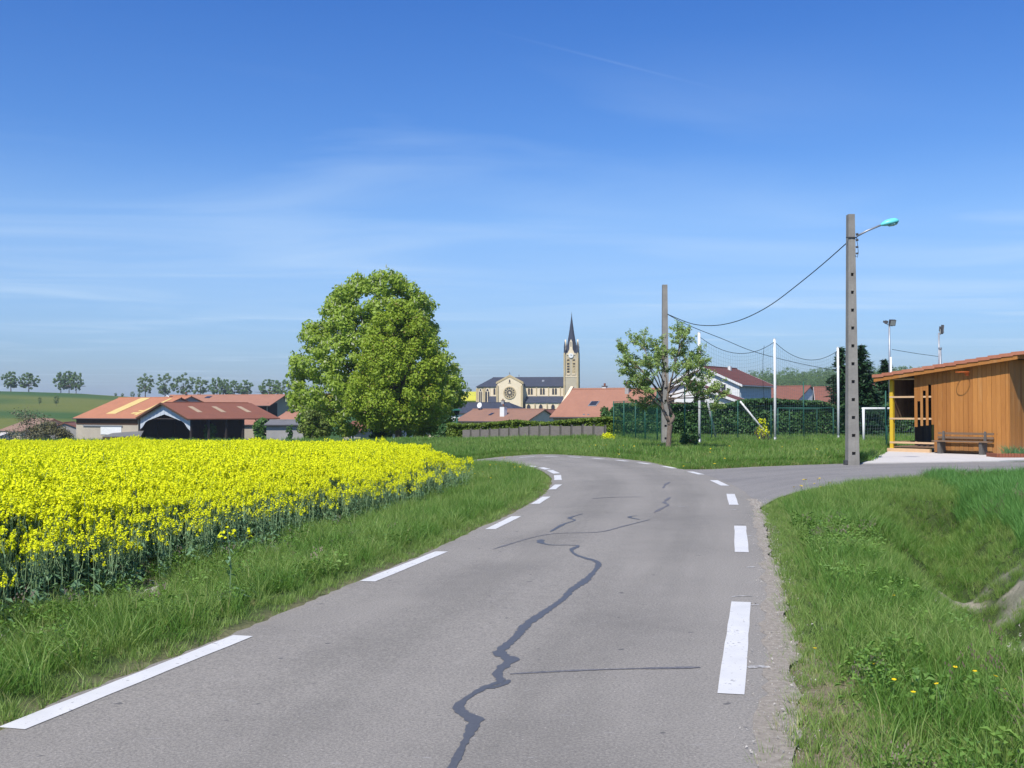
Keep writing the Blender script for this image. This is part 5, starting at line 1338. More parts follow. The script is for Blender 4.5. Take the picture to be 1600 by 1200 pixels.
# long roof behind
phi = math.radians(14); B = P(439, 618, 205); L = 22.5
A = B - Vector((math.cos(phi) * L, -math.sin(phi) * L, 0)); A.z = B.z
r, d = house('farmhouse', 'long farm range with orange roof behind the open barn, dark opening in its gable', 'farmhouse', A, B, 5.6, 1.75, -4.4, 'render_beige', 'roof_orange', over=.9, ov_end=1.0, group='farm buildings of the village edge')
mb = MB(); mb.box(d['h'] - 6.6, d['h'] - 3.2, -5.66, -5.604, d['z1'] - 2.6, d['z1'] - .2); mb.build('whitewashed_panel', MT['white_paint'], r)
mb = MB(); mb.box(d['h'] - 2.3, d['h'] - .15, -5.66, -5.604, d['z1'] - 3.4, d['z1'] - .1); mb.build('dark_opening', MT['dark_inside'], r)  # flat dark panels paint the unlit inside of the opening, here and on the gable
mb = MB(); mb.box(d['h'] + .004, d['h'] + .05, -5.4, -1.6, d['z1'] - 3.4, d['z1'] + .3); mb.build('dark_opening', MT['dark_inside'], r)
skylight(r, d, -3.2, .9, 1.1, 1.1); chimney(r, -7.9, -1.5, d['zr'] - 1, d['zr'] + .35, .35, 'concrete_dark'); finish(r)
# roof piece between the bright barn and the open barn ridge, with a small arched white dormer
A = P(262, 620.5, 196); B = P(298, 621.5, 192); B.z = A.z
r, d = house('farmhouse', 'short orange roofed house with an arched white dormer between the two barns', 'farmhouse', A, B, 4.0, 1.5, -4.4, 'render_grey', 'roof_bright', over=.3, group='farm buildings of the village edge'); finish(r)
dm = MB(); q = [(-1.1 + .0, -1.3, d['zr'] - .5)]
pts_ = [(-1.4 + .62 * math.cos(a), -1.5, d['zr'] - .45 + .62 * math.sin(a)) for a in np.linspace(0, math.pi, 9)]
dm.tube([Vector(p) for p in pts_], .1, 6); dm.build('dormer_arch', MT['white_paint'], r)
dm = MB(); dm.slab([(p[0], p[1] + .02, p[2]) for p in pts_], (0, 1.0, 0)); dm.build('dormer', MT['dark_inside'], r)
# low sheds and walls right of the barns
A = P(441, 639, 190); B = P(466, 652, 184); B.z = A.z
r, d = house('outbuilding', 'small orange roofed outbuilding just right of the long farm range', 'outbuilding', P(448, 645, 192), P(480, 645, 190), 3.5, 1.4, -4.4, 'render_beige', 'roof_orange', group='farm buildings of the village edge'); finish(r)
r, d = house('outbuilding', 'grey walled outbuilding with pale grey roof at the left foot of the chestnut', 'outbuilding', P(424, 658, 150), P(500, 658, 150), 3.0, .5, -4.0, 'render_grey', 'grey_sheet', group='farm buildings of the village edge'); finish(r)
r, d = house('outbuilding', 'small tiled outbuilding with beige wall seen through the open end of the red roofed barn', 'outbuilding', P(366, 652, 184), P(404, 652, 184), 3.0, 1.2, -4.4, 'render_beige', 'roof_orange', over=.3, group='farm buildings of the village edge'); finish(r)
r, d = house('outbuilding', 'brown roofed shed under the chestnut beside its dark trunks', 'outbuilding', P(553, 661, 132), P(580, 661, 131), 2.4, .9, -3.6, 'render_beige', 'roof_brown2', group='farm buildings of the village edge'); finish(r)
window(r, 0, 1.4, .7, .8, -2.4)
r, d = house('outbuilding', 'white walled shed glimpsed behind the trunks under the big trees', 'outbuilding', P(600, 668, 140), P(632, 668, 139), 2.4, .6, -3.8, 'render_white', 'grey_sheet', group='farm buildings of the village edge'); finish(r)
window(r, 0, 1.4, .9, .9, -2.4, shutters='concrete_dark')
r, d = house('outbuilding', 'pale yellow walled shed with low roof right below the right side of the chestnut', 'outbuilding', P(684, 661, 140), P(702, 664, 138), 2.4, .6, -3.8, 'render_cream', 'beige_sheet', group='farm buildings of the village edge'); finish(r)
# old barns at the far left
r, d = house('old_barn', 'old stone barn with mossy grey brown roof at the far left', 'barn', P(48, 655, 190), P(84, 656, 180), 5.0, 1.9, -4.6, 'stone_pale', 'roof_old', group='farm buildings of the village edge'); finish(r)
r, d = house('outbuilding', 'low reddish roofed shed between the old stone barn and the bright barn', 'outbuilding', P(101, 662, 178), P(116, 660, 186), 5.2, 2.0, -4.6, 'render_grey', 'roof_brown2', group='farm buildings of the village edge'); finish(r)
r, d = house('outbuilding', 'flat pale roofed shed at the left edge of the picture behind the rapeseed', 'outbuilding', P(-20, 678, 170), P(10, 678, 170), 2.0, .3, -4.6, 'render_white', 'slab', group='farm buildings of the village edge'); finish(r)

# --- low board fence in front of the light hedge
fl = thing('board_fence', 'low weathered grey panel fence below the light green hedge', 'fence', (P(945, 690, 54.5).x, 54.5, 0))
a = np.array((P(946, 690, 54.5).x, 54.5)); b = np.array((P(722, 690, 61).x, 61.0)); n = 14; o = fl.location
for i in range(n):
    p = a + (b - a) * i / n; q = a + (b - a) * (i + 1) / n; zp_, zq = gz(*p), gz(*q); dr = (q - p) / np.linalg.norm(q - p); nn_ = np.array((-dr[1], dr[0])) * .02
    p2 = p + dr * .07; q2 = q - dr * .07; h = .72 - .0 * i + random.uniform(-.02, .02)
    zz = min(zp_, zq)
    pts4 = [Vector((p2[0], p2[1], zp_ - .05)) - o, Vector((q2[0], q2[1], zq - .05)) - o, Vector((q2[0], q2[1], zq + h)) - o, Vector((p2[0], p2[1], zp_ + h + random.uniform(-.015, .015))) - o]
    MB().slab(pts4, (nn_[0] * 2, nn_[1] * 2, 0)).build('panel', MT['fence_board'], fl)
    mb = MB(); mb.box(-.045, .045, -.05, .05, -.2, .78); oo = mb.build('post', MT['concrete_dark'], fl); oo.location = Vector((p[0], p[1], zp_)) - o
# green street lamp by the tree
p = P(714, 692, 74); z = gz(p.x, p.y); top = P(712, 640, 74).z - z
sl2 = thing('street_lamp', 'dark green post lamp with lantern head right of the big trees', 'street lamp', (p.x, p.y, z))
MB().tube([(0, 0, -.2), (0, 0, top - .35)], [.06, .045], 8).build('post', MT['green_paint'], sl2, True)
mb = MB(); mb.frustum((-.12, .12, -.12, .12), (-.2, .2, -.2, .2), top - .35, top - .06); mb.build('lantern', MT['glass_dark'], sl2)
mb = MB(); mb.frustum((-.36, .36, -.36, .36), (-.14, .14, -.14, .14), top - .06, top + .05); mb.build('lantern_roof', MT['green_paint'], sl2)
# ------------------------------------------------------------------ trees and hedges
def shell_clusters(prof, u0, d, yc, n, r, depth=1.0, inner=.25, sig=(.6, 1.1), skew=None):
    """prof: list of (v, half width px left, right); clump centres near the surface of the lathe-like crown"""
    prof = sorted(prof); vs = np.array([p[0] for p in prof], float); wl_ = np.array([p[1] for p in prof], float); wr_ = np.array([p[2] for p in prof], float)
    s = d / F; out_ = []
    w = (wl_ + wr_); 
    vv = np.interp(r.random(n * 3), np.r_[0, np.cumsum((w[1:] + w[:-1]) / 2 * np.diff(vs))] / np.sum((w[1:] + w[:-1]) / 2 * np.diff(vs)), vs)
    for v in vv[:n]:
        L = np.interp(v, vs, wl_) * s; R = np.interp(v, vs, wr_) * s; a = r.uniform(0, 2 * math.pi)
        q = 1 + .01 - abs(r.normal()) * .10 + .05 * r.normal() if r.random() > inner else r.uniform(.2, .85)
        c, sn = math.cos(a), math.sin(a); rx = (R if c > 0 else L)
        out_.append((c * rx * q, sn * (L + R) / 2 * depth * q, (640 - v) * s + EYE))
    return np.array(out_), r.uniform(sig[0], sig[1], n)
def limbs(mb, base_p, targets, r0, n=6, r=rng):
    b = Vector(base_p)
    for t in targets:
        t = Vector(t); m = b.lerp(t, .5) + Vector((r.normal() * .2, r.normal() * .2, abs((t - b).length) * .08))
        mb.tube([b, b.lerp(m, .55), m, m.lerp(t, .6), t], [r0, r0 * .75, r0 * .5, r0 * .3, r0 * .1], n)
def crown_tree(name, label, cat, u0, d, prof, ncl, sig, nleaf, leaf, mat, trunk_r, seed, zb=None, bark='bark', group=None, depth=.9, inner=.25, fork=.3, nlimb=16, extra=None, up=.35):
    r = np.random.default_rng(seed); p = P(u0, 690, d); z = gz(p.x, p.y) if zb is None else zb
    t = thing(name, label, cat, (p.x, d, z), 0, group)
    cl, sg = shell_clusters(prof, u0, d, d, ncl, r, depth, inner, sig); cl[:, 2] -= z
    if extra is not None: cl = np.r_[cl, extra[0]]; sg = np.r_[sg, extra[1]]
    V, Fq = leafcloud(cl, sg, nleaf, leaf, r, up)
    link('crown', npmesh('crown', V, Fq, mat), t)
    ztop = cl[:, 2].max(); fz_ = ztop * fork
    mb = MB(); mb.tube([(0, 0, -.4), (0, 0, .4), (.05, 0, fz_ * .6), (0, .03, fz_)], [trunk_r * 1.5, trunk_r * 1.1, trunk_r * .95, trunk_r * .85], 10)
    idx = r.choice(len(cl), nlimb, replace=False)
    limbs(mb, (0, .02, fz_ * .95), [cl[i] for i in idx], trunk_r * .5, 6, r)
    mb.build('trunk', MT[bark], t, True); return t, cl, sg
ches = [(424, 6, 10), (432, 32, 40), (448, 42, 66), (462, 72, 78), (478, 74, 88), (492, 84, 84), (505, 98, 84), (520, 108, 92), (545, 118, 108), (575, 126, 118), (600, 132, 128), (625, 134, 132), (645, 118, 128), (660, 104, 110), (676, 88, 92)]
t, cl, sg = crown_tree('chestnut_tree', 'tall broad chestnut tree with pale flower candles, behind the rapeseed field', 'tree', 588, 96, ches, 640, (.50, .95), 64000, .32, MT['chestnut'], .42, 11, nlimb=26, inner=.22, extra=None)
# flower candles
r = np.random.default_rng(5); V = []
mb = MB(); o3 = cl[:, :]; cen = cl.mean(0)
for i in r.choice(len(cl), 420, replace=False):
    c = cl[i]; dirn = c - cen; dirn /= np.linalg.norm(dirn) + 1e-6; p = c + dirn * sg[i] * .5 + r.normal(size=3) * .15
    if p[2] < 3: continue
    mb.tube([Vector(p), Vector(p) + Vector((0, 0, .32))], [.075, .015], 4, cap=False)
mb.build('flower_candles', leafy('chestnut_blossom', (.50, .52, .36), (.42, .46, .28), .2), t)['kind'] = 'stuff'
olive = [(474, 5, 8), (490, 20, 26), (510, 34, 38), (535, 46, 52), (560, 60, 62), (590, 74, 68), (615, 78, 72), (640, 74, 66), (655, 58, 52), (667, 36, 32)]
crown_tree('maple_tree', 'olive green rounded tree standing in front of the big chestnut', 'tree', 622, 86, olive, 420, (.45, .85), 46000, .23, MT['maple'], .26, 12, nlimb=18, inner=.2)
# lower trees under/left of the chestnut
crown_tree('young_tree', 'small yellowish green tree below the left side of the chestnut', 'tree', 492, 88, [(645, 6, 6), (655, 18, 16), (665, 22, 20), (675, 20, 18), (686, 12, 12)], 50, (.3, .6), 3600, .22, leafy('reddish_leaves', (.11, .17, .035), (.18, .22, .05), .3, by_obj=0), .12, 13, nlimb=8)
for k, (u, lab, tr) in enumerate([(600, 'left dark trunk under the olive green tree', .30), (628, 'right dark trunk under the olive green tree', .34)]): pass
def shrub(name, label, cat, u, d, w, vt, vb, mat, n, leaf, seed, sx=1.0, group=None, dep=.8):
    r = np.random.default_rng(seed); p = P(u, vb, d); z = gz(p.x, p.y); s = d / F; H = P(u, vt, d).z - z
    k = 34; cl = np.c_[r.uniform(-1, 1, k), r.uniform(-1, 1, k) * dep, r.random(k)]; cl[:, :2] *= np.sqrt(1 - (cl[:, 2:] * .85) ** 2) * w / 2 * s * .8; cl[:, 2] = cl[:, 2] * H * .82 + .1 * H
    V, Fq = leafcloud(cl, np.full(k, max(.18, w * s * .16)), n, leaf, r)
    V[:, 2] = np.maximum(V[:, 2], 0)
    t = thing(name, label, cat, (p.x, p.y, z), 0, group); link('foliage', npmesh('foliage', V, Fq, mat), t)
    mb = MB(); limbs(mb, (0, 0, -.1), [cl[i] for i in range(6)], .05, 4, r); mb.build('stems', MT['bark'], t); return t
shrub('bush', 'dark bush below the right edge of the chestnut, beside the post lamp', 'bush', 706, 76, 62, 663, 693, MT['hedge_dark'], 5200, .16, 21)
shrub('bush', 'green bush growing under the right end of the red barn roof', 'bush', 410, 150, 42, 653, 690, MT['bush'], 3800, .35, 22)
shrub('bush', 'pale green bush against the dark side of the open barn', 'bush', 329, 158, 26, 662, 690, MT['bush'], 2200, .3, 23)
shrub('bush', 'small dark conifer shaped bush in front of the grey wall left of the chestnut', 'bush', 453, 130, 14, 661, 690, MT['hedge_dark'], 1600, .25, 24)
shrub('bush', 'light green bush at the left foot of the chestnut', 'bush', 487, 84, 22, 662, 690, MT['hedge_light'], 1500, .18, 31)
shrub('bush', 'dark bush in shade between the trunks of the two big trees', 'bush', 595, 92, 40, 662, 695, MT['hedge_dark'], 3500, .2, 32)
shrub('bush', 'scruffy dark bush at the foot of the left white net post', 'bush', 1078, 42.5, 36, 678, 704, MT['hedge_dark'], 3200, .07, 25)
shrub('bush', 'grey brown twiggy thicket at the left edge in front of the old barns', 'bush', 40, 140, 90, 640, 700, MT['twig'], 2000, .22, 26, dep=.5)
shrub('bush', 'olive brown thicket in front of the old stone barn', 'bush', 78, 150, 70, 662, 700, leafy('brown_olive_leaves', (.11, .11, .04), (.16, .14, .06), .2, by_obj=0), 4200, .3, 27)
shrub('bush', 'round dark green bush left of the tall green mesh fence', 'bush', 954, 60, 42, 632, 690, MT['hedge_dark'], 5200, .14, 28)
t = shrub('flowering_shrub', 'yellow flowering clump in the grass left of the green mesh fence', 'flowering shrub', 950, 52, 22, 678, 697, MT['rape_flower'], 620, .08, 29, group='stray yellow flowering clumps')
t = shrub('flowering_shrub', 'tall yellow flowering plant behind the slanting white bar', 'flowering shrub', 1192, 49, 17, 652, 676, MT['rape_flower'], 260, .09, 30, group='stray yellow flowering clumps')
mb = MB(); mb.tube([(0, 0, -1), (.02, 0, .4)], .02, 5); mb.tube([(0, 0, .0), (-.2, 0, .6)], .012, 4); mb.tube([(0, 0, .0), (.22, 0, .6)], .012, 4); mb.build('stem', MT['rape_stem'], t)

def hedge(name, label, pts, H, W, n, leaf, mat, seed, lump=.35, z0=0.0):
    r = np.random.default_rng(seed); pts = np.array(pts, float); seg = np.linalg.norm(np.diff(pts, axis=0), axis=1); cum = np.r_[0, np.cumsum(seg)]; L = cum[-1]
    s = r.random(n) * L; x = np.interp(s, cum, pts[:, 0]); y = np.interp(s, cum, pts[:, 1])
    hx = H * (1 + (vn(s, s * 0, 1.3, seed) - .5) * lump * .5 + (vn(s, s * 0 + 9, 4.0, seed + 1) - .5) * lump * .5)
    # mostly on front face and top
    f = r.random(n); z = np.where(f < .62, r.random(n) ** .8, 1 - np.abs(r.normal(size=n)) * .04) * hx; off = np.where(f < .62, -W / 2 + np.abs(r.normal(size=n)) * .16 * W + .35 * W * (z / H) ** 4, r.uniform(-W / 2, W / 2, n))
    bulge = (vn(s + .6 * z, z * 1.3 + .4 * s, .75, seed + 2) - .5) * .30 + (vn(s * .9 - z, z + s * .5, .33, seed + 5) - .5) * .22
    y2 = y + off + bulge * (f < .62); x2 = x + r.normal(size=n) * .05
    k = thing(name, label, 'hedge', (pts[0][0], pts[0][1], z0))
    zb_ = np.interp(s, cum, [gz(*p) for p in pts])
    c = np.c_[x2 - pts[0][0], y2 - pts[0][1], z + zb_ - z0]
    V, Fq = leafcloud(c, np.full(n, .10), int(n * 1.25), leaf * .9, r, .3)
    # reorder so that every centre gets one leaf on average
    link('foliage', npmesh('foliage', V, Fq, mat), k)
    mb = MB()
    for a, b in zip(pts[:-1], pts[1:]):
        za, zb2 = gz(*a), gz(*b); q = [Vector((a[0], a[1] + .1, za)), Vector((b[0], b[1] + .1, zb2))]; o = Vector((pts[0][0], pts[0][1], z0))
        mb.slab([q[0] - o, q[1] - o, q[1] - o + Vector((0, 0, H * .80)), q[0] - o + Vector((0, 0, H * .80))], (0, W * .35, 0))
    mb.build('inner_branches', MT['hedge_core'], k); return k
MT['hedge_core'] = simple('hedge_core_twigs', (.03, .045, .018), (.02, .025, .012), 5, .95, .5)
hedge('hedge', 'tall dark green hedge behind the football net and mesh fence', [(P(962, 690, 62).x, 62), (P(1040, 690, 60).x, 60), (P(1150, 690, 58.5).x, 58.5), (P(1240, 690, 58.5).x, 58.5), (P(1345, 690, 60).x, 60), (P(1470, 690, 62).x, 62)], 1.86, 1.6, 52000, .17, MT['hedge_dark'], 41, .35)
hedge('hedge', 'light yellow green hedge above the low grey panel fence', [(P(700, 690, 66).x, 66), (P(800, 690, 63).x, 63), (P(880, 690, 60).x, 60), (P(968, 690, 58).x, 58)], 1.08, 1.2, 26000, .13, MT['hedge_light'], 42, .4)

# spruces
def spruce(label, u, d, vt, w, seed, sparse=1.0):
    r = np.random.default_rng(seed); p = P(u, 690, d); z = gz(p.x, p.y); H = P(u, vt, d).z - z; s = d / F; R = w * s / 2
    t = thing('spruce_tree', label, 'tree', (p.x, d, z), 0, 'spruces by the football ground')
    Vs = []; mb = MB(); mb.tube([(0, 0, -.3), (0, 0, H * .5), (0, 0, H)], [.16, .09, .012], 7)
    nz = 46
    for i in range(nz):
        f = i / nz; zc_ = .3 + (H - .35) * f; rr = R * (1 - f) ** .75 * r.uniform(.85, 1.2) + .10
        for k in range(int(max(7, 20 * (1 - f)) * sparse)):
            a = r.uniform(0, 6.28); L = rr * r.uniform(.7, 1.1); e = np.array((math.cos(a) * L, math.sin(a) * L, zc_ - L * .22 + .10 * L))
            b = np.array((0, 0, zc_)); 
            if i % 2 == 0: mb.tube([Vector(b), Vector(b + (e - b) * .55 + (0, 0, .04)), Vector(e)], [.02, .012, .004], 3, cap=False)
            m = max(8, int(L / .030)); tt_ = r.random(m) ** .8; c = b + (e - b) * tt_[:, None]; c += r.normal(size=c.shape) * np.array((.06, .06, .03)) * (1 + L * .6)
            nr = np.c_[r.normal(size=(m, 2)) * .5, np.ones(m)]; nr /= np.linalg.norm(nr, axis=1)[:, None]
            dv_ = (e - b) / (np.linalg.norm(e - b) + 1e-6); tv = dv_ + r.normal(size=(m, 3)) * .45; tv /= np.linalg.norm(tv, axis=1)[:, None]; bv = np.cross(nr, tv)
            sz = r.uniform(.10, .20, m)[:, None] * (1.0 if d < 70 else 1.3)
            Vs.append(np.stack([c - tv * sz, c + bv * sz * .32, c + tv * sz, c - bv * sz * .32 - (0, 0, .02)], 1).reshape(-1, 3))
    V = np.concatenate(Vs); link('needles', npmesh('needles', V, np.arange(len(V)).reshape(-1, 4), MT['spruce']), t); mb.build('trunk', MT['bark'], t, True); return t
spruce('tall spruce right behind the near concrete pole', 1347, 58, 537, 78, 51)
spruce('slender loose spruce behind the right white net post', 1315, 61, 541, 56, 52, .8)
spruce('dark spruce behind the left end of the shed roof', 1384, 64, 560, 62, 53)
spruce('lower spruce behind the open bay of the shed', 1408, 68, 590, 70, 54)

# pear tree by the road
def pear(u, d, vb, seed):
    r = random.Random(seed); p = P(u, vb, d); z = gz(p.x, p.y); s = d / F; nr = np.random.default_rng(seed)
    t = thing('pear_tree', 'small gnarled pear tree with sparse fresh leaves beside the farther utility pole', 'tree', (p.x, d, z))
    Q = lambda u_, v_, dy=0.0: Vector(((u_ - u) * s, dy, (640 - v_) * s + EYE - z))
    mb = MB()
    mb.tube([Q(1044, 716), Q(1044, 704), Q(1045, 690), Q(1046, 676), Q(1047, 666), Q(1047, 657), Q(1044, 650)], [.155, .115, .095, .09, .10, .075, .05], 10)
    mb.tube([Q(1045, 664), Q(1050, 657), Q(1053, 651), Q(1050, 646)], [.10, .085, .06, .045], 8)
    mb.tube([Q(1046, 659), Q(1041, 650), Q(1036, 640), Q(1034, 625), Q(1035, 610), Q(1038, 595)], [.08, .065, .055, .045, .035, .025], 8)
    mb.tube([Q(1050, 648), Q(1046, 636), Q(1043, 622), Q(1046, 606), Q(1050, 590)], [.06, .055, .05, .045, .04], 7)
    tips = []
    def grow(a, dirn, L, rad, lv):
        n = 3; pts_ = [a]; dd = dirn.normalized()
        for i in range(n):
            dd = (dd + Vector((r.gauss(0, .22), r.gauss(0, .22), r.gauss(.05, .15)))).normalized(); pts_.append(pts_[-1] + dd * L / n)
        mb.tube(pts_, [rad, rad * .85, rad * .7, rad * .5], 5 if lv > 1 else 4, cap=False)
        if lv <= 1: tips.extend(pts_[1:])
        if lv == 0: return
        for i in range(r.choice((3, 3, 4))):
            q = pts_[r.choice((1, 2, 3))] if i else pts_[-1]
            nd = (dd + Vector((r.gauss(0, .75), r.gauss(0, .75), r.gauss(.12, .45)))).normalized()
            grow(q, nd, L * r.uniform(.6, .85), rad * .55, lv - 1)
    starts = [((1036, 632), (1012, 600)), ((1035, 622), (1000, 578)), ((1034, 612), (1006, 548)), ((1038, 600), (1030, 560)), ((1046, 610), (1060, 545)), ((1044, 625), (1085, 585)), ((1046, 618), (1094, 606)), ((1036, 640), (1008, 618)), ((1050, 592), (1068, 540)), ((1043, 628), (1078, 618)), ((1036, 630), (990, 592)), ((1034, 615), (990, 560)), ((1044, 622), (1110, 622)), ((1046, 630), (1100, 640)), ((1043, 610), (1040, 575)), ((1046, 600), (1075, 570)), ((1035, 620), (1018, 632)), ((1044, 615), (1062, 590)), ((1035, 610), (1020, 580)), ((1046, 606), (1092, 580))]
    for (a, b) in starts:
        A_2, B_2 = Q(*a), Q(*b); dy = r.uniform(-.5, .5); B_2.y = dy; m = A_2.lerp(B_2, .55) + Vector((r.gauss(0, .06), dy * .3, r.gauss(.04, .05)))
        mb.tube([A_2, m, B_2], [.028, .02, .013], 6)
        for q in (m, B_2, B_2): grow(q, (B_2 - A_2).normalized() + Vector((r.gauss(0, .5), r.gauss(0, .6), r.gauss(.1, .3))), .46, .018, 2)
    grow(Q(1060, 548), Vector((.25, 0, 1)), .5, .02, 1); grow(Q(1066, 536), Vector((.3, 0, 1)), .45, .016, 1); grow(Q(1038, 560), Vector((-.1, 0, 1)), .5, .02, 1)
    mb.build('trunk', MT['pale_bark'], t, True)
    T = np.array([tuple(q) for q in tips]); V, Fq = leafcloud(T, np.full(len(T), .085), 25000, .066, nr, .3, 1.0, .6); link('leaves', npmesh('leaves', V, Fq, MT['pear']), t)
    return t
pear(1043, 39.7, 709, 61)

# hill trees
r = np.random.default_rng(77)
def hill_proto(seed, kind):
    r = np.random.default_rng(seed); k = 80; cl = []
    while len(cl) < k:
        p = r.uniform(-1, 1, 3); 
        if np.linalg.norm(p) < 1 and (np.linalg.norm(p) > .45): cl.append(p)
    cl = np.array(cl) * np.array((.50, .42, .42)) + np.array((0, 0, .56))
    V, Fq = leafcloud(cl, r.uniform(.04, .09, k) * (1 if kind else .85), 8500 if kind else 6000, .040, r, .3)
    crown = npmesh('crown', V, Fq, MT['far_leaf'] if kind else MT['far_leaf2'])
    mb = MB(); mb.tube([(0, 0, -.1), (0, 0, .35), (.01, 0, .6)], [.028, .02, .012], 5); limbs(mb, (0, 0, .28), [cl[i] for i in range(8)], .014, 3, r)
    return crown, mb.mesh('trunk', MT['bark'])
protos_t = [hill_proto(80 + i, i % 2) for i in range(5)]
hills = [(17, 612, 580, 26, 600, 1, 'broad dark tree at the far left of the hill crest'), (45, 612, 581, 27, 600, 3, 'second tree of the leftmost pair on the hill crest'),
 (95, 613, 580, 22, 600, 3, 'left tree of the dense cluster alone on the left crest'), (108, 613.5, 579, 20, 604, 1, 'middle tree of the dense cluster alone on the left crest'), (119, 613.5, 580, 20, 600, 3, 'right tree of the dense cluster alone on the left crest'),
 (227, 617, 584, 27, 600, 2, 'first airy tree of the row above the bright barn roof'), (258, 618, 581, 28, 600, 0, 'tallest airy tree, second of the row above the barns'), (286, 619, 583, 28, 600, 2, 'third airy tree of the row above the barns'), (313, 620, 588, 26, 600, 4, 'fourth, lowest airy tree of the row above the barns'),
 (339, 621, 588, 22, 600, 3, 'left tree of the dense group above the long orange roof'), (352, 621, 592, 20, 606, 1, 'second tree of the dense group above the long orange roof'), (366, 622, 593, 22, 600, 3, 'third tree of the dense group above the long orange roof'), (383, 622, 593, 22, 600, 1, 'right tree of the dense group above the long orange roof'),
 (421, 621, 592, 30, 560, 1, 'dark tree on the crest just left of the chestnut'), (441, 620, 592, 28, 560, 3, 'tree on the crest half hidden by the chestnut, beside the orange gable'),
 (733, 614, 606, 7, 630, 1, 'tiny dark tree on the horizon between chestnut and church')]
for (u, vb, vt, w, d, k, lab) in hills:
    p = P(u, vb, d); zb_ = float(ground([p.x], [d])[0]); H = P(u, vt, d).z - zb_; W = w * d / F * 1.22
    t = thing('hill_tree', lab, 'tree', (p.x, d, zb_), r.uniform(0, 6), 'trees along the hill crest')
    for me_, nm in zip(protos_t[k], ('crown', 'trunk')): link(nm, me_, t)
    t.scale = (W / .98, W / .98, H)
bl = [(181, 618, 614.5, 6, 'first tiny round bush left of the row on the crest'), (191, 618.5, 615, 6, 'second tiny round bush on the crest'), (207, 619.5, 612, 8, 'larger dark bush on the crest left of the airy trees'), (217, 620, 614, 6, 'small dark bush under the first airy tree')]
for (u, vb, vt, w, lab) in bl:
    d = 590; p = P(u, vb, d); zb_ = float(ground([p.x], [d])[0]); H = P(u, vt, d).z - zb_ + .5; W = w * d / F
    t = thing('hill_bush', lab, 'bush', (p.x, d, zb_ - H * .1), r.uniform(0, 6), 'bushes along the hill crest'); link('crown', protos_t[1][0], t); t.scale = (W / .98, W / .98, H)
for (u, vb, vt, w, k, lab) in [(62, 634, 619, 6, 4, 'thin young tree in the middle of the green slope on the left'), (88, 635, 617, 9, 2, 'yellowish young tree right of the thin one on the green slope')]:
    d = 420; 
    for dd_ in np.linspace(300, 600, 61):
        p = P(u, vb, dd_)
        if float(ground([p.x], [dd_])[0]) >= p.z: d = dd_; break
    p = P(u, vb, d); zb_ = float(ground([p.x], [d])[0]); H = (vb - vt) * d / F; t = thing('hill_tree', lab, 'tree', (p.x, d, zb_), 1.0, 'trees along the hill crest')
    for me_, nm in zip(protos_t[k], ('crown', 'trunk')): link(nm, me_, t)
    t.scale = (w * d / F, w * d / F, H)
# distant wood on the right and low scrub line elsewhere
def simple_mesh_proto(i):
    V, Fq = None, None
    me_ = protos_t[i][0]; v = np.empty(len(me_.vertices) * 3); me_.vertices.foreach_get('co', v); v = v.reshape(-1, 3)[:4000]; return v, np.arange(4000).reshape(-1, 4).tolist(), [0] * 1000
n = 620; uu = np.r_[rng.uniform(1165, 1420, n // 2), rng.uniform(1400, 1980, n // 2)]; dd_ = rng.uniform(560, 760, n); x = (uu - 800) / F * dd_
top = np.interp(uu, [1165, 1200, 1230, 1262, 1300, 1340, 1420, 2000], [613, 606, 600, 594, 593, 597, 600, 598]); z0_ = base(x, dd_)
H_ = rng.uniform(7, 11, n); want = EYE + (640 - top + rng.uniform(-1.2, 1.2, n)) * dd_ / F; zz = np.minimum(want - H_, want - H_); zz = np.maximum(z0_ - 1, zz)
o = scatter('distant_wood', [simple_mesh_proto(1), simple_mesh_proto(3)], np.c_[x, dd_, zz], np.c_[np.zeros((n, 2)), rng.uniform(0, 6, n)], H_ * 1.25, rng.integers(0, 2, n), [MT['far_leaf']])
tag(o, 'hazy wooded hill on the horizon right of the white house', 'wood', kind='stuff')
# wooded hump under it
V = []; nu_, nv_ = 40, 8
for j in range(nv_):
    for i in range(nu_):
        u = 1150 + (2100 - 1150) * i / (nu_ - 1); d = 540 + 260 * j / (nv_ - 1); x = (u - 800) / F * d
        tp = EYE + (640 - np.interp(u, [1150, 1200, 1230, 1262, 1300, 1340, 1420, 2000], [622, 612, 607, 602, 601, 604, 607, 605])) * 650 / F
        f = math.sin(math.pi * min(1, (j / (nv_ - 1)) * 1.0)); V.append((x, d, float(base([x], [d])[0]) - 3 + (tp - float(base([x], [d])[0]) + 3) * f))
ii = (np.arange(nv_ - 1)[:, None] * nu_ + np.arange(nu_ - 1)[None]).ravel()
tag(link('wooded_hill', npmesh('wooded_hill', V, np.stack([ii, ii + 1, ii + nu_ + 1, ii + nu_], 1), MT['hedge_core'], smooth=True)), kind='structure')

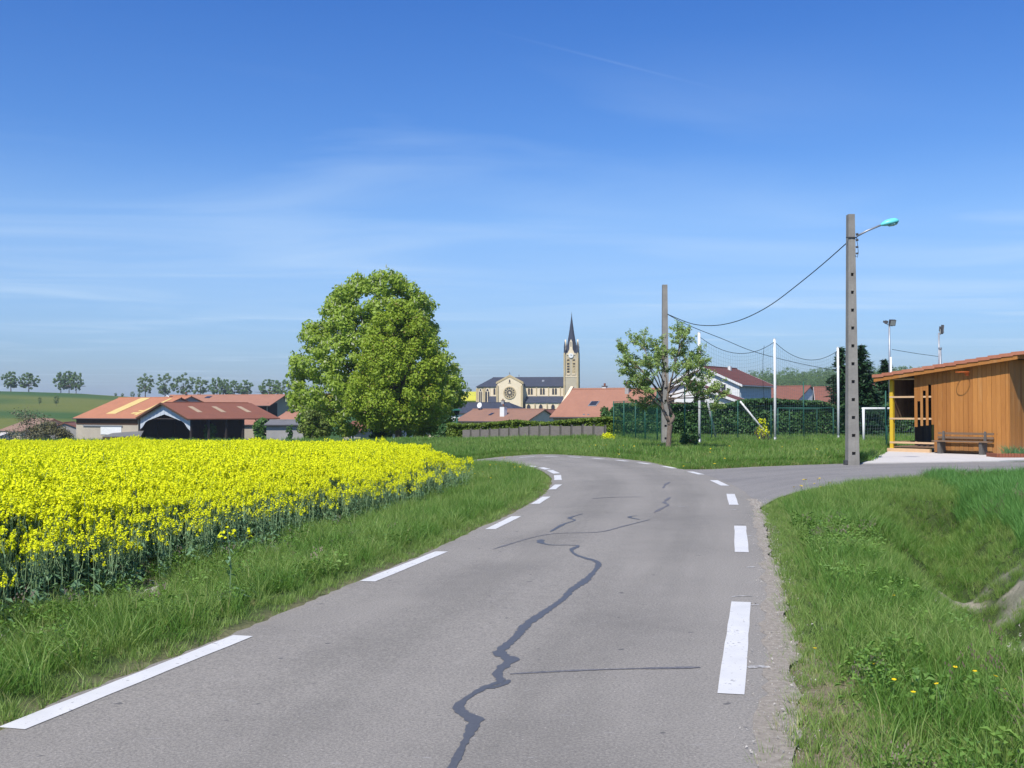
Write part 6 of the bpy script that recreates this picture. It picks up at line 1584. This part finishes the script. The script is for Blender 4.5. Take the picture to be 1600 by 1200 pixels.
# ------------------------------------------------------------------ rapeseed
def add_quad(V, Fc, M, c, t, b, m):
    o = len(V); V += [tuple(c - t - b), tuple(c + t - b), tuple(c + t + b), tuple(c - t + b)]; Fc.append((o, o + 1, o + 2, o + 3)); M.append(m)
def rape(seed, h, nb, nf, fl=.0088, spread=.16):
    r = np.random.default_rng(seed); V = []; Fc = []; M = []
    def stem(p, q, r0, r1, bend):
        m = (p + q) / 2 + bend; pts_ = [p, m, q]; rad = [r0, (r0 + r1) / 2, r1]; o = len(V)
        for i, a in enumerate(pts_):
            for k in range(3): an = k * 2.094; V.append((a[0] + math.cos(an) * rad[i], a[1] + math.sin(an) * rad[i], a[2]))
        for i in range(2):
            for k in range(3): Fc.append((o + i * 3 + k, o + i * 3 + (k + 1) % 3, o + i * 3 + 3 + (k + 1) % 3, o + i * 3 + 3 + k)); M.append(0)
    def raceme(p, s):
        for i in range(nf):
            a = r.uniform(0, 6.28); f = r.random(); rad = .030 * s * (.35 + .65 * math.sin(math.pi * min(1, f * .9 + .25))); c = p + np.array((math.cos(a) * rad, math.sin(a) * rad, (f - .75) * .085 * s))
            nr = np.array((math.cos(a) * .8, math.sin(a) * .8, .7)) + r.normal(size=3) * .35; nr /= np.linalg.norm(nr); t = np.cross(nr, r.normal(size=3)); t /= np.linalg.norm(t); b = np.cross(nr, t); w = fl * r.uniform(.75, 1.2)
            add_quad(V, Fc, M, c, t * w, b * w, 1)
        for i in range(4):
            c = p + np.array((r.normal() * .008, r.normal() * .008, .012 * s)); t = r.normal(size=3); t /= np.linalg.norm(t); b = np.cross(t, (0, 0, 1)); add_quad(V, Fc, M, c, t * .006, b * .006, 2)
    top = np.array((r.normal() * .03, r.normal() * .03, h)); z3 = np.zeros(3)
    stem(z3, top, .007, .003, np.array((r.normal() * .015, r.normal() * .015, 0))); raceme(top, 1.15)
    for i in range(nb):
        f = r.uniform(.42, .85); p = top * f; a = r.uniform(0, 6.28); L = spread * r.uniform(.5, 1.1); q = p + np.array((math.cos(a) * L, math.sin(a) * L, (h - p[2]) * r.uniform(.6, .98)))
        stem(p, q, .004, .0022, np.array((math.cos(a) * L * .2, math.sin(a) * L * .2, -.02))); raceme(q, r.uniform(.6, 1.05))
    for i in range(11):
        f = r.random() ** 1.3 * .72 + .05; a = r.uniform(0, 6.28); L = (.13 if f < .4 else .07) * r.uniform(.6, 1.2); d = np.array((math.cos(a), math.sin(a), r.uniform(-.6, .35))); s_v = np.array((-math.sin(a), math.cos(a), 0)); p = top * f; o = len(V); w = L * .28
        V.extend([tuple(p), tuple(p + d * L * .5 + s_v * w), tuple(p + d * L + np.array((0, 0, -.03))), tuple(p + d * L * .5 - s_v * w)]); Fc.append((o, o + 1, o + 2, o + 3)); M.append(3)
    return V, Fc, M
RM = [MT['rape_stem'], MT['rape_flower'], MT['rape_bud'], MT['rape_leaf']]
full = [rape(100 + i, 1.0, 12, 27) for i in range(6)]
thin = [rape(200 + i, .84, 6, 17, spread=.12) for i in range(3)] + [rape(250, .62, 5, 18, spread=.10)] + [rape(300 + i, .72, 4, 2, spread=.10) for i in range(3)]
edge_px = [(-260, 1120), (-100, 1040), (0, 990), (110, 960), (250, 903), (330, 880), (400, 862), (500, 824), (600, 797), (680, 772), (725, 760), (743, 748)]
EP = [g2(u, v) for u, v in edge_px]
fpoly = np.array([(-9.5, 2.0)] + EP[0:] + [(-.85, 24.6), (-1.35, 26.2), (-1.9, 28.0), (-2.9, 31.0), (-4.4, 34.0), (-8, 35.6), (-20, 37.6), (-32, 39), (-32, 2.0)])
fp2 = resample(np.r_[fpoly[1:-1], ].tolist(), 140)
def in_poly(poly, x, y): return sdist(poly, x, y)
n = 74000; x = rng.uniform(-30, .5, n); y = rng.uniform(2, 39, n)
k = (x > -.56 * y - 3.2); x, y = x[k], y[k]; sd_ = in_poly(fpoly, x, y); k = sd_ < 0; x, y, sd_ = x[k], y[k], -sd_[k]
# edge distance only towards the road side
el = sdist(np.array(EP + [(-.85, 24.6), (-1.35, 26.2), (-1.9, 28.0)]), x, y, False)
gap = vn(x, y, .7, 21) * .55 + vn(x, y, 2.1, 22) * .45
prob = np.clip(.75 + .5 * ss(.0, 1.6, el), 0, 1) * np.where(gap < .30, .45, 1) * np.where(y > 20, .62, 1.0)
k = rng.random(len(x)) < prob; x, y, el = x[k], y[k], el[k]; m = len(x)
z = base(x, y) + (vn(x, y, 1.6, 1) - .5) * .1
sc_ = (.66 + .34 * ss(.0, 1.8, el)) * rng.normal(1.0, .035, m) * (1 + .05 * (vn(x, y, 1.4, 23) - .5) * 2)
tall = rng.random(m) < .012; sc_[tall] *= 1.10
sc_ *= np.where((y > 26), 1.0, 1.0)
sel_thin = rng.random(m) < (.92 - .95 * ss(.1, 1.25, el))
pk_ = np.where(sel_thin, 6 + rng.integers(0, 7, m), rng.integers(0, 6, m))
rot = np.c_[rng.normal(0, .05, m), rng.normal(0, .05, m), rng.uniform(0, 6.28, m)]
o = scatter('rapeseed_crop', full + thin, np.c_[x, y, z], rot, sc_, pk_, RM); tag(o, 'bright yellow flowering rapeseed crop filling the field left of the road', 'rapeseed', kind='stuff')
print('rape', m)
# lone rape plant in the verge
p = g2(358, 935); V_, F_, M_ = rape(411, .62, 3, 14)
lone = thing('rapeseed_plant', 'single rapeseed plant standing out in the grass verge by the road', 'plant', (p[0], p[1], gz(*p)))
for nm, ks in (('stem', (0,)), ('flowers', (1, 2)), ('leaf', (3,))):
    mb = MB()
    for f_, m_ in zip(F_, M_):
        if m_ in ks: mb.add([V_[i] for i in f_], [tuple(range(len(f_)))])
    mb.build(nm, {'stem': MT['rape_stem'], 'flowers': MT['rape_flower'], 'leaf': MT['rape_leaf']}[nm], lone)
for i in range(7):
    a = i * .9; mb = MB(); q = Vector((math.cos(a), math.sin(a), .1)); s_v = Vector((-math.sin(a), math.cos(a), 0)) * .035
    mb.add([Vector((0, 0, .03)), q * .1 + s_v + Vector((0, 0, .06)), q * .22 + Vector((0, 0, .01)), q * .1 - s_v + Vector((0, 0, .06))], [(0, 1, 2, 3)]); mb.build('leaf', MT['rape_leaf'], lone)

# ------------------------------------------------------------------ grass
def pts_in(n, x0, x1, y0, y1, cond): 
    x = rng.uniform(x0, x1, n); y = rng.uniform(y0, y1, n); k = cond(x, y); return x[k], y[k]
view = lambda x, y, mar=.6: np.abs(x) < .49 * y + mar
def place(name, label, protos, mats, x, y, scl, pick, tilt=.20, zoff=0.0, cat='grass', z=None):
    m = len(x); z = ground(x, y) if z is None else z
    rot = np.c_[rng.normal(0, tilt, m), rng.normal(0, tilt, m), rng.uniform(0, 6.28, m)]
    o = scatter(name, protos, np.c_[x, y, z + zoff], rot, scl, pick, mats); tag(o, label, cat, kind='stuff'); print(name, m); return o
T_long = [blade_tuft(400 + i, 34, .075, .09, .36, .0060, 1.0, 0) for i in range(5)]
T_dark = [blade_tuft(410 + i, 34, .07, .08, .32, .0064, .9, 1) for i in range(3)]
T_short = [blade_tuft(420 + i, 30, .085, .035, .11, .005, .9, 0) for i in range(4)]
T_dry = [blade_tuft(430 + i, 22, .08, .03, .12, .004, 1.1, 2) for i in range(2)]
def seedhead(seed):
    V, Fc, M = blade_tuft(seed, 9, .05, .38, .58, .0035, .35, 0); r = random.Random(seed); n0 = len(V)
    tips = [V[i] for i in range(6, len(V), 7)]
    for t in tips:
        for j in range(7):
            o = len(V); a = r.uniform(0, 6.28); q = (t[0] + math.cos(a) * .012 + r.gauss(0, .006), t[1] + math.sin(a) * .012 + r.gauss(0, .006), t[2] - j * .013)
            V += [q, (q[0] + .008, q[1], q[2] + .014), (q[0] + .002, q[1] + .008, q[2] + .022)]; Fc.append((o, o + 1, o + 2)); M.append(3)
    return V, Fc, M
T_seed = [seedhead(440 + i) for i in range(2)]
GM = [MT['grass'], MT['grass_dark'], MT['grass_dry'], MT['seed']]
GP = T_long + T_dark + T_short + T_dry + T_seed      # 0-4 long, 5-7 dark, 8-11 short, 12-13 dry, 14-15 seed
# right verge
sideA = np.array(side_lo)
def right_c(x, y): 
    return view(x, y, .8) & (x > .8) & (x < 16)
x, y = pts_in(60000, .9, 14, 3.6, 26, right_c); d = road_d(x, y); k = (d > -.02); x, y, d = x[k], y[k], d[k]
below = y < np.interp(x, [p[0] for p in side_lo], [p[1] for p in side_lo]) - .05; x, y, d = x[below], y[below], d[below]
dd = sdist(DT, x, y, False); fld = ss(6.0, 6.9, x - (y - 11) * .27)
ditchlow = dd < .40
keep_p = np.clip(ss(-.02, .14, d + (vn(x, y, .35, 33) - .5) * .20), 0, 1) ** .6 * np.where(dd < .72, np.where((vn(x, y, .30, 5) * .6 + vn(x, y, .8, 15) * .4 > .42) & (y + 2.4 * (vn(x, y, .6, 12) - .5) < 12.6), .13, .95), 1.0) * np.where(fld > .8, .7, 1) * np.where(y > 12, .8, 1.0)
k = rng.random(len(x)) < keep_p; x, y, d, dd = x[k], y[k], d[k], dd[k]; m = len(x)
pn = vn(x, y, .8, 31) * .6 + vn(x, y, 2.3, 32) * .4
pick = rng.integers(0, 5, m); q = rng.random(m)
pick = np.where((q < .35 + .5 * (pn > .55)), rng.integers(5, 8, m), pick)
short = (rng.random(m) < 1.05 - 1.1 * ss(.2, 1.0, d)) | ((y < 6.4) & (rng.random(m) < .55)); pick = np.where(short, rng.integers(8, 12, m), pick)
pick = np.where(rng.random(m) < .10 + .25 * (d < .25), rng.integers(12, 14, m), pick)
pick = np.where((rng.random(m) < .05) & (vn(x, y, 1.4, 35) > .66) & (d > 1), rng.integers(14, 16, m), pick)
pick[(d < .30) & (rng.random(m) < .85)] = 9
place('verge_grass', 'lush green grass on the verge right of the road down to the ditch', GP, GM, x, y, rng.uniform(.6, 1.05, m) * (.62 + .55 * pn) * np.where(y < 13.2, .55 + .45 * ss(.5, 1.5, dd), .75 + .25 * ss(.4, 1.2, dd)), pick)
# left verge
x, y = pts_in(52000, -9, 3, 3.2, 36, lambda x, y: view(x, y, .8)); d = sdist(road_poly, x, y); k = (d > -.02) & (d < 6) & (x < np.interp(y, RL[:, 1][:150], RL[:, 0][:150]) + .2); x, y, d = x[k], y[k], d[k]
fe = sdist(fpoly, x, y); k = fe > -.35; x, y, d, fe = x[k], y[k], d[k], fe[k]
bare = (fe < .34) & (y < 14) & (vn(x, y, .6, 91) > .44)
k = rng.random(len(x)) < ss(-.02, .15, d + (vn(x, y, .35, 43) - .5) * .20) ** .6 * np.where(bare, .12, 1) * np.where(y > 14, .85, 1); x, y, d, fe = x[k], y[k], d[k], fe[k]; m = len(x)
pn = vn(x, y, .7, 51) * .6 + vn(x, y, 1.9, 52) * .4
pick = np.where(rng.random(m) < .30 + .5 * (pn > .5), rng.integers(5, 8, m), rng.integers(0, 5, m)); pick = np.where(rng.random(m) < 1.0 - 1.1 * ss(.12, .7, d), rng.integers(8, 12, m), pick); pick = np.where(rng.random(m) < .04 + .35 * (d < .25), rng.integers(12, 14, m), pick)
pick[(d < .26) & (rng.random(m) < .85)] = 10
place('verge_grass', 'green grass strip between the road and the rapeseed on the left', GP, GM, x, y, rng.uniform(.6, 1.1, m) * (.7 + .5 * pn), pick)
# young wheat beyond the ditch
x, y = pts_in(44000, 4.2, 20, 5.0, 25.5, lambda x, y: view(x, y, 4.0)); w = x - (y - 11) * .27; k = (w > 5.55 + .4 * vn(y, y * 0, .8, 61)) & (y < np.interp(x, [p[0] for p in side_lo], [p[1] for p in side_lo]) - .15 - .0); x, y = x[k], y[k]; m = len(x)
T_wh = [blade_tuft(450 + i, 26, .06, .20, .36, .0085, .55, 0) for i in range(4)]
place('young_wheat', 'dense bright green cereal crop beyond the ditch on the right', T_wh, [MT['wheat']], x, y, rng.uniform(.6, 1.15, m) * (.8 + .4 * vn(x, y, .6, 62)), rng.integers(0, 4, m), cat='cereal crop')
# farther bank and football ground
def far_c(x, y): return view(x, y, 2)
x1, y1 = pts_in(44000, -6, 34, 33, 60, far_c); x2, y2 = pts_in(6000, -30, 0, 36, 92, far_c)
ed_ = np.r_[RR[(RR[:, 1] > 25) & (RR[:, 0] > -8)], SU[(SU[:, 0] < 13)]]; ei_ = rng.integers(0, len(ed_), 9000); x3_ = ed_[ei_, 0] + rng.normal(0, .15, 9000); y3_ = ed_[ei_, 1] + rng.uniform(.0, .9, 9000)
x = np.r_[x1, x2, x3_]; y = np.r_[y1, y2, y3_]; d = road_d(x, y); ds_ = sdist(slab_arr, x, y); sh = sdist(np.array([(14.2, 41), (17.4, 37.2), (24, 43), (17, 47)]), x, y)
k = (d > .0) & (ds_ > .1) & (sh > -.1) & ~((x > 13.6) & (y < 38.5)) & ((x < -1) | (y > np.interp(x, [p[0] for p in side_up], [p[1] for p in side_up]) + .05)); fp_ = sdist(fpoly, x, y) > .2; k &= fp_
x, y, d = x[k], y[k], d[k]; m = len(x)
T_far = [blade_tuft(460 + i, 34, .22, .10, .30, .017, .7, 0) for i in range(4)] + [blade_tuft(470 + i, 34, .2, .10, .28, .018, .6, 1) for i in range(2)] + [blade_tuft(480, 26, .22, .05, .2, .015, .9, 2)]
pn = vn(x, y, 2.2, 71); pick = np.where(rng.random(m) < .25 + .45 * (pn > .55), rng.integers(4, 6, m), rng.integers(0, 4, m)); pick = np.where(rng.random(m) < .10 + .2 * (d < .4), 6, pick)
place('bank_grass', 'rough green grass on the bank beyond the bend and around the football ground', T_far, GM, x, y, np.where(d < .6, .5, 1.0) * (.45 + .75 * pn + .45 * rng.random(m) ** 2), pick)
# dandelions and weeds
def flower(seed):
    r = random.Random(seed); V = []; Fc = []; M = []
    h = r.uniform(.14, .26); V += [(-.002, 0, 0), (.002, 0, 0), (.002, 0, h), (-.002, 0, h)]; Fc.append((0, 1, 2, 3)); M.append(0)
    for i in range(5):
        a = i * 1.256; o = len(V); V += [(0, 0, h), (.019 * math.cos(a), .019 * math.sin(a), h + .008), (.019 * math.cos(a + 1.256), .019 * math.sin(a + 1.256), h + .008)]; Fc.append((o, o + 1, o + 2)); M.append(1)
    return V, Fc, M
px_f = [(1251, 772), (1255, 771), (1260, 772), (1264, 773), (1268, 771), (1273, 772), (1277, 768), (1281, 770), (1282, 776), (1298, 769), (1243, 774)] + [(random.gauss(965, 26), random.gauss(706, 3.0)) for _ in range(18)] + [(random.gauss(1125, 40), random.gauss(716, 7)) for _ in range(10)] + [(random.uniform(1150, 1310), random.uniform(699, 719)) for _ in range(6)] + [(random.gauss(760, 30), random.gauss(735, 9)) for _ in range(16)] + [(random.uniform(1270, 1590), random.uniform(930, 1150)) for _ in range(10)] + [(1116, 729), (1118, 728.5), (1060, 705), (1063, 707)]
fxy = np.array([g2(u, v + 6) for u, v in px_f])
big = np.where(fxy[:, 1] > 26, 1.4, np.where(fxy[:, 1] > 15, 1.1, .75)); big[:11] = 1.35
place('dandelions', 'small yellow flowers dotted through the grass on both sides of the road', [flower(i) for i in range(3)], [MT['rape_stem'], MT['dandelion']], fxy[:, 0], fxy[:, 1], big, rng.integers(0, 3, len(fxy)), cat='wild flowers')
def weed(seed, mat2=False):
    r = random.Random(seed); V = []; Fc = []; M = []
    for i in range(26):
        a = r.uniform(0, 6.28); R = r.uniform(.01, .09); z = r.uniform(.02, .14); L = r.uniform(.02, .045); d = (math.cos(a), math.sin(a)); o = len(V); x, y = d[0] * R, d[1] * R
        V += [(x, y, z), (x + d[0] * L * .5 - d[1] * L * .35, y + d[1] * L * .5 + d[0] * L * .35, z + .01), (x + d[0] * L, y + d[1] * L, z), (x + d[0] * L * .5 + d[1] * L * .35, y + d[1] * L * .5 - d[0] * L * .35, z + .01)]; Fc.append((o, o + 1, o + 2, o + 3)); M.append(0)
    if mat2:
        for i in range(16):
            a = r.uniform(0, 6.28); R = r.uniform(0, .06); o = len(V); z = r.uniform(.12, .22); x, y = math.cos(a) * R, math.sin(a) * R; V += [(x - .004, y, z), (x + .004, y, z), (x, y + .002, z + .012)]; Fc.append((o, o + 1, o + 2)); M.append(1)
    return V, Fc, M
xw, yw = pts_in(5200, 1.2, 8, 3.8, 15, lambda x, y: view(x, y, .5)); d = road_d(xw, yw); k = (d > .5) & (rng.random(len(xw)) < np.clip(2.2 * (vn(xw, yw, .9, 81) - .42), .03, .6)); k2 = sdist(DT, xw[k], yw[k], False) > .95; xw, yw = xw[k][k2], yw[k][k2]; m = len(xw)
x3, y3 = pts_in(1500, -7, -1, 4, 14, lambda x, y: view(x, y, .5)); d = sdist(road_poly, x3, y3); k = (d > .35) & (rng.random(len(x3)) < .4) & (sdist(fpoly, x3, y3) > -.3) & (x3 < -1.5 + .12 * (y3 - 4)); x3, y3 = x3[k], y3[k]
xw = np.r_[xw, x3]; yw = np.r_[yw, y3]; m = len(xw)
place('verge_weeds', 'broad leaved weeds with dull purple tops mixed into the roadside grass', [weed(1), weed(2), weed(5), weed(3, True)], [MT['weed'], MT['purple']], xw, yw, rng.uniform(.8, 1.6, m), rng.integers(0, 4, m), cat='weeds')

# stones: pale chalk lumps at the field edge, in the ditch and grit on the shoulder
def stone(seed):
    r = np.random.default_rng(seed); import itertools
    ph = (1 + 5 ** .5) / 2; v = np.array([(0, a, b * ph) for a in (-1, 1) for b in (-1, 1)] + [(a, b * ph, 0) for a in (-1, 1) for b in (-1, 1)] + [(b * ph, 0, a) for a in (-1, 1) for b in (-1, 1)]) / 1.9
    v = v * r.uniform(.7, 1.2, (12, 1)) * np.array((1, .8, .6)); fc = []
    d2 = ((v[:, None] / np.linalg.norm(v, axis=1)[:, None, None] - (v / np.linalg.norm(v, axis=1)[:, None])[None]) ** 2).sum(-1)
    adj = (d2 < 1.3) & (d2 > .01)
    for i, j, k in itertools.combinations(range(12), 3):
        if adj[i, j] and adj[j, k] and adj[i, k]: fc.append((i, j, k))
    return v, fc, [0] * len(fc)
ST_ = [stone(i) for i in range(4)]
s_, _ = resample(EP, 400), 0
xs1 = s_[:, 0].repeat(3) + .18 + rng.normal(0, .16, 1200); ys1 = s_[:, 1].repeat(3) + rng.normal(0, .16, 1200); k = (ys1 < 15) & (vn(xs1, ys1, .6, 91) > .46); xs1, ys1 = xs1[k], ys1[k]
place('chalk_stones', 'pale chalk lumps on bare soil along the edge of the rapeseed', ST_, [MT['chalk']], xs1, ys1, rng.gamma(2, .017, len(xs1)) + .008, rng.integers(0, 4, len(xs1)), tilt=1, cat='stones')
q = DT[rng.integers(8, 38, 3200)]; xs2 = q[:, 0] + rng.normal(0, .34, 3200); ys2 = q[:, 1] + rng.normal(0, .25, 3200)
place('ditch_stones', 'chalky clods and stones lining the ditch', ST_, [MT['chalk']], xs2, ys2, rng.gamma(1.3, .014, 3200) + .006, rng.integers(0, 4, 3200), tilt=1, cat='stones')
ga = np.linspace(0, len(GS_A) - 1, 9000)[:, None]; 
AA = np.stack([np.interp(ga[:, 0], range(len(GS_A)), GS_A[:, i]) for i in range(2)], 1); NN_ = np.stack([np.interp(ga[:, 0], range(len(GS_N)), GS_N[:, i]) for i in range(2)], 1)
off = rng.normal(.08, .10, 9000); pp_ = AA + NN_ * off[:, None]; k = pp_[:, 1] > 3.5; pp_ = pp_[k]
place('shoulder_grit', 'loose grit and small stones along the right edge of the asphalt', ST_, [MT['chalk'], ], pp_[:, 0], pp_[:, 1], rng.gamma(1.5, .0028, len(pp_)) + .002, rng.integers(0, 4, len(pp_)), tilt=1, cat='grit', z=base(pp_[:, 0], pp_[:, 1]) + .004)
_v = np.empty(len(g_obj.data.vertices) * 3); g_obj.data.vertices.foreach_get('co', _v); print('ground z range', _v[2::3].min(), _v[2::3].max())

# ------------------------------------------------------------------ thin haze over the whole place
mb = MB(); mb.box(-5200, 5200, -3200, 7200, -9, 62)
hz_m = bpy.data.materials.new('haze'); hz_m.use_nodes = True; ht = hz_m.node_tree; ht.nodes.clear()
ho = ht.nodes.new('ShaderNodeOutputMaterial'); hv = ht.nodes.new('ShaderNodeVolumePrincipled')
hv.inputs['Color'].default_value = (.80, .88, 1.0, 1); hv.inputs['Density'].default_value = .00020; hv.inputs['Anisotropy'].default_value = .2
ht.links.new(hv.outputs[0], ho.inputs['Volume'])
tag(mb.build('haze', hz_m), 'thin pale haze lying over the whole valley', 'haze', kind='stuff')
